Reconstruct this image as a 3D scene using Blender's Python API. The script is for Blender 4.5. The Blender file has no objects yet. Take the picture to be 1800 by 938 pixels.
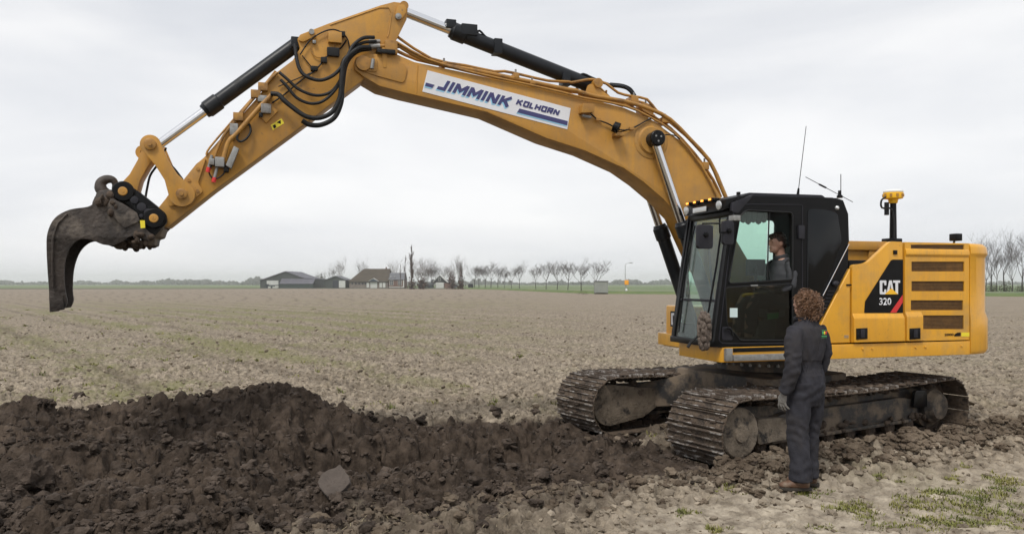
import bpy, bmesh, math, random
import numpy as np
from mathutils import Vector, Matrix, geometry
R = math.radians
random.seed(7)
scene = bpy.context.scene
COL = scene.collection

# ---------------------------------------------------------------- camera
cam_data = bpy.data.cameras.new('camera')
cam = bpy.data.objects.new('camera', cam_data)
COL.objects.link(cam)
EYE = 1.9
cam.location = (0, 0, EYE)
cam.rotation_euler = (R(90), 0, 0)
cam_data.sensor_width = 36.0
cam_data.lens = 28.0
cam_data.shift_y = 30 / 1800
cam_data.clip_start = 0.05
cam_data.clip_end = 20000
scene.camera = cam

# ---------------------------------------------------------------- sky (overcast)
SUN_EL, SUN_AZ = 56.0, -25.0          # azimuth seen from above: from behind the camera, left
world = bpy.data.worlds.new('World')
scene.world = world
world.use_nodes = True
nt = world.node_tree
nt.nodes.clear()
out = nt.nodes.new('ShaderNodeOutputWorld')
bg = nt.nodes.new('ShaderNodeBackground')
sky = nt.nodes.new('ShaderNodeTexSky')
sky.sky_type = 'NISHITA'
sky.sun_disc = False
sky.sun_elevation = R(SUN_EL)
sky.sun_rotation = R(180 - SUN_AZ)
sky.dust_density = 3.0
tc = nt.nodes.new('ShaderNodeTexCoord')
mp = nt.nodes.new('ShaderNodeMapping')
mp.inputs['Scale'].default_value = (1.0, 1.0, 4.2)
mp.inputs['Rotation'].default_value = (0, R(6), 0)
nz = nt.nodes.new('ShaderNodeTexNoise')
nz.inputs['Scale'].default_value = 1.6
nz.inputs['Detail'].default_value = 6.0
nz.inputs['Roughness'].default_value = 0.52
nz.inputs['Distortion'].default_value = 0.35
rmp = nt.nodes.new('ShaderNodeValToRGB')
rmp.color_ramp.elements[0].position = 0.34
rmp.color_ramp.elements[0].color = (5.25, 5.42, 5.78, 1)
rmp.color_ramp.elements[1].position = 0.68
rmp.color_ramp.elements[1].color = (7.25, 7.24, 7.26, 1)
mixs = nt.nodes.new('ShaderNodeMixRGB')
mixs.inputs['Fac'].default_value = 0.93
nt.links.new(tc.outputs['Generated'], mp.inputs['Vector'])
nt.links.new(mp.outputs['Vector'], nz.inputs['Vector'])
nt.links.new(nz.outputs['Fac'], rmp.inputs['Fac'])
nt.links.new(sky.outputs['Color'], mixs.inputs['Color1'])
sepz = nt.nodes.new('ShaderNodeSeparateXYZ')
nt.links.new(tc.outputs['Generated'], sepz.inputs['Vector'])
hor = nt.nodes.new('ShaderNodeMapRange')
hor.inputs['From Min'].default_value = 0.0; hor.inputs['From Max'].default_value = 0.30
hor.inputs['To Min'].default_value = 1.10; hor.inputs['To Max'].default_value = 1.0
nt.links.new(sepz.outputs['Z'], hor.inputs['Value'])
hmul = nt.nodes.new('ShaderNodeMixRGB'); hmul.blend_type = 'MULTIPLY'; hmul.inputs['Fac'].default_value = 1.0
nt.links.new(rmp.outputs['Color'], hmul.inputs['Color1']); nt.links.new(hor.outputs['Result'], hmul.inputs['Color2'])
nt.links.new(hmul.outputs['Color'], mixs.inputs['Color2'])
nt.links.new(mixs.outputs['Color'], bg.inputs['Color'])
bg.inputs['Strength'].default_value = 0.085
nt.links.new(bg.outputs['Background'], out.inputs['Surface'])

# ---------------------------------------------------------------- sun behind the cloud
sun_data = bpy.data.lights.new('sun', 'SUN')
sun = bpy.data.objects.new('sun', sun_data)
COL.objects.link(sun)
sun_data.energy = 1.5
sun_data.angle = R(14)
sun_data.color = (1.0, 0.96, 0.90)
sd = Vector((math.sin(R(SUN_AZ)) * math.cos(R(SUN_EL)), -math.cos(R(SUN_AZ)) * math.cos(R(SUN_EL)), math.sin(R(SUN_EL))))
sun.rotation_euler = (-sd).to_track_quat('-Z', 'Y').to_euler()
sun.location = sd * 60

# ---------------------------------------------------------------- exposure and render
vs = scene.view_settings
vs.view_transform = 'Standard'
vs.look = 'None'
vs.exposure = 0.68
vs.gamma = 1.0
vs.use_curve_mapping = False
scene.render.engine = 'CYCLES'
scene.cycles.use_denoising = True
scene.cycles.max_bounces = 8
scene.cycles.transparent_max_bounces = 16
scene.cycles.volume_bounces = 3

# ================================================================ helpers
def tag(o, label=None, cat=None, group=None, kind=None):
    if label: o['label'] = label
    if cat: o['category'] = cat
    if group: o['group'] = group
    if kind: o['kind'] = kind
    return o

def empty(name, loc=(0, 0, 0), rz=0.0, parent=None):
    o = bpy.data.objects.new(name, None)
    o.empty_display_size = 0.2
    o.location = loc
    o.rotation_euler = (0, 0, rz)
    o.parent = parent
    COL.objects.link(o)
    return o

def link_mesh(name, me, material, parent=None):
    o = bpy.data.objects.new(name, me)
    if material is not None and not me.materials:
        me.materials.append(material)
    o.parent = parent
    COL.objects.link(o)
    return o

def np_mesh(name, V, F, material=None, smooth=False):
    """V (n,3), F (m,k) numpy -> mesh"""
    me = bpy.data.meshes.new(name)
    V = np.asarray(V, dtype=np.float32); F = np.asarray(F, dtype=np.int32)
    m, k = F.shape
    me.vertices.add(len(V)); me.vertices.foreach_set('co', V.ravel())
    me.loops.add(m * k); me.loops.foreach_set('vertex_index', F.ravel())
    me.polygons.add(m)
    me.polygons.foreach_set('loop_start', np.arange(0, m * k, k, dtype=np.int32))
    me.polygons.foreach_set('loop_total', np.full(m, k, dtype=np.int32))
    me.update(calc_edges=True)
    me.polygons.foreach_set('use_smooth', np.full(m, bool(smooth)))
    if material is not None: me.materials.append(material)
    return me

def catmull(pts, n=6):
    P = [Vector(p) for p in pts]
    if len(P) < 3: return P
    P = [P[0] * 2 - P[1]] + P + [P[-1] * 2 - P[-2]]
    o = []
    for i in range(1, len(P) - 2):
        for k in range(n):
            t = k / n
            a, b, c, d = P[i - 1], P[i], P[i + 1], P[i + 2]
            o.append(0.5 * ((2 * b) + (c - a) * t + (2 * a - 5 * b + 4 * c - d) * t * t + (3 * b - a - 3 * c + d) * t ** 3))
    o.append(P[-2])
    return o

def fillet(pts, r, n=4):
    """round the corners of a closed 2-D polygon"""
    N = len(pts); o = []
    for i in range(N):
        p = Vector(pts[i]); a = Vector(pts[i - 1]) - p; b = Vector(pts[(i + 1) % N]) - p
        rr = r[i] if isinstance(r, (list, tuple)) else r
        la, lb = a.length, b.length
        if rr <= 0 or la < 1e-6 or lb < 1e-6:
            o.append(tuple(p)); continue
        d = min(rr, la * 0.48, lb * 0.48)
        p0 = p + a / la * d; p1 = p + b / lb * d
        for k in range(n + 1):
            t = k / n
            o.append(tuple(p0 * (1 - t) ** 2 + p * 2 * t * (1 - t) + p1 * t * t))
    return o

class MB:
    """collects shapes for ONE mesh object"""
    def __init__(s):
        s.v = []; s.f = []
    def add(s, V, F):
        b = len(s.v)
        s.v += [tuple(p) for p in V]
        s.f += [tuple(i + b for i in f) for f in F]
        return s
    def prism(s, pts, y0, y1):                     # (x,z) outline extruded along y
        n = len(pts)
        V = [(p[0], y0, p[1]) for p in pts] + [(p[0], y1, p[1]) for p in pts]
        F = [tuple(range(n)), tuple(range(2 * n - 1, n - 1, -1))]
        F += [(i, i + n, (i + 1) % n + n, (i + 1) % n) for i in range(n)]
        return s.add(V, F)
    def prismz(s, pts, z0, z1):                    # (x,y) outline extruded along z
        n = len(pts)
        V = [(p[0], p[1], z0) for p in pts] + [(p[0], p[1], z1) for p in pts]
        F = [tuple(range(n)), tuple(range(2 * n - 1, n - 1, -1))]
        F += [(i, i + n, (i + 1) % n + n, (i + 1) % n) for i in range(n)]
        return s.add(V, F)
    def prismx(s, pts, x0, x1):                    # (y,z) outline extruded along x
        n = len(pts)
        V = [(x0, p[0], p[1]) for p in pts] + [(x1, p[0], p[1]) for p in pts]
        F = [tuple(range(n)), tuple(range(2 * n - 1, n - 1, -1))]
        F += [(i, i + n, (i + 1) % n + n, (i + 1) % n) for i in range(n)]
        return s.add(V, F)
    def holed(s, outer, holes, y0, y1):            # plate with openings
        loops = [list(outer)] + [list(h) for h in holes]
        tri = geometry.tessellate_polygon([[Vector((p[0], p[1], 0)) for p in l] for l in loops])
        flat = [p for l in loops for p in l]; n = len(flat)
        V = [(p[0], y0, p[1]) for p in flat] + [(p[0], y1, p[1]) for p in flat]
        F = [tuple(t) for t in tri] + [tuple(i + n for i in reversed(t)) for t in tri]
        b = 0
        for l in loops:
            m = len(l)
            F += [(b + i, b + i + n, b + (i + 1) % m + n, b + (i + 1) % m) for i in range(m)]
            b += m
        return s.add(V, F)
    def box(s, a, b):
        x0, y0, z0 = a; x1, y1, z1 = b
        V = [(x, y, z) for x in (x0, x1) for y in (y0, y1) for z in (z0, z1)]
        return s.add(V, [(0, 1, 3, 2), (4, 6, 7, 5), (0, 4, 5, 1), (2, 3, 7, 6), (0, 2, 6, 4), (1, 5, 7, 3)])
    def hexa(s, V):                                # 8 corners, bottom 4 then top 4
        return s.add(V, [(3, 2, 1, 0), (4, 5, 6, 7), (0, 1, 5, 4), (1, 2, 6, 5), (2, 3, 7, 6), (3, 0, 4, 7)])
    def cyl(s, p0, p1, r0, r1=None, n=16):
        return s.tube([p0, p1], [r0, r0 if r1 is None else r1], n)
    def tube(s, pts, r, n=8, caps=True, flat=1.0):
        P = [Vector(p) for p in pts]; m = len(P)
        rr = r if isinstance(r, (list, tuple)) else [r] * m
        T = []
        for i in range(m):
            t = (P[min(i + 1, m - 1)] - P[max(i - 1, 0)])
            T.append(t.normalized() if t.length > 1e-9 else Vector((0, 0, 1)))
        ref = Vector((0, 0, 1)) if abs(T[0].z) < 0.9 else Vector((0, 1, 0))
        u = T[0].cross(ref).normalized()
        V = []
        for i in range(m):
            u = (u - T[i] * u.dot(T[i]))
            u = u.normalized() if u.length > 1e-6 else T[i].orthogonal().normalized()
            w = T[i].cross(u)
            for k in range(n):
                a = 2 * math.pi * k / n
                V.append(P[i] + (u * math.cos(a) + w * math.sin(a) * flat) * rr[i])
        F = [(i * n + k, i * n + (k + 1) % n, (i + 1) * n + (k + 1) % n, (i + 1) * n + k) for i in range(m - 1) for k in range(n)]
        if caps:
            F += [tuple(range(n - 1, -1, -1)), tuple(range((m - 1) * n, m * n))]
        return s.add(V, F)
    def ell(s, c, r, nu=14, nv=9):
        c = Vector(c); r = (r, r, r) if not isinstance(r, (tuple, list)) else r
        V = [c + Vector((0, 0, -r[2]))]
        for j in range(1, nv):
            b = math.pi * j / nv
            for i in range(nu):
                a = 2 * math.pi * i / nu
                V.append(c + Vector((r[0] * math.sin(b) * math.cos(a), r[1] * math.sin(b) * math.sin(a), -r[2] * math.cos(b))))
        V.append(c + Vector((0, 0, r[2])))
        F = [(0, 1 + (i + 1) % nu, 1 + i) for i in range(nu)]
        for j in range(nv - 2):
            b = 1 + j * nu
            F += [(b + i, b + (i + 1) % nu, b + nu + (i + 1) % nu, b + nu + i) for i in range(nu)]
        l = len(V) - 1; b = 1 + (nv - 2) * nu
        F += [(b + i, b + (i + 1) % nu, l) for i in range(nu)]
        return s.add(V, F)
    def lathe(s, c, axis, prof, n=20):             # prof: (along, radius)
        c = Vector(c); axis = Vector(axis).normalized()
        u = axis.orthogonal().normalized(); w = axis.cross(u)
        V = []
        for (h, r) in prof:
            for k in range(n):
                a = 2 * math.pi * k / n
                V.append(c + axis * h + (u * math.cos(a) + w * math.sin(a)) * max(r, 1e-4))
        m = len(prof)
        F = [(i * n + k, i * n + (k + 1) % n, (i + 1) * n + (k + 1) % n, (i + 1) * n + k) for i in range(m - 1) for k in range(n)]
        F += [tuple(range(n - 1, -1, -1)), tuple(range((m - 1) * n, m * n))]
        return s.add(V, F)
    def xform(s, M):
        s.v = [tuple(M @ Vector(p)) for p in s.v]
        return s
    def mesh(s, name, material=None, bevel=0.0, seg=2, smooth=35, recalc=True):
        me = bpy.data.meshes.new(name)
        me.from_pydata(s.v, [], s.f)
        if bevel > 0 or recalc:
            bm = bmesh.new(); bm.from_mesh(me)
            if recalc: bmesh.ops.recalc_face_normals(bm, faces=bm.faces)
            if bevel > 0:
                ed = [e for e in bm.edges if len(e.link_faces) == 2 and e.calc_face_angle(0) > R(28)]
                bmesh.ops.bevel(bm, geom=ed, offset=bevel, segments=seg, affect='EDGES', profile=0.6, clamp_overlap=True)
            bm.to_mesh(me); bm.free()
        if smooth:
            me.polygons.foreach_set('use_smooth', [True] * len(me.polygons))
            me.set_sharp_from_angle(angle=R(smooth))
        me.update()
        if material is not None: me.materials.append(material)
        return me
    def build(s, name, material, parent=None, bevel=0.0, seg=2, smooth=35, recalc=True):
        return link_mesh(name, s.mesh(name, material, bevel, seg, smooth, recalc), None, parent)

# ---------------------------------------------------------------- materials
def pm(name, c1, c2=None, scale=6.0, rough=0.5, metal=0.0, bump=0.0, bscale=30.0, c3=None, c3scale=2.5, c3lo=0.55, c3hi=0.7, c3rough=0.9, spec=0.5, detail=5.0, coat=0.0, coord='Object', streak=0.0):
    """two-tone noisy colour with an optional patchy third tone (dirt, mud, wear)"""
    m = bpy.data.materials.new(name)
    m.use_nodes = True
    n = m.node_tree.nodes; l = m.node_tree.links
    b = n['Principled BSDF']
    b.inputs['Roughness'].default_value = rough
    b.inputs['Metallic'].default_value = metal
    b.inputs['Specular IOR Level'].default_value = spec
    b.inputs['Coat Weight'].default_value = coat
    t = n.new('ShaderNodeTexCoord')
    col = None
    if c2 is None and c3 is None:
        b.inputs['Base Color'].default_value = (*c1, 1)
    else:
        z = n.new('ShaderNodeTexNoise'); z.inputs['Scale'].default_value = scale; z.inputs['Detail'].default_value = detail
        z.inputs['Roughness'].default_value = 0.62
        l.new(t.outputs[coord], z.inputs['Vector'])
        r = n.new('ShaderNodeValToRGB')
        r.color_ramp.elements[0].position = 0.35; r.color_ramp.elements[1].position = 0.65
        r.color_ramp.elements[0].color = (*c1, 1); r.color_ramp.elements[1].color = (*(c2 or c1), 1)
        l.new(z.outputs['Fac'], r.inputs['Fac'])
        col = r.outputs['Color']
        if c3 is not None:
            z3 = n.new('ShaderNodeTexNoise'); z3.inputs['Scale'].default_value = c3scale; z3.inputs['Detail'].default_value = 8.0
            z3.inputs['Roughness'].default_value = 0.66
            l.new(t.outputs[coord], z3.inputs['Vector'])
            r3 = n.new('ShaderNodeMapRange'); r3.inputs['From Min'].default_value = c3lo; r3.inputs['From Max'].default_value = c3hi
            l.new(z3.outputs['Fac'], r3.inputs['Value'])
            mx = n.new('ShaderNodeMixRGB'); mx.inputs['Color2'].default_value = (*c3, 1)
            l.new(r3.outputs['Result'], mx.inputs['Fac']); l.new(col, mx.inputs['Color1'])
            col = mx.outputs['Color']
            mr = n.new('ShaderNodeMapRange'); mr.inputs['To Min'].default_value = rough; mr.inputs['To Max'].default_value = c3rough
            l.new(r3.outputs['Result'], mr.inputs['Value']); l.new(mr.outputs['Result'], b.inputs['Roughness'])
            if metal > 0:
                mm = n.new('ShaderNodeMapRange'); mm.inputs['To Min'].default_value = metal; mm.inputs['To Max'].default_value = 0
                l.new(r3.outputs['Result'], mm.inputs['Value']); l.new(mm.outputs['Result'], b.inputs['Metallic'])
        if streak > 0:
            sm = n.new('ShaderNodeMapping'); sm.inputs['Scale'].default_value = (9.0, 9.0, 0.7)
            l.new(t.outputs[coord], sm.inputs['Vector'])
            sz = n.new('ShaderNodeTexNoise'); sz.inputs['Scale'].default_value = 1.0; sz.inputs['Detail'].default_value = 7.0; sz.inputs['Roughness'].default_value = 0.7
            l.new(sm.outputs['Vector'], sz.inputs['Vector'])
            sr = n.new('ShaderNodeMapRange'); sr.inputs['From Min'].default_value = 0.48; sr.inputs['From Max'].default_value = 0.72; sr.inputs['To Max'].default_value = streak
            l.new(sz.outputs['Fac'], sr.inputs['Value'])
            sx = n.new('ShaderNodeMixRGB'); sx.inputs['Color2'].default_value = (0.27, 0.18, 0.09, 1)
            l.new(sr.outputs['Result'], sx.inputs['Fac']); l.new(col, sx.inputs['Color1']); col = sx.outputs['Color']
            fz = n.new('ShaderNodeTexNoise'); fz.inputs['Scale'].default_value = 38.0; fz.inputs['Detail'].default_value = 3.0
            l.new(t.outputs[coord], fz.inputs['Vector'])
            fr_ = n.new('ShaderNodeMapRange'); fr_.inputs['From Min'].default_value = 0.66; fr_.inputs['From Max'].default_value = 0.72; fr_.inputs['To Max'].default_value = streak * 1.3
            l.new(fz.outputs['Fac'], fr_.inputs['Value'])
            fx_ = n.new('ShaderNodeMixRGB'); fx_.inputs['Color2'].default_value = (0.12, 0.085, 0.055, 1)      # mud specks
            l.new(fr_.outputs['Result'], fx_.inputs['Fac']); l.new(col, fx_.inputs['Color1']); col = fx_.outputs['Color']
        l.new(col, b.inputs['Base Color'])
    if bump > 0:
        zb = n.new('ShaderNodeTexNoise'); zb.inputs['Scale'].default_value = bscale; zb.inputs['Detail'].default_value = 6.0
        l.new(t.outputs[coord], zb.inputs['Vector'])
        bp = n.new('ShaderNodeBump'); bp.inputs['Strength'].default_value = min(1.0, bump); bp.inputs['Distance'].default_value = 0.02
        l.new(zb.outputs['Fac'], bp.inputs['Height']); l.new(bp.outputs['Normal'], b.inputs['Normal'])
    return m

def glass(name, tint, rough=0.0, refl=1.0, dirt=0.0):
    m = bpy.data.materials.new(name); m.use_nodes = True
    n = m.node_tree.nodes; l = m.node_tree.links; n.clear()
    o = n.new('ShaderNodeOutputMaterial'); tr = n.new('ShaderNodeBsdfTransparent'); gl = n.new('ShaderNodeBsdfGlossy')
    tr.inputs['Color'].default_value = (*tint, 1); gl.inputs['Roughness'].default_value = rough
    fr = n.new('ShaderNodeFresnel'); ge = n.new('ShaderNodeNewGeometry')
    io = n.new('ShaderNodeMapRange'); io.inputs['To Min'].default_value = 1.5; io.inputs['To Max'].default_value = 1 / 1.5   # same pane from either side
    l.new(ge.outputs['Backfacing'], io.inputs['Value']); l.new(io.outputs['Result'], fr.inputs['IOR'])
    mx = n.new('ShaderNodeMixShader')
    l.new(fr.outputs['Fac'], mx.inputs['Fac']); l.new(tr.outputs['BSDF'], mx.inputs[1]); l.new(gl.outputs['BSDF'], mx.inputs[2])
    last = mx.outputs['Shader']
    if dirt > 0:
        t = n.new('ShaderNodeTexCoord'); z = n.new('ShaderNodeTexNoise'); z.inputs['Scale'].default_value = 2.2; z.inputs['Detail'].default_value = 8
        l.new(t.outputs['Object'], z.inputs['Vector'])
        mr = n.new('ShaderNodeMapRange'); mr.inputs['From Min'].default_value = 0.35; mr.inputs['From Max'].default_value = 0.75; mr.inputs['To Max'].default_value = dirt
        l.new(z.outputs['Fac'], mr.inputs['Value'])
        df = n.new('ShaderNodeBsdfDiffuse'); df.inputs['Color'].default_value = (0.42, 0.40, 0.36, 1)
        m2 = n.new('ShaderNodeMixShader'); l.new(mr.outputs['Result'], m2.inputs['Fac']); l.new(last, m2.inputs[1]); l.new(df.outputs['BSDF'], m2.inputs[2])
        last = m2.outputs['Shader']
    l.new(last, o.inputs['Surface'])
    return m

M = {}
M['yellow'] = pm('yellow_paint', (0.74, 0.368, 0.022), (0.67, 0.325, 0.022), 3.0, 0.34, bump=0.02, bscale=3, c3=(0.44, 0.26, 0.075), c3scale=1.9, c3lo=0.54, c3hi=0.80, c3rough=0.6, coat=0.15, streak=0.28)
M['dusty_shaded'] = pm('dusty_shaded_yellow', (0.53, 0.268, 0.040), (0.44, 0.218, 0.038), 2.4, 0.46, bump=0.03, bscale=4, c3=(0.31, 0.18, 0.07), c3scale=2.2, c3lo=0.50, c3hi=0.78, c3rough=0.75, streak=0.42)  # dusty paint; the boom's duller light is also put into this colour
M['pipe'] = pm('pipe_yellow', (0.42, 0.212, 0.038), (0.33, 0.165, 0.038), 9, 0.42, c3=(0.16, 0.09, 0.04), c3lo=0.5, c3hi=0.7, c3scale=6)
M['black'] = pm('black_paint', (0.0045, 0.0045, 0.005), (0.007, 0.007, 0.0075), 5, 0.30, c3=(0.022, 0.020, 0.018), c3lo=0.60, c3hi=0.9, spec=0.16)
M['plastic'] = pm('grey_plastic', (0.020, 0.020, 0.026), (0.028, 0.028, 0.034), 8, 0.55, spec=0.25)
M['rubber'] = pm('hose_rubber', (0.010, 0.011, 0.012), (0.018, 0.018, 0.018), 12, 0.5, c3=(0.05, 0.043, 0.036), c3lo=0.58, c3hi=0.8, spec=0.25)
M['barrel'] = pm('black_cylinder_paint', (0.008, 0.010, 0.013), (0.013, 0.015, 0.018), 5, 0.38, c3=(0.035, 0.034, 0.032), c3lo=0.58, c3hi=0.8, spec=0.3)
M['chrome'] = pm('chrome', (0.75, 0.76, 0.78), None, rough=0.13, metal=1.0)
M['steel'] = pm('worn_steel', (0.33, 0.32, 0.30), (0.22, 0.21, 0.20), 14, 0.45, metal=0.8, c3=(0.10, 0.075, 0.055), c3lo=0.5, c3hi=0.65, c3scale=8)
M['galv'] = pm('galvanised', (0.34, 0.34, 0.33), (0.24, 0.24, 0.23), 20, 0.5, metal=0.5, c3=(0.16, 0.13, 0.10), c3lo=0.55, c3hi=0.75, c3scale=7)
M['mudsteel'] = pm('muddy_steel', (0.020, 0.019, 0.019), (0.045, 0.037, 0.030), 6, 0.6, c3=(0.175, 0.135, 0.096), c3scale=3.6, c3lo=0.44, c3hi=0.58, bump=0.25, bscale=26)
M['mud'] = pm('caked_mud', (0.040, 0.027, 0.018), (0.085, 0.060, 0.042), 9, 0.9, c3=(0.15, 0.115, 0.082), c3scale=5, c3lo=0.58, c3hi=0.72, bump=0.8, bscale=40)
M['bucket'] = pm('muddy_bucket_steel', (0.026, 0.021, 0.018), (0.070, 0.056, 0.047), 5, 0.7, c3=(0.19, 0.16, 0.13), c3scale=3.4, c3lo=0.52, c3hi=0.72, bump=0.7, bscale=24)
M['shoe'] = pm('muddy_track_shoe', (0.060, 0.042, 0.028), (0.13, 0.095, 0.066), 11, 0.9, c3=(0.026, 0.019, 0.014), c3scale=5, c3lo=0.5, c3hi=0.62, bump=0.9, bscale=34)
M['worn'] = pm('worn_grouser_edge', (0.50, 0.47, 0.44), (0.24, 0.21, 0.18), 18, 0.42, metal=0.5, c3=(0.06, 0.043, 0.031), c3scale=5.5, c3lo=0.40, c3hi=0.49)
M['white'] = pm('white_vinyl', (0.74, 0.75, 0.78), (0.68, 0.69, 0.72), 3, 0.4)
M['navy'] = pm('navy_vinyl', (0.045, 0.045, 0.15), None, rough=0.4)
M['sky_blue'] = pm('light_blue_vinyl', (0.30, 0.58, 0.78), None, rough=0.4)
M['red'] = pm('red_vinyl', (0.62, 0.03, 0.03), None, rough=0.4)
M['logo_yellow'] = pm('logo_yellow', (0.90, 0.50, 0.02), None, rough=0.4)
M['bright_yellow'] = pm('warning_yellow', (0.80, 0.66, 0.03), None, rough=0.4)
M['dome'] = pm('antenna_white', (0.72, 0.72, 0.69), None, rough=0.4)
M['grille'] = pm('brown_grille', (0.17, 0.085, 0.022), (0.11, 0.058, 0.02), 30, 0.6, c3=(0.24, 0.13, 0.045), c3scale=6, c3lo=0.5, c3hi=0.7)
M['glass_green'] = glass('green_glass', (0.82, 0.93, 0.88))
M['glass_dark'] = glass('dark_glass', (0.42, 0.46, 0.44), 0.02)
M['glass_front'] = glass('windshield_glass', (0.84, 0.95, 0.90), 0.0, dirt=0.16)
M['glass_black'] = pm('black_glass', (0.004, 0.005, 0.006), None, rough=0.08, spec=0.3)
M['interior'] = pm('cab_trim', (0.055, 0.055, 0.056), (0.075, 0.075, 0.074), 5, 0.7)
M['interior_light'] = pm('cab_trim_light', (0.24, 0.25, 0.25), (0.20, 0.21, 0.21), 5, 0.6)
M['amber'] = pm('amber_lens', (0.95, 0.25, 0.02), None, rough=0.2)
b_ = M['amber'].node_tree.nodes['Principled BSDF']
b_.inputs['Emission Color'].default_value = (1.0, 0.32, 0.04, 1); b_.inputs['Emission Strength'].default_value = 1.6
M['lamp_glass'] = pm('lamp_lens', (0.55, 0.56, 0.56), None, rough=0.12, metal=0.3)
M['paper'] = pm('sticker_paper', (0.60, 0.72, 0.72), None, rough=0.5)
M['green_print'] = pm('green_print', (0.05, 0.40, 0.12), None, rough=0.5)
M['drymud'] = pm('dried_mud_on_steel', (0.13, 0.104, 0.076), (0.235, 0.19, 0.142), 7, 0.95, c3=(0.03, 0.026, 0.023), c3scale=6, c3lo=0.52, c3hi=0.64, bump=0.6, bscale=36)
# ================================================================ the ground
def _hash(ix, iy, s):
    with np.errstate(over='ignore'):
        h = (ix.astype(np.int64) * 374761393 + iy.astype(np.int64) * 668265263 + s * 144269504) & 0xFFFFFFFF
        h = ((h ^ (h >> 13)) * 1274126177) & 0xFFFFFFFF
        h = (h ^ (h >> 16)) & 0xFFFFFF
    return h / float(0xFFFFFF)

def vnoise(x, y, s=0):
    ix = np.floor(x); iy = np.floor(y); fx = x - ix; fy = y - iy
    ix = ix.astype(np.int64); iy = iy.astype(np.int64)
    u = fx * fx * (3 - 2 * fx); v = fy * fy * (3 - 2 * fy)
    a = _hash(ix, iy, s); b = _hash(ix + 1, iy, s); c = _hash(ix, iy + 1, s); d = _hash(ix + 1, iy + 1, s)
    return (a * (1 - u) + b * u) * (1 - v) + (c * (1 - u) + d * u) * v

def fbm(x, y, s=0, o=4, g=0.5):
    t = 0; a = 1; n = 0
    for k in range(o):
        t = t + a * vnoise(x * 2 ** k + 17.3 * k, y * 2 ** k - 9.1 * k, s + k); n += a; a *= g
    return t / n

def lumps(x, y, size, s=0):
    """rounded clods of random size: 0..1"""
    x = x / size + 0.35 * vnoise(x / size * 1.7, y / size * 1.7, s + 5); y = y / size + 0.35 * vnoise(x / size * 1.7 + 9, y / size * 1.7, s + 6)
    ix = np.floor(x).astype(np.int64); iy = np.floor(y).astype(np.int64)
    best = np.zeros_like(x)
    for dx in (-1, 0, 1):
        for dy in (-1, 0, 1):
            cx = ix + dx; cy = iy + dy
            px = cx + _hash(cx, cy, s); py = cy + _hash(cx, cy, s + 1)
            r = 0.30 + 0.55 * _hash(cx, cy, s + 2)
            d = ((x - px) ** 2 + (y - py) ** 2) / (r * r)
            best = np.maximum(best, np.sqrt(np.clip(1 - d, 0, 1)) * r * (0.5 + 0.7 * _hash(cx, cy, s + 3)))
    return best

def sstep(a, b, t):
    t = np.clip((t - a) / (b - a), 0, 1)
    return t * t * (3 - 2 * t)

def poly_sd(x, y, P):
    """signed distance, positive inside"""
    d = np.full(x.shape, 1e9); ins = np.zeros(x.shape, bool)
    n = len(P)
    for i in range(n):
        ax, ay = P[i]; bx, by = P[(i + 1) % n]
        ex, ey = bx - ax, by - ay
        t = np.clip(((x - ax) * ex + (y - ay) * ey) / (ex * ex + ey * ey), 0, 1)
        d = np.minimum(d, (x - ax - t * ex) ** 2 + (y - ay - t * ey) ** 2)
        c = ((ay > y) != (by > y)) & (x < (bx - ax) * (y - ay) / (by - ay + 1e-12) + ax)
        ins ^= c
    d = np.sqrt(d)
    return np.where(ins, d, -d)

def seg_d(x, y, a, b):
    ex, ey = b[0] - a[0], b[1] - a[1]
    t = np.clip(((x - a[0]) * ex + (y - a[1]) * ey) / (ex * ex + ey * ey), 0, 1)
    return np.hypot(x - a[0] - t * ex, y - a[1] - t * ey), t

CX, CY = 3.36, 10.60                 # swing centre of the excavator
HOUSE, TRACKS = R(17), R(30)         # yaw of the upper structure and of the tracks
DARK = [(-12, 11.0), (-6, 11.0), (-4.4, 11.4), (-3.2, 11.5), (-2.2, 10.55), (-1.0, 10.6), (0.5, 10.75), (1.2, 10.9), (1.75, 10.4),
        (1.7, 9.4), (2.35, 8.5), (2.15, 8.05), (1.3, 7.75), (0.3, 7.1), (-0.6, 6.75), (-1.5, 6.2), (-2.0, 5.5), (-3, 4.2), (-12, 4.2)]
DAMP = [(-12, 9), (1.9, 8.6), (2.2, 7.9), (1.5, 7.35), (0.9, 6.8), (0.4, 6.2), (0.0, 5.4), (-0.6, 4.2), (-12, 4.2)]      # half-dry margin of the dug soil
PATH = [(0.6, 3.0), (0.9, 6.3), (2.0, 7.05), (3.4, 7.55), (5.0, 8.3), (7.2, 9.6), (10.5, 11.6), (14, 13), (14, 8), (6, 3)]

def tloc(x, y):
    """coordinates in the undercarriage frame"""
    c, s = math.cos(TRACKS), math.sin(TRACKS)
    return (x - CX) * c + (y - CY) * s, -(x - CX) * s + (y - CY) * c

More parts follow.
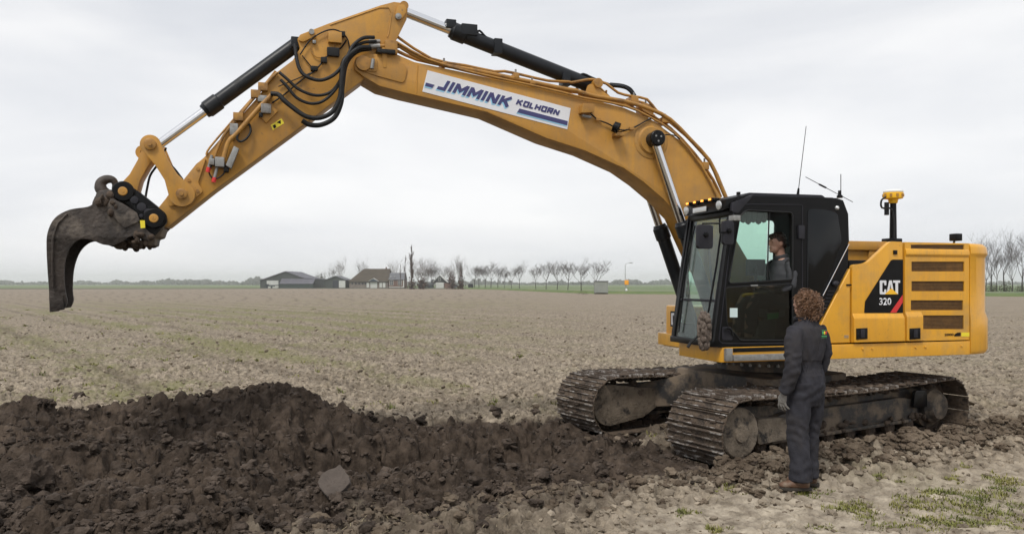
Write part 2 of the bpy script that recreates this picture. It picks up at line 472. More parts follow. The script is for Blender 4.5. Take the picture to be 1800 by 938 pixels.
def ground(x, y):
    """height, dark-soil mask, path mask"""
    x = np.asarray(x, float); y = np.asarray(y, float)
    near = 1 - sstep(40, 110, np.hypot(x, y))
    sdd = poly_sd(x, y, DARK) + 0.95 * (fbm(x * 1.3, y * 1.3, 3, 4, 0.6) - 0.5) + 0.35 * (vnoise(x * 7, y * 7, 8) - 0.5)
    dark = sstep(-0.10, 0.12, sdd)
    damp = sstep(-0.5, 0.5, poly_sd(x, y, DAMP) + 1.0 * (fbm(x * 1.6, y * 1.6, 5, 4, 0.6) - 0.5))
    sdp = poly_sd(x, y, PATH) + 0.7 * (fbm(x * 0.9, y * 0.9, 13, 4, 0.6) - 0.5)
    path = sstep(-0.25, 0.3, sdp) * (1 - dark) * (1 - damp)
    g = lambda cx, cy, sx, sy: np.exp(-((x - cx) / sx) ** 2 - ((y - cy) / sy) ** 2)
    z = 0.05 * (fbm(x * 0.5, y * 0.5, 21, 3) - 0.5)
    rw = (x * 0.79 + y * 0.61) + 0.12 * vnoise(x * 0.3, y * 0.3, 23)
    rut = np.exp(-((((rw + 0.8) % 2.9) - 1.45) / 0.20) ** 2) * (0.3 + 0.7 * vnoise(x * 0.2, y * 0.2, 24)) * sstep(9, 14, y) * np.clip((6 - x) / 10, 0.15, 1)
    z = z - 0.07 * rut
    heap = 0.66 * g(-3.12, 10.1, 0.85, 0.75) + 0.44 * g(-4.65, 9.95, 0.85, 0.8) + 0.42 * g(-6.0, 9.6, 0.8, 0.9) + 0.24 * g(-7.6, 9.3, 1.0, 1.0)
    heap += 0.15 * g(-2.2, 9.95, 0.7, 0.55) + 0.06 * g(-0.6, 10.6, 0.9, 0.4) + 0.06 * g(0.7, 10.35, 0.7, 0.5)
    heap += 0.22 * g(-5.4, 8.3, 1.3, 0.6) + 0.20 * g(-3.3, 8.6, 0.7, 0.45)
    heap += 0.16 * g(-4.6, 6.6, 1.2, 0.6) + 0.14 * g(-2.9, 6.5, 0.8, 0.5)
    heap *= 0.62 + 0.78 * fbm(x * 1.9, y * 1.9, 31, 4, 0.6)
    z = z + heap
    d, t = seg_d(x, y, (-2.1, 8.55), (0.25, 9.25))
    z = z - 0.48 * np.exp(-(d / 0.50) ** 4) * (0.8 + 0.3 * vnoise(x * 2, y * 2, 40))
    d, t = seg_d(x, y, (-3.0, 7.45), (1.5, 8.45))
    z = z + 0.09 * np.exp(-(d / 0.30) ** 2) * (0.5 + fbm(x * 2, y * 2, 41, 2))
    # berm of clods squeezed out beside the near track
    a, b = tloc(x, y)
    berm = np.exp(-((b + 2.02) / 0.24) ** 2) * sstep(-2.9, -2.2, a) * (1 - sstep(2.2, 3.2, a))
    z = z + 0.09 * berm * (0.45 + 1.1 * fbm(x * 2.2, y * 2.2, 44, 3))
    # the tracks press the soil flat
    press = np.maximum((1 - sstep(0.40, 0.58, abs(b + 1.12))), (1 - sstep(0.40, 0.58, abs(b - 1.12)))) * (1 - sstep(1.9, 2.3, abs(a)))
    trail = (1 - sstep(0.40, 0.56, abs(b + 1.12))) * sstep(-4.3, -3.2, a) * (1 - sstep(-2.2, -1.9, a))
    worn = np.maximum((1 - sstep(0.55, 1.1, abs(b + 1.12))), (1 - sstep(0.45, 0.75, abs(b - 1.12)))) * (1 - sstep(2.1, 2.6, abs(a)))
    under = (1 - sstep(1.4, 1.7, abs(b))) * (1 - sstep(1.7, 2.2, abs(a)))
    # clods and crumbs
    rough_f = 0.115 * lumps(x, y, 0.13, 50) * (0.55 + 0.9 * vnoise(x * 0.6, y * 0.6, 49)) + 0.06 * lumps(x, y, 0.06, 55) + 0.02 * vnoise(x * 30, y * 30, 58) + 0.04 * (fbm(x * 13, y * 13, 59, 3, 0.6) - 0.5)
    rough_d = 0.22 * lumps(x, y, 0.34, 60) * sstep(0.30, 0.75, vnoise(x * 0.9, y * 0.9, 61)) + 0.13 * lumps(x, y, 0.15, 65) + 0.075 * lumps(x, y, 0.065, 70) + 0.14 * (fbm(x * 2.6, y * 2.6, 73, 4, 0.55) - 0.5) + 0.02 * vnoise(x * 36, y * 36, 72) + 0.07 * (fbm(x * 12, y * 12, 74, 3, 0.6) - 0.5) - 0.15
    tread = 0.016 * (np.sin((x * 0.80 + y * 0.6) * 34 + 3 * vnoise(x * 2, y * 2, 80)) > 0.1) * (vnoise(x * 1.1, y * 1.1, 81) > 0.45)
    rough_p = 0.055 * lumps(x, y, 0.11, 83) * sstep(0.42, 0.7, fbm(x * 1.4, y * 1.4, 84, 3)) + 0.018 * lumps(x, y, 0.05, 86) + tread + 0.05 * (fbm(x * 2.2, y * 2.2, 88, 3) - 0.5)
    r = rough_f * (1 - dark) * (1 - path) + rough_d * dark + rough_p * path
    r = r * (1 - 0.75 * np.maximum(press, trail)) + berm * 0.5 * rough_d
    z = z * (1 - press) + press * (-0.105) + r * near
    z = z - 0.04 * trail + 0.030 * trail * (np.sin(a * 36) > 0.2)
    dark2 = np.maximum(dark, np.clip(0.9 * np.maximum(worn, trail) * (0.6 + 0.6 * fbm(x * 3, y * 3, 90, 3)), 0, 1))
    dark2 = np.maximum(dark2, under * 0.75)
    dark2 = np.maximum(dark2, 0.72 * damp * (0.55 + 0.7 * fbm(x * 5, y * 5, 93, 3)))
    dark2 = np.maximum(dark2, 0.55 * rut * (1 - sstep(150, 320, y)) + 0.55 * berm * (0.4 + 0.9 * fbm(x * 3, y * 3, 95, 3)))
    z = z * near + (1 - near) * 0.0
    return z, dark2, path

def ground_z(x, y):
    return float(ground(np.array([x]), np.array([y]))[0][0])

def soil_material():
    m = bpy.data.materials.new('field_soil'); m.use_nodes = True
    n = m.node_tree.nodes; l = m.node_tree.links; b = n['Principled BSDF']
    b.inputs['Roughness'].default_value = 0.95; b.inputs['Specular IOR Level'].default_value = 0.15
    at = n.new('ShaderNodeAttribute'); at.attribute_name = 'soil'
    sep = n.new('ShaderNodeSeparateColor'); l.new(at.outputs['Color'], sep.inputs['Color'])
    geo = n.new('ShaderNodeNewGeometry')
    def ramp(scale, c1, c2, lo=0.35, hi=0.65, det=6, sy=1.0):
        mp = n.new('ShaderNodeMapping'); mp.inputs['Scale'].default_value = (1, sy, 1)
        l.new(geo.outputs['Position'], mp.inputs['Vector'])
        z = n.new('ShaderNodeTexNoise'); z.inputs['Scale'].default_value = scale; z.inputs['Detail'].default_value = det; z.inputs['Roughness'].default_value = 0.65
        l.new(mp.outputs['Vector'], z.inputs['Vector'])
        r = n.new('ShaderNodeValToRGB'); e = r.color_ramp.elements
        e[0].position = lo; e[1].position = hi; e[0].color = (*c1, 1); e[1].color = (*c2, 1)
        l.new(z.outputs['Fac'], r.inputs['Fac']); return r.outputs['Color']
    def mix(f, a, c, mode='MIX'):
        x = n.new('ShaderNodeMixRGB'); x.blend_type = mode
        if isinstance(f, float): x.inputs['Fac'].default_value = f
        else: l.new(f, x.inputs['Fac'])
        l.new(a, x.inputs['Color1']); l.new(c, x.inputs['Color2']); return x.outputs['Color']
    dry = ramp(9.0, (0.120, 0.098, 0.074), (0.385, 0.326, 0.252))
    dry = mix(0.55, dry, ramp(0.45, (0.62, 0.60, 0.56), (1.0, 1.0, 1.0), 0.3, 0.7), 'MULTIPLY')
    wet = ramp(7.0, (0.022, 0.0162, 0.0122), (0.078, 0.060, 0.047))
    wet = mix(0.6, wet, ramp(1.1, (0.6, 0.58, 0.56), (1.55, 1.5, 1.42), 0.35, 0.7), 'MULTIPLY')
    pth = ramp(5.5, (0.155, 0.128, 0.097), (0.42, 0.365, 0.288))
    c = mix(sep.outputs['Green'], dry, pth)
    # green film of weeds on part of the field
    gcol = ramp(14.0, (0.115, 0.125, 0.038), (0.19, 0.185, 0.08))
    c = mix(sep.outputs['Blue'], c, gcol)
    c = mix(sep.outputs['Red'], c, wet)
    l.new(c, b.inputs['Base Color'])
    zb = n.new('ShaderNodeTexNoise'); zb.inputs['Scale'].default_value = 45; zb.inputs['Detail'].default_value = 5
    l.new(geo.outputs['Position'], zb.inputs['Vector'])
    bp = n.new('ShaderNodeBump'); bp.inputs['Strength'].default_value = 0.7; bp.inputs['Distance'].default_value = 0.02
    l.new(zb.outputs['Fac'], bp.inputs['Height']); l.new(bp.outputs['Normal'], b.inputs['Normal'])
    return m
M['soil'] = soil_material()

def weed_mask(x, y, r):
    """faint green stripes along the tractor rows, mostly at the left"""
    s = (x * 0.79 + y * 0.61)                           # rows run away to the left
    row = vnoise(s * 0.9, s * 0 + 3, 110)
    patch = fbm(x * 0.55, y * 0.55, 112, 4, 0.6)
    left = sstep(3.0, -9.0, x - 0.12 * y) if False else np.clip((2.0 - x + 0.05 * y) / 9.0, 0, 1)
    fine = fbm(x * 3.1, y * 3.1, 117, 3, 0.65)
    m = sstep(0.47, 0.70, 0.40 * patch + 0.28 * row + 0.30 * fine + 0.10 * left)
    return 0.62 * m * (0.2 + 0.8 * left) * (1 - sstep(45, 120, r))

def build_ground():
    az = [R(a) for a in np.arange(-37.5, 37.5, 0.088)]
    az += [R(a) for a in list(np.arange(37.5, 60, 1.5)) + list(np.arange(60, 300, 6)) + list(np.arange(300, 322.5, 1.5))]
    rr = [0.4, 1.0, 1.8, 2.6, 3.3, 3.9, 4.4]; r = 4.8
    while r < 90:
        rr.append(r); r += max(0.012, 0.00036 * r * r)
    while r < 3400:
        rr.append(r); r *= 1.08
    rr.append(3400)
    az = np.array(az); rr = np.array(rr); na, nr = len(az), len(rr)
    A, Rr = np.meshgrid(az, rr)
    x = (np.sin(A) * Rr).ravel(); y = (np.cos(A) * Rr).ravel()
    z, dk, pa = ground(x, y)
    gm = weed_mask(x, y, Rr.ravel()) * (1 - dk)
    jit = dk * (Rr.ravel() < 20)                         # crumbling, overhanging faces in the dug soil
    jx = 0.10 * (vnoise(x * 7, y * 7, 201) - 0.5) + 0.04 * (vnoise(x * 21, y * 21, 203) - 0.5)
    jy = 0.10 * (vnoise(x * 7, y * 7, 205) - 0.5) + 0.04 * (vnoise(x * 21, y * 21, 207) - 0.5)
    V = np.stack([x + jit * jx, y + jit * jy, z], 1)
    idx = np.arange(na * nr).reshape(nr, na)
    nx = np.roll(idx, -1, axis=1)
    F = np.stack([idx[:-1], nx[:-1], nx[1:], idx[1:]], -1).reshape(-1, 4)[:, ::-1]
    me = np_mesh('ploughed_field', V, F, M['soil'], smooth=True)
    ca = me.color_attributes.new('soil', 'FLOAT_COLOR', 'POINT')
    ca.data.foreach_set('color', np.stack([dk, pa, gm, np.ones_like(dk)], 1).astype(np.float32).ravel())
    # close the small hole under the camera
    o = link_mesh('ploughed_field', me, None)
    tag(o, kind='structure')
    return o
build_ground()

# ---------------------------------------------------------------- loose clods
def ico(sub=0):
    bm = bmesh.new(); bmesh.ops.create_icosphere(bm, subdivisions=sub, radius=1.0)
    V = np.array([v.co[:] for v in bm.verts]); F = np.array([[v.index for v in f.verts] for f in bm.faces]); bm.free()
    return V, F
ICO1, ICO2 = ico(1), ico(2)
RNG = np.random.default_rng(11)

def clod_mesh(name, pts, sizes, material, base=ICO1, flat=0.7):
    Vb, Fb = base; n = len(pts); k = len(Vb)
    # random rotations
    q = RNG.normal(size=(n, 4)); q /= np.linalg.norm(q, axis=1, keepdims=True)
    w, x, y, z = q.T
    Rm = np.stack([1 - 2 * (y * y + z * z), 2 * (x * y - z * w), 2 * (x * z + y * w), 2 * (x * y + z * w), 1 - 2 * (x * x + z * z), 2 * (y * z - x * w),
                   2 * (x * z - y * w), 2 * (y * z + x * w), 1 - 2 * (x * x + y * y)], 1).reshape(n, 3, 3)
    jit = 1 + 0.62 * (RNG.random((n, k, 1)) - 0.5)
    sc = sizes[:, None, None] * (0.65 + 0.7 * RNG.random((n, 1, 3)))
    V = Vb[None] * jit * sc
    V = np.einsum('nij,nkj->nki', Rm, V)
    V[:, :, 2] *= flat
    V += pts[:, None, :]
    F = (Fb[None] + (np.arange(n) * k)[:, None, None]).reshape(-1, 3)
    return np_mesh(name, V.reshape(-1, 3), F, material, smooth=False)

def crumb(pts, sizes, n=7):
    """each lump becomes an uneven cluster of crumbs"""
    m = len(pts); d = RNG.normal(size=(m, n, 3)); d /= np.linalg.norm(d, axis=2, keepdims=True)
    d *= (0.25 + 0.6 * RNG.random((m, n, 1))) * sizes[:, None, None]; d[:, 0] = 0; d[:, :, 2] *= 0.7
    k = 0.30 + 0.38 * RNG.random((m, n)); k[:, 0] = 0.72
    return (pts[:, None] + d).reshape(-1, 3), (sizes[:, None] * k).ravel()

M['clod_dry'] = pm('dry_clod', (0.13, 0.106, 0.080), (0.355, 0.300, 0.232), 3.0, 0.95, bump=0.7, bscale=60, spec=0.1)
M['clod_wet'] = pm('wet_clod', (0.022, 0.0162, 0.0122), (0.098, 0.075, 0.059), 4.5, 0.9, bump=0.8, bscale=55, spec=0.2)
M['clod_mid'] = pm('half_dry_clod', (0.062, 0.046, 0.033), (0.185, 0.147, 0.109), 3.0, 0.95, bump=0.8, bscale=50, spec=0.1)

def scatter(n, fn, rmin, rmax, spread=0.70):
    """n candidates spread evenly over the picture rather than over the ground"""
    r = 1 / (1 / rmax + RNG.random(n) * (1 / rmin - 1 / rmax))
    t = (RNG.random(n) - 0.5) * 2 * spread
    x, y = r * t, r
    keep = fn(x, y)
    return x[keep], y[keep]

def build_clods():
    # dry clods lying over the field
    def f1(x, y):
        z, d, p = ground(x, y)
        return (d < 0.3) & (RNG.random(len(x)) > p * 0.93)
    x, y = scatter(15000, f1, 5.2, 45)
    z = ground(x, y)[0]
    s = (0.018 + 0.040 * RNG.random(len(x)) ** 2.5) * (0.85 + 0.012 * y)
    o = link_mesh('field_clods', clod_mesh('field_clods', np.stack([x, y, z + s * 0.1], 1), s, M['clod_dry']), None)
    tag(o, 'dry grey brown crumbs of soil strewn over the ploughed field', 'soil', kind='stuff')
    # dark crumbs over the dug soil
    def f2(x, y):
        z, d, p = ground(x, y)
        a, b = tloc(x, y)
        return (poly_sd(x, y, DARK) > -0.15 - 0.7 * RNG.random(len(x)) ** 3) & ((abs(a) > 2.2) | (abs(b) > 1.6))
    for n_, lo_, hi_, pw_, bs_, nm, lb in ((13000, 0.010, 0.030, 2.0, ICO1, 'dug_soil_crumbs', 'fine dark moist crumbs covering the freshly dug soil heap'), (3600, 0.028, 0.095, 3.2, ICO2, 'dug_soil_lumps', 'fist sized dark lumps on the freshly dug soil heap')):
        x, y = scatter(n_, f2, 5.2, 12.0, 0.75)
        z = ground(x, y)[0]
        s = lo_ + (hi_ - lo_) * RNG.random(len(x)) ** pw_
        P_, S_ = np.stack([x, y, z + s * 0.15], 1), s
        if bs_ is ICO2: P_, S_ = crumb(P_, S_)
        o = link_mesh(nm, clod_mesh(nm, P_, S_, M['clod_wet'], ICO1), None)
        tag(o, lb, 'soil', kind='stuff')
    # half-dry lumps squeezed out beside the near track and along the edge of the dug soil
    a = RNG.random(1500) * 5.4 - 2.9; b = -2.05 + RNG.normal(size=1500) * 0.20
    c_, s_ = math.cos(TRACKS), math.sin(TRACKS)
    x = CX + a * c_ - b * s_; y = CY + a * s_ + b * c_
    t = RNG.random(330)
    ex = np.interp(t, [0, .3, .6, 1], [-1.6, -0.4, 0.9, 2.4]) ; ey = np.interp(t, [0, .3, .6, 1], [5.9, 6.75, 7.35, 7.95])
    ex = ex + RNG.normal(size=330) * 0.30; ey = ey + RNG.normal(size=330) * 0.22 - 0.15
    x = np.concatenate([x, ex]); y = np.concatenate([y, ey])
    z = ground(x, y)[0]
    s = 0.014 + 0.062 * RNG.random(len(x)) ** 2.6
    o = link_mesh('berm_lumps', clod_mesh('berm_lumps', *crumb(np.stack([x, y, z + s * 0.3], 1), s * 1.15), M['clod_mid'], ICO1), None)
    tag(o, 'pale broken lumps squeezed up beside the near track', 'soil', kind='stuff')
    # lumps on the far side, between and behind the tracks
    def f3(x, y):
        a, b = tloc(x, y)
        return (abs(a) < 3.0) & (abs(b) < 2.2) & (abs(abs(b) - 1.12) > 0.50)
    x, y = scatter(2600, f3, 7.0, 15, 0.8)
    z = ground(x, y)[0]
    s = 0.015 + 0.045 * RNG.random(len(x)) ** 2
    o = link_mesh('trampled_lumps', clod_mesh('trampled_lumps', np.stack([x, y, z + s * 0.3], 1), s, M['clod_mid']), None)
    tag(o, 'crushed soil lumps lying between the two tracks', 'soil', kind='stuff')
build_clods()

def litter():
    """crumbs and dead straw trodden into the path"""
    x, y = scatter(5200, lambda x, y: (poly_sd(x, y, PATH) > -0.3) & (poly_sd(x, y, DARK) < -0.2) & (RNG.random(len(x)) < 0.25 + 1.5 * (fbm(x * 2.2, y * 2.2, 140, 3) - 0.35)), 5.0, 16, 0.75)
    z = ground(x, y)[0]; s = 0.006 + 0.020 * RNG.random(len(x)) ** 3
    tag(link_mesh('path_crumbs', clod_mesh('path_crumbs', np.stack([x, y, z + s * .2], 1), s, M['clod_mid'], ICO1, 0.5), None), 'small dark crumbs trodden into the pale path', 'soil', kind='stuff')
    x, y = scatter(1500, lambda x, y: poly_sd(x, y, DARK) < 0.3, 5.0, 14, 0.72)
    z = ground(x, y)[0] + 0.008; n = len(x); a = RNG.random(n) * 6.283; ln = 0.03 + 0.07 * RNG.random(n); w = 0.0022
    ca, sa = np.cos(a), np.sin(a); dz = (RNG.random(n) - .5) * .03
    V = np.stack([np.stack([x - ca * ln - sa * w, y - sa * ln + ca * w, z], 1), np.stack([x - ca * ln + sa * w, y - sa * ln - ca * w, z], 1), np.stack([x + ca * ln + sa * w, y + sa * ln - ca * w, z + dz + .004], 1), np.stack([x + ca * ln - sa * w, y + sa * ln + ca * w, z + dz + .004], 1)], 1).reshape(-1, 3)
    M['straw'] = pm('dead_straw', (0.30, 0.25, 0.15), (0.18, 0.14, 0.085), 2, 0.9)
    tag(link_mesh('dead_straw', np_mesh('dead_straw', V, np.arange(4 * n).reshape(n, 4), M['straw']), None), 'short pieces of dead straw lying on the bare ground', 'straw', kind='stuff')
litter()

def px_ground(px, py):
    y = 1400 * EYE / (py - 499.0)
    return (px - 900) / 1400 * y, y

def big_clod(px, py, r, material, label, seed):
    """one large lump, modelled on its own"""
    import mathutils.noise as mn
    rs = random.Random(seed)
    x, y = px_ground(px, py)
    z = ground_z(x, y)
    bm = bmesh.new(); bmesh.ops.create_icosphere(bm, subdivisions=4, radius=1.0)
    pl = [(Vector((rs.uniform(-1, 1), rs.uniform(-1, 1), rs.uniform(-1, 1))).normalized(), rs.uniform(0.5, 0.85)) for _ in range(8)]
    for v in bm.verts:
        for nrm, dd in pl:
            q_ = v.co.dot(nrm)
            if q_ > dd: v.co -= nrm * (q_ - dd)
        p = v.co.copy()
        v.co = p * (1 + 0.22 * mn.fractal(p * 1.8 + Vector((seed * 3.1, 0, 0)), 0.7, 2.0, 5) - 0.16 * abs(mn.noise(p * 4.5 + Vector((0, seed, 0)))) + 0.06 * mn.noise(p * 13))
        v.co = Vector((v.co.x * r[0], v.co.y * r[1], v.co.z * r[2]))
    me = bpy.data.meshes.new('soil_clod'); bm.to_mesh(me); bm.free()
    me.polygons.foreach_set('use_smooth', [True] * len(me.polygons)); me.set_sharp_from_angle(angle=R(30))
    o = link_mesh('soil_clod', me, material)
    o.location = (x, y, z + r[2] * 0.25)
    o.rotation_euler = (rs.uniform(-.3, .3), rs.uniform(-.3, .3), rs.uniform(0, 6))
    return tag(o, label, 'clod', 'large clods around the dug soil')
def clay_slab(px, py, label):
    x, y = px_ground(px, py); rs = random.Random(2)
    out_ = [(0, -.155), (.055, -.125), (.10, -.06), (.135, .01), (.115, .06), (.07, .10), (.035, .135), (0, .15), (-.03, .12), (-.075, .10), (-.115, .055), (-.135, -.02), (-.10, -.075), (-.05, -.115)]
    out_ = [(a + rs.uniform(-.008, .008), b + rs.uniform(-.008, .008)) for a, b in out_]
    o = MB().prism(out_, -.03, .035).build('soil_clod', M['slab'], None, bevel=.012)
    o.location = (x, y, ground_z(x, y) + .075); o.rotation_euler = (R(-38), R(6), R(-6))
    return tag(o, label, 'clod', 'large clods around the dug soil')
M['clod_brown'] = pm('brown_clod', (0.062, 0.047, 0.036), (0.14, 0.112, 0.087), 9, 0.95, bump=0.8, bscale=45, spec=0.1)
M['slab'] = pm('smooth_clay', (0.064, 0.051, 0.042), (0.098, 0.079, 0.066), 9, 0.9, bump=0.5, bscale=30, c3=(0.035, 0.025, 0.018), c3scale=7, c3lo=0.58, c3hi=0.70)
clay_slab(588, 898, 'flat pale diamond shaped slab of clay leaning in the dark soil')
big_clod(42, 872, (0.25, 0.22, 0.21), M['clod_wet'], 'biggest brown clod, at the left edge below the heap', 2)
big_clod(815, 868, (0.17, 0.15, 0.12), M['clod_wet'], 'round dark clod just right of the trench, beside the wheel rut', 3)
big_clod(855, 918, (0.11, 0.10, 0.09), M['clod_wet'], 'dark clod lying among pale lumps at the bottom edge', 4)
big_clod(210, 765, (0.17, 0.13, 0.10), M['clod_brown'], 'pale flat faced clod high on the front of the heap', 5)
big_clod(205, 828, (0.16, 0.14, 0.15), M['clod_wet'], 'dark upright clod in the middle of the left slope', 6)
big_clod(690, 925, (0.11, 0.09, 0.08), M['clod_brown'], 'pale broken clod at the bottom edge right of the clay slab', 7)
big_clod(960, 800, (0.13, 0.11, 0.08), M['clod_brown'], 'half dry brown clod lying in front of the far track', 8)
big_clod(140, 705, (0.15, 0.13, 0.12), M['clod_wet'], 'rounded dark clod on the crest at the left end of the heap', 9)

# ---------------------------------------------------------------- grass tufts
def grass_blades(spots, name, label, material):
    V = []; F = []
    rs = random.Random(5)
    for (x, y, rad, n, hgt) in spots:
        for _ in range(n):
            a = rs.uniform(0, 6.283); d = rad * math.sqrt(rs.random())
            bx, by = x + d * math.cos(a) * 1.3, y + d * math.sin(a)
            V.append((bx, by))
            F.append((rs.uniform(0, 6.283), hgt * rs.uniform(0.5, 1.25), rs.uniform(0.15, 1.0)))
    P = np.array(V); z = ground(P[:, 0], P[:, 1])[0]
    vs_, fs_ = [], []
    for i, ((bx, by), (a, h, lean)) in enumerate(zip(V, F)):
        w = 0.0045 * (1 + 0.10 * max(0, by - 6)); ca, sa = math.cos(a), math.sin(a)
        lx, ly = -sa * lean * h, ca * lean * h
        b = len(vs_); zz = z[i] - 0.01
        vs_ += [(bx - ca * w, by - sa * w, zz), (bx + ca * w, by + sa * w, zz), (bx + lx * .45 + ca * w * .7, by + ly * .45 + sa * w * .7, zz + h * .62),
                (bx + lx * .45 - ca * w * .7, by + ly * .45 - sa * w * .7, zz + h * .62), (bx + lx, by + ly, zz + h * (1.0 - 0.25 * lean))]
        fs_ += [(b, b + 1, b + 2), (b, b + 2, b + 3), (b + 3, b + 2, b + 4)]
    o = link_mesh(name, np_mesh(name, vs_, fs_, material, True), None)
    return tag(o, label, 'grass', kind='stuff')
M['grass'] = pm('grass_blade', (0.095, 0.115, 0.018), (0.23, 0.215, 0.055), 1.6, 0.6, c3=(0.27, 0.23, 0.08), c3scale=3, c3lo=0.55, c3hi=0.7, coord='Object')
def tuft_spots():
    rs = random.Random(9); o = []
    def at(px, py, rad, n, h=0.055):
        x, y = px_ground(px, py); o.append((x, y, rad, n, h))
    for px, py in [(60, 635), (20, 612), (165, 645), (70, 668), (195, 652), (290, 660), (300, 690), (100, 693), (155, 685), (135, 655), (345, 632), (300, 607), (285, 640), (450, 640),
                   (510, 650), (420, 640), (560, 660), (130, 620), (240, 612), (45, 578), (180, 590), (330, 600), (400, 660), (490, 695), (630, 730), (665, 722), (690, 728), (760, 718),
                   (865, 722), (870, 718), (858, 724), (905, 632), (912, 630), (840, 590), (820, 690), (1145, 775), (1180, 604), (980, 720), (940, 712), (730, 660), (520, 668), (600, 700), (200, 700), (1250, 700)]:
        at(px, py, rs.uniform(.05, .11), rs.randint(35, 70), rs.uniform(.04, .07))
    for k in range(170):                                 # smaller weeds of the field
        py = 499 + 1 / (1 / 230 + rs.random() * (1 / 45 - 1 / 230)); px = rs.uniform(-150, 1000) * (0.4 + 0.6 * rs.random())
        x, y = px_ground(px, py)
        if ground(np.array([x]), np.array([y]))[1][0] < 0.1: o.append((x, y, rs.uniform(.04, .16), rs.randint(10, 30), rs.uniform(.03, .06)))
    for px, py, r in [(1285, 872, .05), (1410, 870, .05), (1430, 872, .06), (1500, 893, .12), (1510, 905, .13), (1470, 900, .10), (1660, 870, .12), (1640, 872, .12), (1600, 885, .12), (1590, 895, .1), (1650, 893, .16),
                      (1690, 890, .15), (1740, 872, .13), (1755, 845, .13), (1775, 848, .12), (1700, 900, .16), (1740, 905, .16), (1790, 890, .14), (1660, 920, .16), (1690, 922, .14), (1720, 925, .14), (1780, 915, .16), (1620, 915, .12),
                      (1560, 932, .14), (1630, 935, .14), (1795, 935, .15), (1525, 918, .06), (1450, 930, .06), (1255, 932, .05), (1200, 905, .05), (1670, 845, .06), (1700, 828, .05), (1540, 845, .05), (1760, 860, .1), (1580, 850, .05), (1715, 880, .1)]:
        at(px, py, r, int(45 + r * 820), rs.uniform(.03, .055))
        for _ in range(3):
            at(px + rs.uniform(-30, 30), min(936, py + rs.uniform(-6, 8)), r * .5, int(15 + r * 180), .03)
    return o
grass_blades(tuft_spots(), 'grass_tufts', 'small yellow green grass tufts on the field and the trodden path', M['grass'])
# ================================================================ far fields, road, haze
def far_pt(px, py):
    x, y = px_ground(px, py); return (x, y)
EDGE = [far_pt(-900, 508.5), far_pt(-200, 508.2), far_pt(450, 507.2), far_pt(700, 507.2), far_pt(800, 507.6), far_pt(880, 509.2), far_pt(960, 513.0), far_pt(1040, 516.0), far_pt(1200, 517.2), far_pt(1500, 519), far_pt(1800, 521), far_pt(2300, 525)]
M['green'] = pm('spring_grass_field', (0.060, 0.105, 0.022), (0.10, 0.145, 0.045), 0.02, 0.9, c3=(0.15, 0.16, 0.075), c3scale=0.006, c3lo=0.45, c3hi=0.65)
M['verge'] = pm('verge_grass', (0.060, 0.105, 0.018), (0.115, 0.145, 0.04), 0.3, 0.9)
M['road'] = pm('pale_asphalt', (0.20, 0.195, 0.185), (0.25, 0.24, 0.225), 0.5, 0.85)
M['ditch'] = pm('ditch_bank', (0.030, 0.030, 0.016), (0.06, 0.055, 0.03), 0.4, 0.9)
def strip(name, line, d0, d1, z, material, kind='structure'):
    """sheet between two offsets of a line (offset away from the camera)"""
    V = []
    for (x, y) in line:
        V += [(x, y + d0, z), (x * (y + d1) / y if d1 > 400 else x, y + d1, z)]
    F = [(2 * i, 2 * i + 2, 2 * i + 3, 2 * i + 1) for i in range(len(line) - 1)]
    o = MB().add(V, F).build(name, material, None, smooth=0)
    return tag(o, kind=kind)
strip('green_field', EDGE, 0, 2600, 0.03, M['green'])
def bank(name, line, prof, material):
    V = []; n = len(prof)
    for (x, y) in line:
        V += [(x, y + d, z) for d, z in prof]
    F = [(i * n + k, (i + 1) * n + k, (i + 1) * n + k + 1, i * n + k + 1) for i in range(len(line) - 1) for k in range(n - 1)]
    return tag(MB().add(V, F).build(name, material, None, smooth=60), kind='structure')
bank('roadside_verge', EDGE[4:], [(-0.4, -0.02), (1.5, 0.30), (5, 0.55), (12, 0.50), (16, 0.04)], M['verge'])
bank('ditch_bank', EDGE[:5], [(-6, -0.02), (-2, 0.22), (0, 0.25), (2, 0.0)], M['ditch'])
def road_strip():
    line = EDGE[5:]
    V = []
    for (x, y) in line: V += [(x, y + 6.0, 0.565), (x, y + 11.0, 0.56)]
    F = [(2 * i, 2 * i + 2, 2 * i + 3, 2 * i + 1) for i in range(len(line) - 1)]
    tag(MB().add(V, F).build('country_road', M['road'], None, smooth=0), kind='structure')
road_strip()
# faint tractor lines far out in the field
M['rut'] = pm('rut_soil', (0.12, 0.09, 0.064), (0.17, 0.13, 0.095), 2, 0.95)

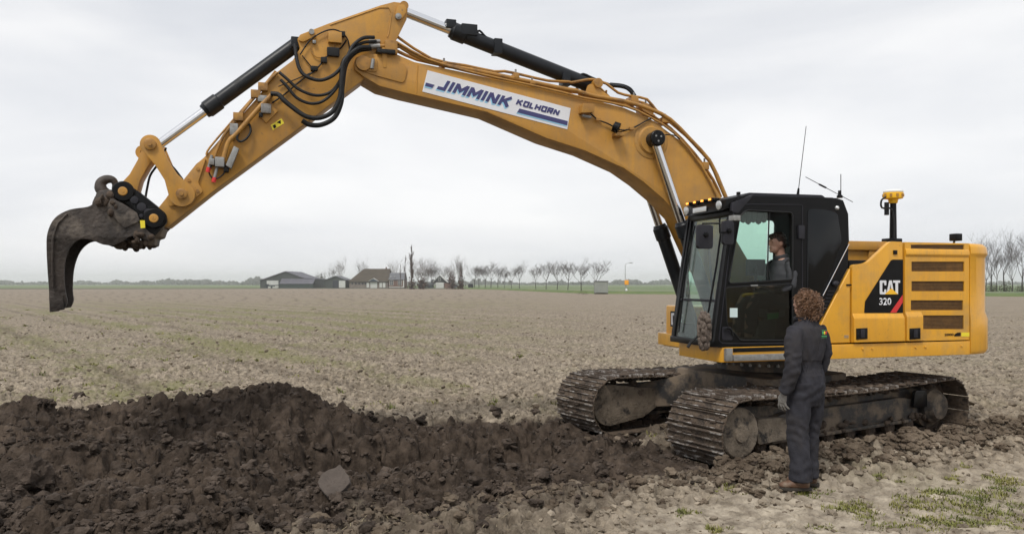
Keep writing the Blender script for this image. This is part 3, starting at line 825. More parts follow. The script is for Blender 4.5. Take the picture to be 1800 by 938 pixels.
# ---------------------------------------------------------------- bare trees
M['bark'] = pm('grey_bark', (0.028, 0.024, 0.020), (0.05, 0.042, 0.036), 2, 0.9)
M['twig'] = pm('brown_twigs', (0.038, 0.028, 0.023), (0.065, 0.046, 0.036), 0.8, 0.9)
M['twig_red'] = pm('reddish_twigs', (0.070, 0.044, 0.034), (0.10, 0.068, 0.053), 0.8, 0.9)
def tree_meshes(seed, h, trunk_h, spread, levels=4, kids=4, up=0.45, rtrunk=0.016, lean=0.0, twig_r=0.0013, column=False):
    rs = random.Random(seed)
    tr, cr = MB(), MB()
    def branch(p, d, ln, r, lev):
        n = 3 if lev < 2 else 2
        pts = [p]; q = p; dd = d.copy(); rad = [r]
        for i in range(n):
            dd = (dd + Vector((rs.uniform(-1, 1), rs.uniform(-1, 1), rs.uniform(-.4, .9))) * (0.22 if lev else 0.06) + Vector((0, 0, 0.10 if lev else 0))).normalized()
            q = q + dd * ln / n; pts.append(q); rad.append(r * (1 - (0.55 if lev else 0.4) * (i + 1) / n))
        (tr if lev == 0 else cr).tube(pts, rad, 6 if lev == 0 else 3, caps=False)
        if lev >= levels: return
        k = kids + (2 if lev == 0 else rs.randint(-1, 1))
        for j in range(k):
            t = rs.uniform(0.35, 1.0) if lev else rs.uniform(0.72, 1.0)
            if column and lev == 0: t = rs.uniform(0.15, 1.0)
            f = t * n; i = min(int(f), n - 1); b = pts[i].lerp(pts[i + 1], f - i)
            a = rs.uniform(0, 6.283)
            o = Vector((math.cos(a), math.sin(a), 0))
            if column: nd = (Vector((0, 0, 1)) + o * rs.uniform(.12, .32)).normalized()
            else: nd = (dd * up + o * spread * rs.uniform(0.35, 1.1) + Vector((0, 0, rs.uniform(0.25, 0.85)))).normalized()
            l2 = ln * rs.uniform(.5, .8) if lev else ((h - trunk_h) * rs.uniform(.5, .75) if not column else h * .22 * rs.uniform(.7, 1.1) * (1.15 - .8 * t))
            branch(b, nd, l2, max(twig_r * h, r * rs.uniform(.38, .55) * (1 - 0.3 * t)), lev + 1)
    branch(Vector((0, 0, 0)), Vector((lean, 0, 1)).normalized(), h * 0.95 if column else trunk_h * 1.15, rtrunk * h, 0)
    return tr.mesh('trunk', M['bark'], smooth=60, recalc=False), cr.mesh('crown', None, smooth=0, recalc=False)
def tree(px, py, top, label, group, seed, base_y=None, trunk=0.38, spread=1.0, twig='twig', kids=4, levels=4, meshes=None, column=False, dist=None, **kw):
    y = dist or 1400 * EYE / (py - 499.0); x = (px - 900) / 1400 * y
    h = (py - top) / 1400 * y
    root = empty('bare_tree', (x, y, EYE - (py - 499) / 1400 * y - 0.1), random.uniform(0, 6))
    a, b = tree_meshes(seed, h, h * trunk, spread, levels, kids, column=column, **kw)
    b.materials.append(M[twig])
    link_mesh('trunk', a, None, root); link_mesh('crown', b, None, root)
    return tag(root, label, 'tree', group)
ROW = 'bare trees in a row along the country road'
row = [(834, 506.5, 467, 0), (842, 506.5, 466, 1), (853, 507, 466, 2), (863, 507, 465, 3), (875, 507, 468, 4), (887, 507, 475, 5), (899, 507.5, 472, 6), (913, 507.5, 465, 7),
       (942, 510, 469, 8), (960, 511, 463, 9), (979, 512, 463, 10), (998, 513, 462, 11), (1022, 515, 457, 12), (1047, 514.5, 461, 13)]
names = ['leftmost bare tree of the roadside row, next to the parked dark van', 'second roadside tree from the dark van, slightly leaning', 'third roadside tree from the dark van', 'fourth roadside tree from the dark van, forked low',
         'fifth roadside tree from the dark van', 'smallest thin tree in the roadside row', 'seventh roadside tree from the dark van', 'last roadside tree before the gap in the row',
         'first roadside tree right of the gap in the row', 'second roadside tree right of the gap, dense crown', 'third roadside tree right of the gap, wide crown', 'fourth roadside tree right of the gap, leaning left',
         'largest roadside tree with a wide spreading crown and forked trunk', 'rightmost roadside tree rising behind the small grey hut']
for (px, py, top, i) in row:
    tree(px, py, top, names[i], ROW, 20 + i, trunk=0.36, spread=1.6, levels=4, kids=4, twig='twig', lean=random.uniform(-.08, .08), twig_r=0.0020)
FARM = 'bare trees around the farm'
tree(724, 508, 430, 'tall slender poplar towering over the farm', FARM, 60, trunk=0.9, column=True, levels=2, kids=26, twig='twig_red', rtrunk=0.012, twig_r=0.0012)
tree(712, 508, 449, 'shorter poplar standing left of the tall poplar', FARM, 61, trunk=0.9, column=True, levels=2, kids=16, twig='twig_red', rtrunk=0.007, twig_r=0.0009)
tree(598, 507, 465, 'bare tree between the small shed and the thatched barn', FARM, 62, trunk=0.25, twig='twig_red', levels=4, kids=4, spread=0.8, dist=420)
tree(583, 507, 476, 'little bare tree behind the small grey shed', FARM, 63, trunk=0.25, twig='twig', spread=0.7, dist=430)
tree(640, 507, 464, 'hazy round tree rising behind the thatched roof', FARM, 64, trunk=0.2, levels=4, twig='twig', dist=460)
tree(694, 507, 464, 'wide bare tree behind the tiled house', FARM, 65, trunk=0.2, levels=4, twig='twig_red', dist=430)
tree(740, 507, 462, 'dense brown tree right of the tall poplar', FARM, 66, trunk=0.15, levels=4, kids=5, twig='twig_red', dist=395)
tree(750, 507, 468, 'round brown tree touching the black gabled cottage', FARM, 67, trunk=0.15, levels=4, kids=5, twig='twig_red', dist=400)
tree(762, 507, 467, 'tree left of the cottage gable, behind its roof', FARM, 68, trunk=0.2, levels=4, kids=5, twig='twig', dist=420)
tree(775, 507, 472, 'bare tree just right of the cottage gable', FARM, 69, trunk=0.2, levels=4, kids=5, twig='twig', dist=420)
tree(793, 507, 474, 'brown bushy tree right of the cottage', FARM, 70, trunk=0.12, levels=4, kids=5, twig='twig_red', dist=400)
tree(809, 507, 467, 'upright brown tree left of the roadside row', FARM, 71, trunk=0.15, levels=4, kids=5, twig='twig_red', spread=0.6, dist=400)
tree(563, 507, 482, 'low bush between the big barn and the small shed', FARM, 72, trunk=0.08, levels=4, kids=5, twig='twig', dist=410)
tree(704, 508, 462, 'slim brown tree left of the two poplars', FARM, 73, trunk=0.3, levels=3, kids=5, twig='twig_red', column=True, rtrunk=0.007, twig_r=0.0009)
RIGHT = 'bare trees behind the excavator at the right edge'
for (px, py, top, lab, sd, tk, sp) in [(1742, 512, 426, 'bare tree next to the counterweight, first of the right hand group', 80, .30, .75), (1752, 512, 452, 'thin young tree between the two left trees of the right hand group', 81, .4, .5),
                                       (1765, 512, 430, 'leaning slender tree in the middle of the right hand group', 82, .38, .7), (1780, 512, 445, 'low spreading tree of the right hand group', 83, .3, .9),
                                       (1797, 513, 418, 'tallest tree of the right hand group, cut by the photo edge', 84, .3, 1.0), (1733, 511, 450, 'small tree peeping out behind the counterweight corner', 85, .3, .8)]:
    tree(px, py, top, lab, RIGHT, sd, trunk=tk, spread=sp * 1.2, levels=4, kids=4, lean=0.05, twig_r=0.0013)
# low shrubs at the foot of those trees
M['shrub'] = pm('shrub_leaves', (0.035, 0.045, 0.016), (0.075, 0.075, 0.035), 0.9, 0.9)
def shrub(px, py, top, wpx, label, group, seed, dist=None, material='shrub', n=420):
    y = dist or 1400 * EYE / (py - 499.0); x = (px - 900) / 1400 * y; k = y / 1400
    h, w = (py - top) * k, wpx * k / 2
    rs = np.random.default_rng(seed)
    p = rs.normal(size=(n, 3)); p /= np.linalg.norm(p, axis=1, keepdims=True); p *= rs.random((n, 1)) ** 0.4
    bump = 0.75 + 0.5 * vnoise(p[:, 0] * 2.5 + seed, p[:, 1] * 2.5, seed)
    P = np.stack([p[:, 0] * w * bump, p[:, 1] * w * 0.7, np.abs(p[:, 2]) * h * bump], 1)
    s = h * 0.055 * (0.5 + rs.random(n))
    V = []; F = []
    for i in range(n):
        a = rs.normal(size=3); a /= np.linalg.norm(a); b = np.cross(a, rs.normal(size=3)); b /= np.linalg.norm(b)
        c = P[i]; q = len(V)
        V += [c - a * s[i], c + b * s[i] * .6, c + a * s[i], c - b * s[i] * .6]; F.append((q, q + 1, q + 2, q + 3))
    root = empty('shrub', (x, y, EYE - (py - 499) * k))
    link_mesh('foliage', np_mesh('foliage', V, F, M[material]), None, root)
    st = MB()
    for i in range(5): st.tube([(0.1 * i - .2, 0, -.1), (w * .15 * (i - 2), 0, h * .6)], [h * .02, h * .008], 4, caps=False)
    st.build('stem', M['bark'], root)
    return tag(root, label, 'shrub', group)
SH = 'low shrubs along the far road'
shrub(1745, 512.5, 497, 26, 'low shrub at the foot of the right hand trees, beside the counterweight', SH, 1)
shrub(1768, 512.5, 495, 26, 'dense shrub in the middle under the right hand trees', SH, 2)
shrub(1794, 513, 499, 24, 'flat shrub below the tallest right hand tree', SH, 3)
shrub(1024, 517.5, 511, 22, 'brown weeds left of the small grey hut', SH, 4, material='twig', n=260)
shrub(724, 508, 485, 16, 'thick brown bush round the foot of the tall poplar', 'farm bushes', 5, material='twig_red', n=330)
shrub(743, 508, 478, 20, 'brown thicket right of the tall poplar', 'farm bushes', 6, material='twig_red', n=230)
shrub(750, 508, 497, 34, 'clipped grey hedge in front of the black cottage', 'farm bushes', 7, n=600, dist=370)
shrub(795, 508, 478, 18, 'brown coppice right of the cottage', 'farm bushes', 8, material='twig_red', n=230)
shrub(811, 508, 476, 14, 'brown coppice left of the parked dark van', 'farm bushes', 9, material='twig_red', n=230)
shrub(564, 507.4, 484, 16, 'grey green bush right of the big barn', 'farm bushes', 10, n=420, dist=400)

# ---------------------------------------------------------------- farm buildings
M['sheet'] = pm('grey_green_sheeting', (0.040, 0.050, 0.048), (0.050, 0.060, 0.056), 0.6, 0.7)
M['sheet_dark'] = pm('dark_green_sheeting', (0.028, 0.046, 0.044), (0.036, 0.054, 0.05), 0.6, 0.7)
M['sheet_roof'] = pm('fibre_cement_roof', (0.085, 0.085, 0.105), (0.11, 0.11, 0.125), 0.5, 0.8)
M['wallwhite'] = pm('white_door', (0.55, 0.55, 0.53), (0.48, 0.48, 0.46), 0.8, 0.7)
M['thatch'] = pm('old_thatch', (0.046, 0.037, 0.025), (0.068, 0.055, 0.037), 0.5, 0.95)
M['brick'] = pm('grey_brick', (0.15, 0.125, 0.11), (0.21, 0.18, 0.16), 0.7, 0.9)
M['redbrick'] = pm('red_brick', (0.13, 0.075, 0.06), (0.17, 0.10, 0.08), 0.7, 0.9)
M['slate'] = pm('slate_roof', (0.09, 0.095, 0.105), (0.12, 0.125, 0.135), 0.8, 0.7)
M['tarblack'] = pm('tarred_boards', (0.020, 0.024, 0.026), (0.028, 0.032, 0.034), 0.8, 0.6)
M['farglass'] = pm('far_window_glass', (0.03, 0.035, 0.045), None, rough=0.1)
M['blue'] = pm('blue_grey_boards', (0.05, 0.075, 0.10), None, rough=0.6)
def face(root, D, rect, name, material, parent=None, t=0.15, off=0.0):
    """upright panel on the front of a far building: rect in picture units"""
    k = D / 1400.0; x0, x1, y0, y1 = rect
    z = lambda v: EYE - (v - 499) * k
    mb = MB().box((((x0 - 900) * k) - root.location.x, -t - off, z(y1) - root.location.z), (((x1 - 900) * k) - root.location.x, 0.02, z(y0) - root.location.z))
    return mb.build(name, material, parent or root, smooth=0)
def gable(root, D, pts, depth, name, material, y0=0.0):
    k = D / 1400.0
    P = [((px - 900) * k - root.location.x, EYE - (py - 499) * k - root.location.z) for px, py in pts]
    return MB().prism(P, y0, y0 + depth).build(name, material, root, smooth=0)
def building(px, D): 
    return empty('farm_building', ((px - 900) / 1400 * D, D, 0.0))
Z0 = 499 + 1400 * EYE / 372          # ground line of the farm at 372 m
# big grey barn
D = 372; b1 = building(500, D); b1.name = 'barn'
gable(b1, D, [(457.5, Z0), (457.5, 493), (502, 477), (535, 489), (553.5, 490.5), (553.5, Z0)], 28, 'wall', M['sheet'])
gable(b1, D, [(456.8, 493.4), (456.8, 492.2), (502, 476.2), (535, 488.3), (554, 489.6), (554, 490.9), (535, 489.6), (502, 477.6)], 28.8, 'roof', M['sheet_roof'], -0.4)
dr = face(b1, D, (469, 489.5, 493, Z0), 'sliding_door', M['wallwhite']); face(b1, D, (469, 489.5, 500.5, 501.5), 'door_rail', M['sheet'], dr, 0.1, 0.16)
k_ = D / 1400
MB().add([((495.5 - 900) * k_ - b1.location.x, -4.0, EYE - (498 - 499) * k_), ((554 - 900) * k_ - b1.location.x, -4.0, EYE - (498 - 499) * k_), ((554 - 900) * k_ - b1.location.x, -0.1, EYE - (489.5 - 499) * k_), ((495.5 - 900) * k_ - b1.location.x, -0.1, EYE - (489.5 - 499) * k_),
          ((495.5 - 900) * k_ - b1.location.x, -4.0, EYE - (498.4 - 499) * k_ - .2), ((554 - 900) * k_ - b1.location.x, -4.0, EYE - (498.4 - 499) * k_ - .2), ((554 - 900) * k_ - b1.location.x, -0.1, EYE - (490 - 499) * k_ - .2), ((495.5 - 900) * k_ - b1.location.x, -0.1, EYE - (490 - 499) * k_ - .2)],
         [(0, 1, 2, 3), (7, 6, 5, 4), (0, 4, 5, 1), (1, 5, 6, 2), (2, 6, 7, 3), (3, 7, 4, 0)]).build('annex_roof', M['sheet_roof'], b1, smooth=0)
MB().box(((496 - 900) * k_ - b1.location.x, -3.8, 0), ((553.3 - 900) * k_ - b1.location.x, -0.02, EYE - (498.5 - 499) * k_ - .2)).build('annex_wall', M['sheet_dark'], b1, smooth=0)
tag(b1, 'large grey green barn with white sliding door and low annex, leftmost building', 'barn', 'farm buildings on the horizon')
# small shed
b2 = building(590, D); b2.name = 'shed'
gable(b2, D, [(570.5, 503.5), (570.5, 492), (590, 485), (607.5, 492), (607.5, Z0), (570.5, Z0)][1:] , 14, 'wall', M['sheet'])
gable(b2, D, [(569.5, 492.8), (569.5, 491.7), (590, 484.3), (608.5, 491.6), (608.5, 492.7), (590, 485.4)], 14.6, 'roof', M['slate'], -0.3)
face(b2, D, (585, 595.5, 493, Z0 - .6), 'doorway', M['farglass']); face(b2, D, (595.8, 607, 493, Z0 - .6), 'door', M['wallwhite'])
tag(b2, 'small grey gabled shed with a half white door, right of the big barn', 'shed', 'farm buildings on the horizon')
# thatched barn
b3 = building(650, D); b3.name = 'thatched_barn'
k = D / 1400; X = lambda px: (px - 900) * k - b3.location.x; Zc = lambda py: EYE - (py - 499) * k
gable(b3, D, [(614, 493.5), (682, 493.5), (682, Z0), (614, Z0)], 17, 'wall', M['brick'])
V = [(X(612.5), -0.6, Zc(494.5)), (X(683), -0.6, Zc(494.5)), (X(683), 17.6, Zc(494.5)), (X(612.5), 17.6, Zc(494.5)), (X(634), 8.5, Zc(471.5)), (X(681.5), 8.5, Zc(471.5)), (X(683), -0.6, Zc(494.0)), ]
MB().add(V[:6], [(3, 2, 1, 0), (0, 1, 5, 4), (1, 2, 5), (2, 3, 4, 5), (3, 0, 4)]).build('roof', M['thatch'], b3, smooth=0)
MB().box((X(673), 8.0, Zc(472)), (X(675), 9.0, Zc(468.5))).build('chimney', M['redbrick'], b3, smooth=0)
gable(b3, D, [(649, 494.2), (657, 489.5), (665, 494.2)], 6, 'dormer', M['blue'], -1.0)
gable(b3, D, [(648, 494.4), (648, 493.8), (657, 488.7), (666, 493.8), (666, 494.4), (657, 489.4)], 6.2, 'dormer_roof', M['wallwhite'], -1.2)
for px in (618, 624, 630, 636, 641): face(b3, D, (px, px + 3, 496.5, 499.5), 'window', M['farglass'])
face(b3, D, (651, 663, 495.5, Z0), 'barn_door', M['wallwhite'])
for px in (644.5, 667, 673): face(b3, D, (px, px + 4.5, 496.5, Z0 - 1), 'door', M['wallwhite'])
tag(b3, 'broad barn with a big hipped brown thatched roof', 'barn', 'farm buildings on the horizon')
# slate roofed house
b4 = building(697, D); b4.name = 'farmhouse'
k = D / 1400; X = lambda px: (px - 900) * k - b4.location.x
gable(b4, D, [(683.4, 491), (710.5, 491), (710.5, Z0), (683.4, Z0)], 10, 'wall', M['redbrick'])
MB().add([(X(683), -0.4, Zc(491.5)), (X(711), -0.4, Zc(491.5)), (X(711), 10.4, Zc(491.5)), (X(683), 10.4, Zc(491.5)), (X(683), 5, Zc(479)), (X(711), 5, Zc(479))],
         [(3, 2, 1, 0), (0, 1, 5, 4), (1, 2, 5), (2, 3, 4, 5), (3, 0, 4)]).build('roof', M['slate'], b4, smooth=0)
for px in (685, 699.5):
    w = face(b4, D, (px, px + 6.5, 492.3, 501.2), 'window', M['wallwhite'])
    for j in range(2):
        face(b4, D, (px + .6 + j * 2.9, px + 3.0 + j * 2.9, 493.0, 496.4), 'pane', M['farglass'], w, 0.05, 0.14); face(b4, D, (px + .6 + j * 2.9, px + 3.0 + j * 2.9, 497.0, 500.6), 'pane', M['farglass'], w, 0.05, 0.14)
face(b4, D, (683.6, 710.3, 503.6, 505), 'plinth', M['wallwhite'])
for px in (685.5, 692.5): 
    MB().box((X(px), 0.6, Zc(486.5)), (X(px + 1.2), 2.8, Zc(484.9))).build('skylight', M['wallwhite'], b4, smooth=0)
face(b4, D, (708.5, 710.4, 491.5, 505), 'corner_board', M['wallwhite'], None, 0.2)
tag(b4, 'brick farmhouse with grey tiled roof and tall white framed windows', 'house', 'farm buildings on the horizon')
# black cottage
b5 = building(773, D); b5.name = 'cottage'
k = D / 1400; X = lambda px: (px - 900) * k - b5.location.x
gable(b5, D, [(761.5, 495), (773, 484), (785, 495)], 9, 'gable', M['tarblack'])
gable(b5, D, [(760.5, 496), (760.5, 495), (773, 482.6), (786, 495), (786, 496), (773, 484)], 9.6, 'roof', M['wallwhite'], -0.3)
gable(b5, D, [(766, 496), (780, 496), (780, Z0), (766, Z0)], 9, 'wall', M['wallwhite'])
gable(b5, D, [(755, 491), (785, 491), (790, 497.5), (753, 497.5)], 6, 'rear_roof', M['tarblack'], 9.2)
gable(b5, D, [(781, 497.5), (792, 497.5), (792, Z0), (781, Z0)], 6, 'side_wall', M['redbrick'])
w = face(b5, D, (770.7, 774.3, 487.8, 493.3), 'window', M['wallwhite']); face(b5, D, (771.3, 773.7, 488.5, 492.8), 'pane', M['farglass'], w, 0.05, 0.14)
tag(b5, 'black boarded cottage with white trimmed pointed gable', 'house', 'farm buildings on the horizon')
# low outbuilding in front of the poplars
b6 = building(752, 368); b6.name = 'outbuilding'
gable(b6, 368, [(735, 500), (760, 500), (760, Z0), (735, Z0)], 5, 'wall', M['sheet_dark'])
gable(b6, 368, [(734, 500.4), (737, 496.8), (759, 496.8), (761, 500.4)], 5.4, 'roof', M['slate'], -0.2)
for px in (738, 744, 752): face(b6, 368, (px, px + 4, 501.5, Z0), 'doorway', M['farglass'])
tag(b6, 'low dark shed between the tall poplar and the black cottage', 'shed', 'farm buildings on the horizon')
# farm trailer before the big barn door
tr = empty('farm_trailer', ((475 - 900) / 1400 * 366, 366, 0))
kt = 366 / 1400
MB().box((-7.5 * kt, -1, .8), (7.5 * kt, 1, 1.25)).build('bed', M['sheet_dark'], tr, smooth=0)
MB().box((-7.5 * kt, -1, 1.25), (-3 * kt, 1, 1.9)).build('box', M['farglass'], tr, smooth=0)
for xx in (-1.2, 0.9): 
    MB().cyl((xx, -1.1, .45), (xx, -.7, .45), .45, n=12).build('wheel', M['farglass'], tr)
tag(tr, 'dark farm trailer parked before the white barn door', 'trailer')
# grey transformer hut by the road
hut = empty('utility_hut', ((1057.5 - 900) / 1400 * 150, 150, 0.0)); kh = 150 / 1400
M['hut'] = pm('grey_green_concrete', (0.22, 0.24, 0.215), (0.26, 0.28, 0.25), 0.8, 0.85)
gz = EYE - (515.5 - 499) * kh
MB().box((-11.6 * kh, 0, gz + .12), (11.6 * kh, 1.9, EYE - (494.6 - 499) * kh)).build('wall', M['hut'], hut, smooth=0)
MB().box((-12.2 * kh, -.08, EYE - (494.6 - 499) * kh), (12.2 * kh, 2.0, EYE - (493.3 - 499) * kh)).build('roof', M['slate'], hut, smooth=0)
MB().box((-11.0 * kh, .05, gz - .4), (11.0 * kh, 1.8, gz + .12)).build('plinth', M['ditch'], hut, smooth=0)
for xx in (-8, -3, 2): MB().box((xx * kh, -.03, gz + .18), ((xx + 4.6) * kh, .0, EYE - (497 - 499) * kh)).build('door', M['hut'], hut, smooth=0)
tag(hut, 'small grey green utility hut standing at the roadside', 'hut')
# street lamp with yellow sign
lamp = empty('street_lamp', ((1099 - 900) / 1400 * 165, 165, 0.0)); kl = 165 / 1400
lz = lambda py: EYE - (py - 499) * kl
MB().tube([(0, 0, 0), (0, 0, lz(464.5))], [.09, .05], 8).build('pole', M['galv'], lamp)
MB().tube([(0, 0, lz(464.6)), (.2, 0, lz(463.3)), (8 * kl, 0, lz(461.9))], .045, 6).build('arm', M['galv'], lamp)
MB().box((7.5 * kl, -.12, lz(462.4)), (13 * kl, .12, lz(461.2))).build('lamp_head', M['galv'], lamp, .02)
tag(lamp, 'tall grey street lamp with a short arm, right of the utility hut', 'street lamp')
M['sign'] = pm('orange_sign', (0.85, 0.36, 0.01), (0.78, 0.32, 0.01), 2, 0.5)
sg = empty('road_sign', ((1101.5 - 900) / 1400 * 163, 163, 0.0)); ks = 163 / 1400; lz = lambda py: EYE - (py - 499) * ks
MB().box((-3.6 * ks, -.04, lz(500.2)), (3.6 * ks, .04, lz(492.2))).build('panel', M['sign'], sg, .02)
MB().tube([(0, .1, 0), (0, .1, lz(493))], .05, 6).build('post', M['galv'], sg)
tag(sg, 'square orange yellow road sign beside the street lamp', 'sign')
kb = empty('kilometre_post', ((1101 - 900) / 1400 * 158, 158, 0.3)); MB().box((-.2, -.1, 0), (.2, .1, .55)).add([(-.2, -.1, .55), (.2, -.1, .55), (.2, .1, .55), (-.2, .1, .55), (0, 0, .75)], [(0, 1, 4), (1, 2, 4), (2, 3, 4), (3, 0, 4)]).build('marker', M['white'], kb); MB().box((-.205, -.105, .15), (.205, .105, .28)).build('band', M['black'], kb)
tag(kb, 'short white roadside marker below the orange sign', 'marker post')
# parked cars far away
def far_car(px, py, D, wpx, hpx, material, label, van=False):
    k = D / 1400; w, h = wpx * k, hpx * k
    c = empty('parked_car', ((px - 900) * k, D, EYE - (py - 499) * k))
    p = [(-w / 2, .25), (w / 2, .25), (w / 2, h * .55), (w * .36, h * .62), (w * .22, h), (-w * .28, h), (-w * .42, h * .6), (-w / 2, h * .52)] if not van else [(-w / 2, .25), (w / 2, .25), (w / 2, h * .8), (w * .4, h), (-w * .4, h), (-w / 2, h * .75)]
    MB().prism(p, -.85, .85).build('body', material, c, .06)
    MB().prism([(-w * .34, h * .64), (w * .28, h * .64), (w * .18, h * .93), (-w * .24, h * .93)], -.87, .87).build('window', M['farglass'], c)
    for s in (-.3, .3): MB().cyl((s * w, -.9, .3), (s * w, .9, .3), .3, n=12).build('wheel', M['farglass'], c)
    return tag(c, label, 'car', 'cars parked by the farm')
M['carblue'] = pm('blue_grey_car', (0.06, 0.075, 0.10), None, rough=0.3); M['cardark'] = pm('dark_car', (0.016, 0.018, 0.022), None, rough=0.3)
far_car(801, 506.8, 372, 13, 6.5, M['carblue'], 'grey blue car parked right of the black cottage')
far_car(827.5, 506.0, 340, 9, 7.5, M['cardark'], 'dark van parked at the start of the roadside trees', True)

# ---------------------------------------------------------------- far tree line and haze
def treeline():
    rs = np.random.default_rng(3)
    P = []; S = []
    for px in np.arange(-420, 2250, 2.0):
        D = 1500 + 500 * vnoise(np.array([px / 90.0]), np.array([1.5]), 7)[0] + rs.uniform(-60, 60)
        if px > 1150: D += 250
        hm = 4.0 + 7.0 * vnoise(np.array([px / 30.0]), np.array([4.5]), 9)[0] ** 2 + 3.5 * rs.random() * (vnoise(np.array([px / 11.0]), np.array([2.5]), 5)[0] > 0.5)
        for j in range(3):
            P.append(((px + rs.uniform(-2, 2) - 900) / 1400 * D, D + rs.uniform(-20, 20), hm * rs.uniform(0.15, 0.8))); S.append(hm * rs.uniform(.35, .6))
    me = clod_mesh('far_tree_line', np.array(P), np.array(S), M['shrub_far'], ICO1, 1.0)
    o = link_mesh('far_tree_line', me, None)
    return tag(o, 'hazy line of far trees along the whole horizon', 'trees', kind='stuff')
M['shrub_far'] = pm('far_wood', (0.035, 0.038, 0.035), (0.06, 0.06, 0.05), 0.05, 0.95)
treeline()
hz_m = bpy.data.materials.new('haze'); hz_m.use_nodes = True
hn = hz_m.node_tree.nodes; hn.clear()
ho = hn.new('ShaderNodeOutputMaterial'); hv = hn.new('ShaderNodeVolumePrincipled')
hv.inputs['Color'].default_value = (0.985, 0.99, 1.0, 1); hv.inputs['Density'].default_value = 0.00033; hv.inputs['Anisotropy'].default_value = 0.75
hz_m.node_tree.links.new(hv.outputs['Volume'], ho.inputs['Volume'])
tag(MB().box((-3600, -3600, -1.6), (3600, 3600, 34)).build('haze', hz_m, None, smooth=0), 'thin pale haze lying over the whole field', 'haze', kind='stuff')
# ================================================================ excavator
EX = empty('excavator', (CX, CY, 0.0), HOUSE)
tag(EX, 'yellow crawler excavator with black cab and raised bent boom, standing on muddy tracks', 'excavator')
_c, _s = math.cos(HOUSE), math.sin(HOUSE)
def hp(px, py, w):
    """a point of the photograph on the upright plane lying w metres from the machine's middle, in machine axes (x back, z up)"""
    dx = (px - 900) / 1400.0; dz = (499 - py) / 1400.0
    L = (_s, -_c)
    k = (w + L[0] * CX + L[1] * CY) / (L[0] * dx + L[1])
    X, Y = dx * k - CX, k - CY
    return (X * _c + Y * _s, EYE + dz * k)
ZO = {1: (60, 220, 2.758), 2: (330, 0, 2.76), 3: (600, 0, 3.9075), 4: (960, 60, 2.93), 5: (1140, 320, 2.758), 6: (1440, 320, 2.758)}
def q(zn, w, *pts):
    ox, oy, s = ZO[zn]
    return [hp(ox + x / s, oy + y / s, w) for x, y in pts]
def q3(zn, w, *pts):
    return [(x, -w, z) for x, z in q(zn, w, *pts)]
def pt(px, py, w):
    x, z = hp(px, py, w); return (x, -w, z)

def text(s, p0, wid, hgt, ang, y, material, parent, name='lettering', shear=0.0, bold=0.0, t=0.002):
    """flat raised letters on an upright plane, read from the camera side"""
    cu = bpy.data.curves.new('t', 'FONT'); cu.body = s; cu.offset = bold; cu.extrude = 0.0; cu.resolution_u = 3
    ob = bpy.data.objects.new('t', cu); COL.objects.link(ob)
    dg = bpy.context.evaluated_depsgraph_get()
    me = bpy.data.meshes.new_from_object(ob.evaluated_get(dg))
    bpy.data.objects.remove(ob); bpy.data.curves.remove(cu)
    V = np.array([v.co[:] for v in me.vertices]); lo = V.min(0); hi = V.max(0)
    ca, sa = math.cos(ang), math.sin(ang)
    for i, v in enumerate(me.vertices):
        u = (V[i, 0] - lo[0]) / (hi[0] - lo[0]); w = (V[i, 1] - lo[1]) / (hi[1] - lo[1])
        a = u * wid + shear * w * hgt; b = w * hgt
        v.co = (p0[0] + a * ca - b * sa, y, p0[1] + a * sa + b * ca)
    bm = bmesh.new(); bm.from_mesh(me)
    bmesh.ops.recalc_face_normals(bm, faces=bm.faces)
    r = bmesh.ops.extrude_face_region(bm, geom=bm.faces[:])
    for v in [g for g in r['geom'] if isinstance(g, bmesh.types.BMVert)]: v.co.y -= t
    bmesh.ops.recalc_face_normals(bm, faces=bm.faces)
    bm.to_mesh(me); bm.free()
    me.materials.clear(); me.name = name
    return link_mesh(name, me, material, parent)

GLYPH = {'J': [[(.55, 1), (.55, .1), (.0, .1)]], 'I': [[(.13, 1), (.13, 0)]], 'M': [[(.1, 0), (.1, 1)], [(.1, .93), (.5, .35), (.9, .93)], [(.9, 1), (.9, 0)]], 'N': [[(.1, 0), (.1, 1)], [(.12, .95), (.72, .05)], [(.74, 1), (.74, 0)]],
         'K': [[(.1, 0), (.1, 1)], [(.78, 1), (.2, .45)], [(.34, .58), (.82, 0)]], 'O': [[(.1, .08), (.1, .92), (.72, .92), (.72, .08), (.1, .08)]], 'L': [[(.1, 1), (.1, .08), (.62, .08)]], 'H': [[(.1, 0), (.1, 1)], [(.1, .5), (.72, .5)], [(.74, 0), (.74, 1)]], 'R': [[(.1, 0), (.1, .92), (.72, .92), (.72, .48), (.1, .48)], [(.35, .48), (.76, 0)]]}
GW = {'J': .68, 'I': .26, 'M': 1.0, 'N': .86, 'K': .92, 'O': .84, 'L': .72, 'H': .86, 'R': .86}
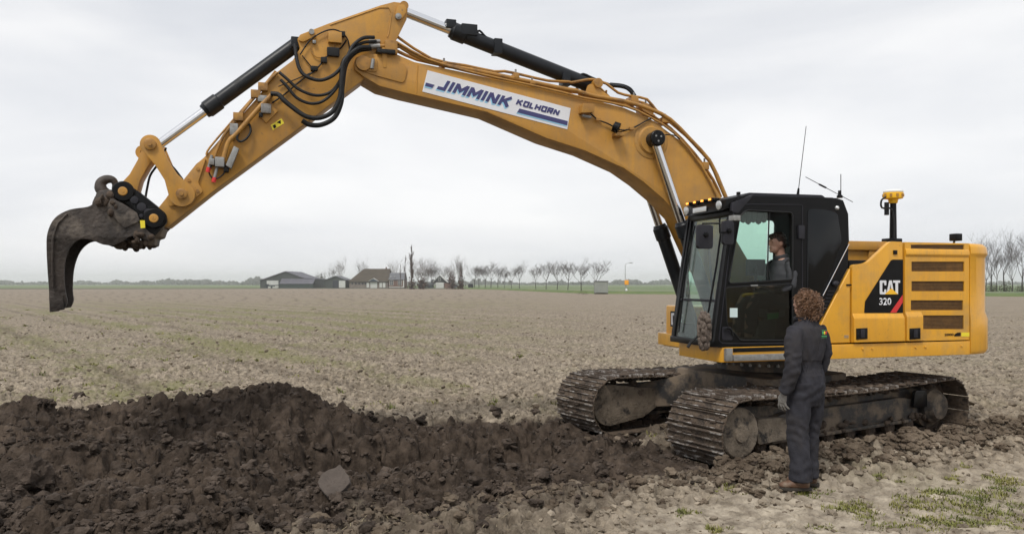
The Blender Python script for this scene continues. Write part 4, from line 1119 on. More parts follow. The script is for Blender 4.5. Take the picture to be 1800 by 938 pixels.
def stroke_text(s, p0, wid, hgt, ang, y, th, material, parent, shear, dx=0, dz=0):
    gap = .16; tot = sum(GW[c] for c in s) + gap * (len(s) - 1); kx = wid / tot; cur = 0.0
    ca, sa = math.cos(ang), math.sin(ang)
    for c in s:
        mb = MB(); j = 0
        for line in GLYPH[c]:
            Q = [((cur + u) * kx, v * hgt) for u, v in line]
            for i in range(len(Q) - 1):
                a, b = Vector(Q[i]), Vector(Q[i + 1]); d = (b - a).normalized(); nr = Vector((-d.y, d.x)) * th
                ea = th if i > 0 else 0; eb = th if i < len(Q) - 2 else 0
                quad = [a - d * ea - nr, b + d * eb - nr, b + d * eb + nr, a - d * ea + nr]; j += 1
                P = []
                for p in quad:
                    u, v = p.x + shear * p.y, p.y
                    P.append((p0[0] + dx + u * ca - v * sa, p0[1] + dz + u * sa + v * ca))
                mb.prism(P, y - .0008 - .0003 * j, y)
        mb.build('letter', material, parent, smooth=0); cur += GW[c] + gap

# ---------------------------------------------------------------- undercarriage
UM = Matrix.Translation((0, 0, -.075)) @ Matrix.Rotation(TRACKS - HOUSE, 4, 'Z') @ Matrix.Translation((-.12, 0, 0))
def u_build(mb, name, material, parent, **kw):
    return mb.xform(UM).build(name, material, parent, **kw)
TR_H, TR_R, TR_L = 0.78, 0.365, 1.80            # height, end radius, half distance of the wheel centres
def track_path(s):
    """point and tangent angle at distance s along the closed track"""
    top = 2 * TR_L; arc = math.pi * TR_R; tot = 2 * top + 2 * arc
    s = s % tot
    if s < top:                                   # bottom run, front (-x) to back
        return (-TR_L + s, 0.035, 0.0)
    s -= top
    if s < arc:
        a = s / TR_R; return (TR_L + TR_R * math.sin(a), 0.035 + TR_R - TR_R * math.cos(a), a)
    s -= arc
    if s < top:
        t = s / top; sag = 0.045 * math.sin(math.pi * t) ** 1.5
        return (TR_L - s, 0.035 + 2 * TR_R - sag, math.pi)
    s -= top
    a = s / TR_R
    return (-TR_L - TR_R * math.sin(a), 0.035 + TR_R + TR_R * math.cos(a), math.pi + a)
TOT = 4 * TR_L + 2 * math.pi * TR_R
NSH = 50
SW = 0.42                                        # half shoe width
def shoe_mesh(seed):
    rs = random.Random(seed)
    p = TOT / NSH / 2
    mb = MB()
    mb.prism([(-p + .004, -.004), (p - .006, -.004), (p - .006, .012), (-p + .004, .012)], -SW, SW)
    me = mb.mesh('track_shoe', M['shoe'], .003, 1, smooth=0)
    # mud lumps between the grousers
    b2 = MB()
    for k in range(7):
        x = rs.uniform(-p * .7, p * .7); y = rs.uniform(-SW * .9, SW * .9)
        b2.ell((x, y, -.012), (rs.uniform(.012, .03), rs.uniform(.03, .09), rs.uniform(.008, .018)), 7, 4)
    g = MB()
    for x, h in ((-p + .016, .032), (-.004, .024), (p - .022, .024)):
        segs = [-SW]
        while segs[-1] < SW - .05: segs.append(min(SW, segs[-1] + rs.uniform(.08, .22)))
        g.prism([(x - .007, -.003), (x + .007, -.003), (x + .005, -h), (x - .005, -h)], -SW + .004, SW - .004)
    return me, b2.mesh('mud', M['mud'], smooth=60), g.mesh('grouser', M['worn'], 0, smooth=0)
SHOES = [shoe_mesh(k) for k in range(5)]
def make_track(side):
    yc = side * 1.12
    fr = MB()
    prof = fillet([(-1.35, .30), (-1.30, .42), (-1.0, .52), (1.15, .55), (1.45, .50), (1.50, .24), (-1.30, .20)], .06, 3)
    fr.prism(prof, yc - .16, yc + .16)
    fr.prism([(-1.2, .205), (1.3, .235), (1.3, .275), (-1.2, .245)], yc - .20, yc + .20)
    core = [(-TR_L - .24 * math.cos(a), .40 + .24 * math.sin(a)) for a in [R(-80 + 20 * k) for k in range(9)]] + [(-1.2, .62), (1.2, .63)] + [(TR_L + .20 * math.cos(a), .42 + .20 * math.sin(a)) for a in [R(80 - 20 * k) for k in range(9)]]
    fr.prism(core, yc - .07, yc + .07)
    root = u_build(fr, 'track_frame', M['mudsteel'], EX, bevel=.012)
    root['label'] = 'near track frame, streaked with mud' if side < 0 else 'far track frame, caked with dry mud'
    ang = TRACKS - HOUSE
    for i in range(NSH):
        x, z, a = track_path(i * TOT / NSH + .03)
        a_, b_, c_ = SHOES[(i * 7 + (side > 0)) % 5]
        m = UM @ Matrix.Translation((x, yc, z)) @ Matrix.Rotation(-a, 4, 'Y')
        o = link_mesh('track_shoe', a_, None, root); o.matrix_local = m
        o = tag(link_mesh('shoe_mud', b_, None, root), kind='stuff'); o.matrix_local = m
        o = link_mesh('grouser', c_, None, root); o.matrix_local = m
    # chain links
    ch = MB()
    for i in range(NSH):
        x, z, a = track_path(i * TOT / NSH + .03)
        mm = Matrix.Translation((x, yc, z)) @ Matrix.Rotation(-a, 4, 'Y')
        for yy in (-.085, .085):
            b = MB().box((-.078, yy - .02, .012), (.078, yy + .02, .085)); b.xform(mm); ch.add(b.v, b.f)
    tag(u_build(ch, 'track_chain', M['mud'], root, smooth=0), kind='stuff')
    for xx, nm in ((-TR_L, 'idler'), (TR_L, 'sprocket')):
        wl = MB().lathe((xx, yc - .11, .035 + TR_R), (0, 1, 0), [(-.06, .10), (-.05, .18), (0, .20), (0.0, .285), (.22, .285), (.22, .20), (.27, .18), (.28, .10)], 28)
        o = u_build(wl, nm, M['mudsteel'] if nm == 'sprocket' else M['mud'], root, bevel=.006)
    # idler yoke, final drive
    yk = [(-TR_L - .27 * math.cos(a), .40 + .27 * math.sin(a)) for a in [R(-90 + 18 * k) for k in range(11)]] + [(-1.30, .60), (-.95, .56), (-.95, .36), (-1.25, .20)]
    for sy_, nm in ((-1, 'idler_yoke'), (1, 'idler_yoke')):
        near_disc = side < 0 and sy_ < 0
        if near_disc:
            u_build(MB().lathe((-TR_L, yc - .16, .40), (0, -1, 0), [(0, .27), (.14, .27), (.155, .25), (.16, .10), (.18, .09), (.18, .02)], 28), 'idler_cover', M['drymud'], root, bevel=.004)
            u_build(MB().prism(fillet([(-1.50, .24), (-1.50, .52), (-1.05, .50), (-1.0, .26)], .05), yc - .27, yc - .16), nm, M['drymud'], root, bevel=.01)
        else:
            u_build(MB().prism(yk, yc + sy_ * .25 - .04, yc + sy_ * .25 + .04), nm, M['drymud'], root, bevel=.012)
    u_build(MB().lathe((TR_L, yc - side * -.05, .035 + TR_R), (0, side, 0), [(0, .22), (.14, .22), (.16, .19), (.22, .16), (.225, 0.05)], 24), 'final_drive', M['mudsteel'], root, bevel=.006)
    for k in range(8):
        x = -1.32 + k * .378
        u_build(MB().lathe((x, yc - .16, .20), (0, 1, 0), [(0, .07), (.02, .095), (.09, .095), (.09, .08), (.23, .08), (.23, .095), (.30, .095), (.32, .07)], 14), 'track_roller', M['mud'], root)
    for x in (-.65, .62):
        u_build(MB().cyl((x, yc - .13, .66), (x, yc + .13, .66), .06, n=12).box((x - .03, yc - .03, .5), (x + .03, yc + .03, .62)), 'carrier_roller', M['mudsteel'], root)
    # guard plate with a ridge, motor cover at the rear
    sy = -1 if side < 0 else 1
    u_build(MB().prism(fillet([(1.32, .42), (1.36, .63), (1.60, .62), (1.62, .40)], .04), yc + sy * .17, yc + sy * .21), 'motor_cover', M['black'], root, bevel=.006)
    # hanging clots of mud under the top run
    cl = MB(); rs = random.Random(33 + side)
    for k in range(60):
        x = rs.uniform(-1.6, 1.7); yy = yc + rs.uniform(-.3, .3)
        cl.ell((x, yy, .725 - rs.uniform(0, .03) - .04), (rs.uniform(.03, .09), rs.uniform(.03, .07), rs.uniform(.02, .05)), 6, 4)
    for k in range(260):
        x = rs.uniform(-1.7, 1.75); yy = yc + rs.uniform(-SW, SW)
        cl.ell((x, yy, .795 - .045 * math.sin(math.pi * (x + 1.78) / 3.56)), (rs.uniform(.02, .09), rs.uniform(.02, .07), rs.uniform(.006, .022)), 6, 4)
    for k in range(50):
        x = rs.uniform(-1.5, 1.6); cl.ell((x, yc + sy * rs.uniform(.12, .2), rs.uniform(.22, .34) + .02), (rs.uniform(.02, .08), .03, rs.uniform(.015, .05)), 6, 4)
    tag(u_build(cl, 'mud_clots', M['mud'], root, smooth=60), kind='stuff')
    return root
make_track(-1); make_track(1)
cb = MB()
cb.prismz(fillet([(-.75, -.85), (.75, -.85), (.75, .85), (-.75, .85)], .15), .42, .84)
for sx in (-1, 1):
    for sy in (-1, 1):
        cb.hexa([(sx * .35, sy * .6, .36), (sx * .95, sy * 1.05, .30), (sx * 1.25, sy * 1.05, .30), (sx * .75, sy * .5, .36), (sx * .35, sy * .6, .80), (sx * .95, sy * 1.05, .62), (sx * 1.25, sy * 1.05, .60), (sx * .75, sy * .5, .80)])
u_build(cb, 'carbody', M['mudsteel'], EX, bevel=.02)
sbm = MB().lathe((0, 0, .79), (0, 0, 1), [(0, .62), (.10, .62), (.10, .66), (.22, .66)], 40)
sb_ = sbm.build('swing_bearing', M['mudsteel'], EX)
bl = MB()
for k in range(36):
    a = k / 36 * 6.283; bl.box((-.02, -.02, 0), (.02, .02, 0))
    del bl.v[-8:], bl.f[-6:]
    bl.cyl((.64 * math.cos(a), .64 * math.sin(a), .86), (.64 * math.cos(a), .64 * math.sin(a), .90), .022, n=6)
bl.build('bolt_ring', M['steel'], sb_)

# ---------------------------------------------------------------- upper frame and body
W = 1.40
zb = hp(1270, 637, W)[1]                          # underside of the deck
xr = hp(1706, 600, W)[0]                          # joint between doors and counterweight
xf = hp(1268, 637, W)[0]                          # front of the deck under the cab
zd = hp(1400, 607, W)[1]                          # top of the deck
deck = MB().prismz(fillet([(xf + .0, -W), (xr, -W), (xr, 1.36), (-.9, 1.36), (-.9, .5), (xf + .02, -.42), (xf + .0, -.45)], [.05, .02, .02, .1, .1, .05, .05]), zb, zd)
dk_ = deck.build('deck_frame', M['yellow'], EX, bevel=.03, seg=3)
# grey step plate and black strip under the door, bolts of the side beam
st = hp(1272, 620, W + .03); s2 = hp(1398, 632, W + .03)
MB().prism(fillet([(hp(1284, 621, W)[0], zb + .02), (hp(1392, 621, W)[0], zb + .02), (hp(1392, 621, W)[0], zb + .085), (hp(1284, 621, W)[0], zb + .085)], .01), -W - .07, -W - .002).build('step_plate', M['galv'], dk_, bevel=.006)
MB().box((hp(1272, 620, W)[0], -W - .06, zb + .02), (hp(1283, 620, W)[0], -W - .002, zb + .16)).build('step_bracket', M['galv'], dk_, bevel=.008)
MB().box((hp(1288, 609, W)[0], -W - .012, zd - .055), (hp(1395, 609, W)[0], -W - .002, zd - .008)).build('step_grip', M['black'], dk_, bevel=.003)
for px in (1516, 1533, 1609, 1626, 1690):
    x, z = hp(px, 612, W); MB().cyl((x, -W + .01, zb + .11), (x, -W - .012, zb + .11), .014, n=10).build('bolt', M['yellow'], dk_, bevel=.004)

def swell_panel(pts, name, material, parent, y=-W, t=.05, z_lo=None, z_hi=None, out=.035):
    """side panel whose lower part stands proud: outline cut into strips by height"""
    mb = MB().prism(pts, y, y + t)
    return mb.build(name, material, parent, bevel=.014, seg=3)
z0p = zd + .016
def lvl(py): return hp(1600, py, W)[1]
# front triangular panel
pA = [hp(1495, 471, W), hp(1449, 559, W), hp(1428, 600, W), (hp(1494.8, 600, W)[0], z0p)]
pA[2] = (pA[2][0], z0p); 
doorA = MB().prism([pA[0], pA[1], pA[2], pA[3]], -W + .004, -W + .06).build('front_panel', M['yellow'], EX, bevel=.012, seg=3)
# service door with the decal
pB = [hp(1498.5, 465, W), hp(1524, 463, W), hp(1560, 429, W), hp(1566, 424, W), hp(1586.8, 425, W), (hp(1588, 597, W)[0], z0p), (hp(1498, 599, W)[0], z0p)]
doorB = MB().prism(fillet(pB, [.05, .08, .05, .04, .01, .01, .01]), -W + .002, -W + .06).build('service_door', M['yellow'], EX, bevel=.014, seg=3)
lowB = [hp(1498.5, 556, W), hp(1587.5, 555, W), (hp(1588, 597, W)[0], z0p + .004), (hp(1498.5, 597, W)[0], z0p + .004)]
def ledge(pts, parent, name='door_ledge', d=.030):
    a, b, c, e = pts
    V = [(a[0], -W + .003, a[1] + .04), (b[0], -W + .003, b[1] + .04), (b[0], -W - d, b[1] - .02), (a[0], -W - d, a[1] - .02), (c[0], -W - d, c[1]), (e[0], -W - d, e[1]), (c[0], -W + .003, c[1]), (e[0], -W + .003, e[1])]
    return MB().add(V, [(0, 1, 2, 3), (3, 2, 4, 5), (5, 4, 6, 7), (0, 3, 5, 7), (1, 6, 4, 2), (0, 7, 6, 1)]).build(name, M['yellow'], parent, bevel=.010, seg=3)
ledge(lowB, doorB)
# grille door
xC0, xC1 = hp(1590.8, 500, W)[0], hp(1703.5, 500, W)[0]
ztop = hp(1600, 425.5, W)[1]
grl = []
for (x0, y0, x1, y1) in ((445, 303, 703, 331), (448, 385, 704, 432), (448, 480, 704, 528), (445, 572, 699, 620), (505, 645, 702, 712)):
    a, b, c, d = q(6, W, (x0, y0), (x1, y0), (x1, y1), (x0, y1)); grl.append([a, b, c, d])
doorC = MB().holed([(xC0, z0p), (xC1, z0p), (xC1, ztop), (xC0, ztop)], grl, -W + .002, -W + .05).build('grille_door', M['yellow'], EX, smooth=0)
for gq in grl:
    lo = [min(p[i] for p in gq) for i in (0, 1)]; hi = [max(p[i] for p in gq) for i in (0, 1)]
    g = MB().prism(gq, -W + .022, -W + .034).build('grille', M['grille'], doorC, smooth=0)
    wires = MB(); n = int((hi[0] - lo[0]) / .016)
    for i in range(1, n):
        x = lo[0] + (hi[0] - lo[0]) * i / n; wires.box((x - .003, -W + .016, lo[1] - .005), (x + .003, -W + .0225, hi[1] + .005))
    n = int((hi[1] - lo[1]) / .016)
    for i in range(1, n):
        z = lo[1] + (hi[1] - lo[1]) * i / n; wires.box((lo[0], -W + .013, z - .003), (hi[0], -W + .019, z + .003))
    wires.build('mesh_wire', M['grille'], g, smooth=0)
ledge([hp(1591.5, 553, W), hp(1620, 553, W), (hp(1620, 595, W)[0], z0p + .004), (hp(1591.5, 595, W)[0], z0p + .004)], doorC)
# shoulder moulding along the top of both doors
for nm, par, x0, x1, pyt in (('shoulder', doorC, xC0 + .005, xC1 - .004, 447),):
    zz = hp(1620, pyt, W)[1]
    MB().prismx([(-W + .002, zz - .03), (-W - .016, zz), (-W - .012, ztop - .10), (-W + .002, ztop - .075)], x0, x1).build(nm, M['yellow'], par, bevel=.005)
# latches
for par, x0, x1 in ((doorB, 170, 224), (doorC, 428, 480)):
    a, b, c, d = q(6, W, (x0, 708), (x1, 705), (x1, 758), (x0, 762))
    l_ = MB().prism([a, b, c, d], -W - .038, -W + .0).build('latch', M['black'], par, bevel=.004)
    cx, cz = (a[0] + c[0]) / 2, (a[1] + c[1]) / 2
    MB().box((cx - .025, -W - .047, cz - .045), (cx + .03, -W - .039, cz + .055)).build('latch_handle', M['plastic'], l_, bevel=.003)
a, b, c, d = q(6, W, (358, 330), (376, 330), (376, 350), (358, 350)); MB().prism([a, b, c, d], -W - .012, -W).build('lock', M['black'], doorB, bevel=.002)
a, b, c, d = q(6, W, (132, 494), (155, 494), (155, 502), (132, 502)); MB().prism([a, b, c, d], -W - .006, -W + .003).build('clip', M['black'], doorA)
# decal
dec = q(6, W, (350, 375), (405, 375), (405, 633), (218, 633), (222, 578))
dec_o = MB().prism(fillet(dec, [.03, .01, .01, .01, .01]), -W - .004, -W + .001).build('model_decal', M['black'], doorB, smooth=0)
MB().prism(q(6, W, (403.5, 545), (403.5, 582), (372, 631.5), (343, 631.5)), -W - .006, -W - .0045).build('red_stripe', M['red'], dec_o, smooth=0)
def logo_cat(x0, z0, w, h, y, parent, mx=Matrix.Identity(4)):
    yl = y - .003
    # C, A, T drawn as heavy block shapes; triangle across the foot of the A
    t = .30
    def P(pts): return [(x0 + u * w, z0 + v * h) for u, v in pts]
    C = fillet(P([(0, 0), (.32, 0), (.32, .36), (.22, .36), (.22, .16), (.12, .16), (.12, .84), (.22, .84), (.22, .64), (.32, .64), (.32, 1), (0, 1)]), .02 * w * 2, 2)
    A = P([(.33, 0), (.46, 1), (.59, 1), (.70, 0), (.585, 0), (.525, .78), (.45, 0)])
    T = P([(.66, 1), (1, 1), (1, .83), (.90, .83), (.90, 0), (.77, 0), (.77, .83), (.66, .83)])
    for nm, s in (('letter_c', C), ('letter_a', A), ('letter_t', T)): MB().prism(s, yl, y).xform(mx).build(nm, M['white'], parent, smooth=0)
    MB().prism(P([(.24, 0), (.90, 0), (.56, .44)]), yl - .0015, yl - .0002).xform(mx).build('triangle', M['logo_yellow'], parent, smooth=0)
pz = q(6, W, (292, 543), (390, 543), (390, 476)); logo_cat(pz[0][0], pz[1][1], pz[1][0] - pz[0][0], pz[2][1] - pz[1][1], -W - .0045, dec_o)
pz = q(6, W, (290, 596), (348, 596), (348, 561)); text('320', pz[0], pz[1][0] - pz[0][0], pz[2][1] - pz[1][1], 0, -W - .0045, M['white'], dec_o, bold=.02)
# small print at the lower right of the grille door
pz = q(6, W, (608, 745), (652, 745), (652, 733)); text('2000', pz[0], pz[1][0] - pz[0][0], pz[2][1] - pz[1][1], 0, -W + .001, M['black'], doorC, bold=.03)
a, b, c, d = q(6, W, (655, 738), (686, 728), (686, 745), (655, 747)); MB().prism([a, ((a[0] + b[0]) / 2, b[1]), b, c, d], -W - .001, -W + .001).build('emblem', M['black'], doorC, smooth=0)
a, b, c, d = q(6, W, (690, 728), (728, 728), (728, 747), (690, 747)); MB().prism([a, b, c, d], -W - .001, -W + .001).build('yellow_sticker', M['bright_yellow'], doorC, smooth=0)
for k, yy in enumerate((742, 750)):
    a, b, c, d = q(6, W, (122, yy), (143, yy), (143, yy + 4), (122, yy + 4)); MB().prism([a, b, c, d], -W + .001, -W + .005).build('print_mark', M['interior_light'], doorA, smooth=0)

# counterweight: rounded block
yb = hp(1727, 520, W - .1)[0]
cwp = [(xr + .012, -W + .003), (xr + .13, -W + .006)] + [(xr + .13 + .58 * math.sin(R(a)) , -W + .16 + .9 * (1 - math.cos(R(a))) - .15) for a in (18, 32, 46, 60)] + [(xr + .76, -.45), (xr + .79, 0)]
cwp = cwp + [(x, -y) for x, y in reversed(cwp[:-1])]
cwo = MB()
zl, zh = zb - .0, ztop
lv = [(zl, -.03), (zl + .05, .0), (lvl(563), .0), (lvl(550), -.03), (lvl(450), -.03), (lvl(444), -.0), (zh - .04, -.015), (zh, -.06)]
n = len(cwp)
V = []
for z, inset in lv:
    for (x, y) in cwp:
        d = Vector((x - xr, y * .5)); s = 1 + inset / max(.3, 1.0)
        V.append((xr + .012 + (x - xr - .012) * (1 + inset * 1.6 if x > xr + .02 else 1), y * (1 + inset * .55 if x > xr + .02 else 1 + inset * .35), z))
F = [(i * n + k, i * n + (k + 1) % n, (i + 1) * n + (k + 1) % n, (i + 1) * n + k) for i in range(len(lv) - 1) for k in range(n)]
F += [tuple(range(n - 1, -1, -1)), tuple(range((len(lv) - 1) * n, len(lv) * n))]
cwo.add(V, F)
cwo.build('counterweight', M['yellow'], EX, bevel=.012, seg=2, smooth=40)
# machine body behind the doors, hood and tank seen above
MB().box((hp(1500, 600, W)[0], -W + .062, z0p), (xr - .01, 1.30, lvl(440) - .12)).build('engine_house', M['black'], EX, bevel=.02)
MB().box((hp(1590, 430, W)[0] - .02, -W + .30, lvl(440) - .118), (xr - .03, 1.1, ztop - .03)).build('engine_hood', M['dusty_shaded'], EX, bevel=.03)
MB().box((hp(1590, 430, W)[0] - .02, -W + .051, lvl(440) - .118), (xr - .012, -W + .298, ztop - .002)).build('door_box', M['black'], EX, bevel=.01)
# yellow box between the cab and the service door (storage, seen over the step in the panel)
wv = .95
p0, p1 = hp(1486, 425, wv), hp(1562, 425, wv)
MB().box((p0[0], -wv, lvl(465) - .2), (p1[0], -.30, p0[1] + .0)).build('tank', M['dusty_shaded'], EX, bevel=.025)
MB().box((p0[0] + .33, -wv - .03, lvl(465) - .2), (p1[0] + .05, -wv - .003, p0[1] - .03)).build('tank_panel', M['dusty_shaded'], EX, bevel=.012)
MB().box((p0[0] - .02, -wv - .045, p0[1] - .10), (p0[0] + .6, -.32, p0[1] + .012)).build('tank_lid', M['dusty_shaded'], EX, bevel=.012)
# right-hand tool box seen in front of the cab, with its logo
xt = hp(1168, 570, -1.34)[0]
zt0, zt1 = hp(1168, 606, -1.34)[1], hp(1168, 536, -1.34)[1]
tb = MB().prismz([(xt + .02, .55), (xt + .02, 1.34), (-.1, 1.34), (-.1, .55)], zt0, zt1).build('tool_box', M['yellow'], EX, bevel=.035, seg=3)
tb2 = MB().prismz([(xt - .03, .56), (xt - .03, 1.345), (-.12, 1.345), (-.12, .56)], zt0 - .01, zt0 + (zt1 - zt0) * .32).build('box_bumper', M['yellow'], tb, bevel=.03, seg=3)
zl0, zl1 = zt0 + (zt1 - zt0) * .48, zt0 + (zt1 - zt0) * .86
dcl = MB().box((xt + .016, .78, zl0), (xt + .0225, 1.19, zl1)).build('logo_decal', M['black'], tb, smooth=0)
logo_cat(0, 0, .34, (zl1 - zl0) - .05, 0, dcl, Matrix(((0, 1, 0, xt + .0157), (-1, 0, 0, 1.16), (0, 0, 1, zl0 + .025), (0, 0, 0, 1))))

# ---------------------------------------------------------------- boom
BW = .21
def bpoly():
    up = q(3, BW, (85, 440), (100, 395), (160, 370), (380, 372), (500, 425)) + q(3, BW, (1000, 530)) + q(4, BW, (0, 282), (200, 327), (400, 378), (540, 437), (690, 547), (800, 660), (900, 835))
    lo = q(4, BW, (690, 940), (600, 845), (500, 760), (400, 690), (200, 600), (0, 535)) + q(3, BW, (1000, 770), (500, 652), (430, 636), (260, 590), (150, 525), (95, 480))
    foot = [(-.62, 2.55), (-.28, 2.05), (-.12, 1.72), (-.16, 1.55), (-.36, 1.50), (-.62, 1.66), (-1.05, 2.12)]
    return up + foot + lo
BP = bpoly()
boom = MB().prism(BP, -BW, BW).build('boom', M['dusty_shaded'], EX, bevel=.012, seg=2, smooth=30)
# raised nose plate, pin boss, cylinder boss
npl = q(3, BW, (95, 430), (120, 395), (370, 400), (500, 440), (455, 470), (425, 580), (385, 570), (200, 515), (115, 470))
MB().prism(fillet(npl[:3] + q(3, BW, (455, 462), (430, 575)) + q(3, BW, (200, 512), (110, 465)), [.05, .05, .1, .05, .05, .1, .05]), -BW - .016, -BW + .001).build('nose_plate', M['dusty_shaded'], boom, bevel=.006)
x, z = q(3, BW, (150, 440))[0]
MB().cyl((x, -BW - .05, z), (x, BW + .05, z), .085, n=24).build('nose_pin', M['pipe'], boom, bevel=.01)
MB().prism(fillet(q(3, BW, (120, 410), (245, 405), (240, 500), (170, 490)), .03), -BW - .03, -BW - .012).build('pin_plate', M['dusty_shaded'], boom, bevel=.005)
MB().cyl(*[(c[0], -BW - .055, c[1]) for c in q(3, BW, (215, 415), (205, 480))], .02, n=8).build('grease_block', M['galv'], boom)
MB().prism(fillet(q(3, BW, (275, 330), (315, 330), (310, 470), (285, 470)), .02), -BW - .022, -BW - .012).build('bracket', M['dusty_shaded'], boom, bevel=.004)
x, z = q(4, BW, (540, 548))[0]
MB().lathe((x, -BW + .002, z), (0, -1, 0), [(0, .23), (.006, .23), (.012, .22), (.012, .18), (.03, .165), (.04, .16)], 36).build('cylinder_boss', M['dusty_shaded'], boom)
PIN = (x, z)
for sx in (525,):                                                     # weld seams across the web
    pa, pb = (q(3, BW, (sx, 450), (sx - 10, 640)) if sx < 1000 else q(4, BW, (88, 310), (45, 520)))
    MB().tube([(pa[0], -BW - .001, pa[1]), (pb[0], -BW - .001, pb[1])], .006, 6).build('weld_seam', M['dusty_shaded'], boom)
# name panel
pl = q(3, BW, (592, 484), (1563, 738), (1547, 892), (556, 630))
MBW = -BW - .005
pl = [pl[0], hp(1003, 190.5, BW), hp(997, 227.5, BW), pl[3]]
sign = MB().prism(pl, MBW, -BW + .001).build('name_panel', M['white'], boom, smooth=0)
ang = math.atan2(pl[2][1] - pl[3][1], pl[2][0] - pl[3][0])
def sgn(u, v):                                                            # panel coordinates 0..1
    a = Vector(pl[3]).lerp(Vector(pl[2]), u); b = Vector(pl[0]).lerp(Vector(pl[1]), u); return tuple(a.lerp(b, v))
L_ = (Vector(pl[2]) - Vector(pl[3])).length; H_ = (Vector(pl[0]) - Vector(pl[3])).length
for col, dx, dz, yo in ((M['sky_blue'], -.012, -.016, 0), (M['navy'], 0, 0, -.0025)):
    p = sgn(.085, .30); stroke_text('JIMMINK', p, L_ * .485, H_ * .47, ang, MBW - .0005 + yo, 0.0185, col, sign, .34, dx, dz)
    p = sgn(.617, .52)
    if yo: stroke_text('KOLHORN', p, L_ * .30, H_ * .25, ang, MBW - .0005 + yo, .0105, col, sign, .25)
    for (u0, u1, v0, v1) in ((.008, .055, .27, .43), (.635, .993, .17, .37)):
        c = [sgn(u0, v0), sgn(u1, v0), sgn(u1 + .01 if u1 < .5 else u1, v1), sgn(u0 if u0 < .1 else u0 + .012, v1)]
        MB().prism([(a_ + dx * .7, b_ + dz * .9) for a_, b_ in c], MBW - .003 + yo, MBW - .001 + yo).build('bar', col, sign, smooth=0)
# pipes along the top of the boom
def pipe(segs, w, r, material, parent, name='pipe', smooth=2, n=8):
    P = []
    for zn, pts in segs: P += q3(zn, w, *pts)
    return MB().tube(catmull(P, smooth) if smooth > 1 else P, r, n).build(name, material, parent, smooth=60)
pipe([(3, [(190, 320), (385, 318), (420, 330), (600, 425), (900, 482), (1250, 552), (1540, 612)]), (4, [(150, 290), (250, 320), (400, 345), (540, 388), (640, 440), (740, 540), (840, 650), (890, 760), (925, 840)])], .20, .026, M['pipe'], boom)
pipe([(3, [(250, 258), (385, 258), (400, 265), (620, 405), (850, 450), (1050, 492), (1120, 490), (1250, 517), (1420, 555), (1560, 562)]), (4, [(130, 250), (185, 240), (240, 234), (310, 256), (370, 302), (440, 320), (520, 336), (570, 395), (660, 455), (750, 545), (850, 660), (905, 780), (930, 840)])], .10, .017, M['pipe'], boom)
pipe([(3, [(380, 290), (595, 408), (900, 497), (1300, 585), (1540, 640)]), (4, [(200, 330), (400, 368), (530, 425), (660, 510), (800, 680), (880, 835)])], .235, .014, M['pipe'], boom)
pipe([(3, [(370, 345), (520, 410), (760, 462), (1000, 520), (1500, 622)]), (4, [(160, 300), (330, 345), (520, 410), (640, 485), (760, 610), (860, 750), (900, 840)])], .05, .020, M['pipe'], boom)
pipe([(4, [(150, 290), (200, 245), (240, 238), (330, 330), (420, 350), (470, 345), (545, 375), (620, 440), (720, 525), (800, 610)])], -.08, .017, M['pipe'], boom)
pipe([(4, [(310, 290), (320, 330), (430, 370), (500, 400), (560, 420)])], -.02, .014, M['pipe'], boom)
pipe([(4, [(470, 345), (500, 395), (560, 425), (640, 490), (720, 570)])], .12, .013, M['pipe'], boom)
for pts, ww in (([(3, (1180, 505)), (3, (1215, 545))], .18), ([(3, (1290, 560)), (3, (1330, 585))], .18), ([(4, (435, 320)), (4, (468, 365))], .10), ([(4, (590, 430)), (4, (635, 460))], .15), ([(4, (800, 660)), (4, (830, 700))], .17), ([(4, (480, 360)), (4, (545, 425))], .05), ([(3, (690, 430)), (3, (720, 460))], .18)):
    a = q(pts[0][0], ww, pts[0][1])[0]; b = q(pts[1][0], ww, pts[1][1])[0]
    MB().box((min(a[0], b[0]), -ww - .05, min(a[1], b[1])), (max(a[0], b[0]), .05, max(a[1], b[1]))).build('pipe_clamp', M['pipe'], boom, bevel=.006)
    MB().cyl((a[0] * .5 + b[0] * .5, -ww, max(a[1], b[1])), (a[0] * .5 + b[0] * .5, -ww, max(a[1], b[1]) + .05), .012, n=8).build('clamp_bolt', M['steel'], boom)
# manifold at the nose
a, b = q(3, .24, (300, 240), (385, 375))
MB().box((a[0], -.26, b[1]), (b[0], -.04, a[1] - .06)).build('pipe_block', M['pipe'], boom, bevel=.008)
a, b = q(3, .26, (245, 335), (370, 372))
MB().box((a[0], -.28, b[1]), (b[0], -.10, a[1])).build('valve_block', M['rubber'], boom, bevel=.006)
for (xx, yy, w_) in ((225, 318, .20), (225, 285, .17), (225, 257, .10)):
    a, b = q3(3, w_, (xx - 35, yy), (xx + 40, yy)); MB().cyl(a, b, .030 if yy > 300 else .022, n=10).build('hose_fitting', M['galv'], boom)
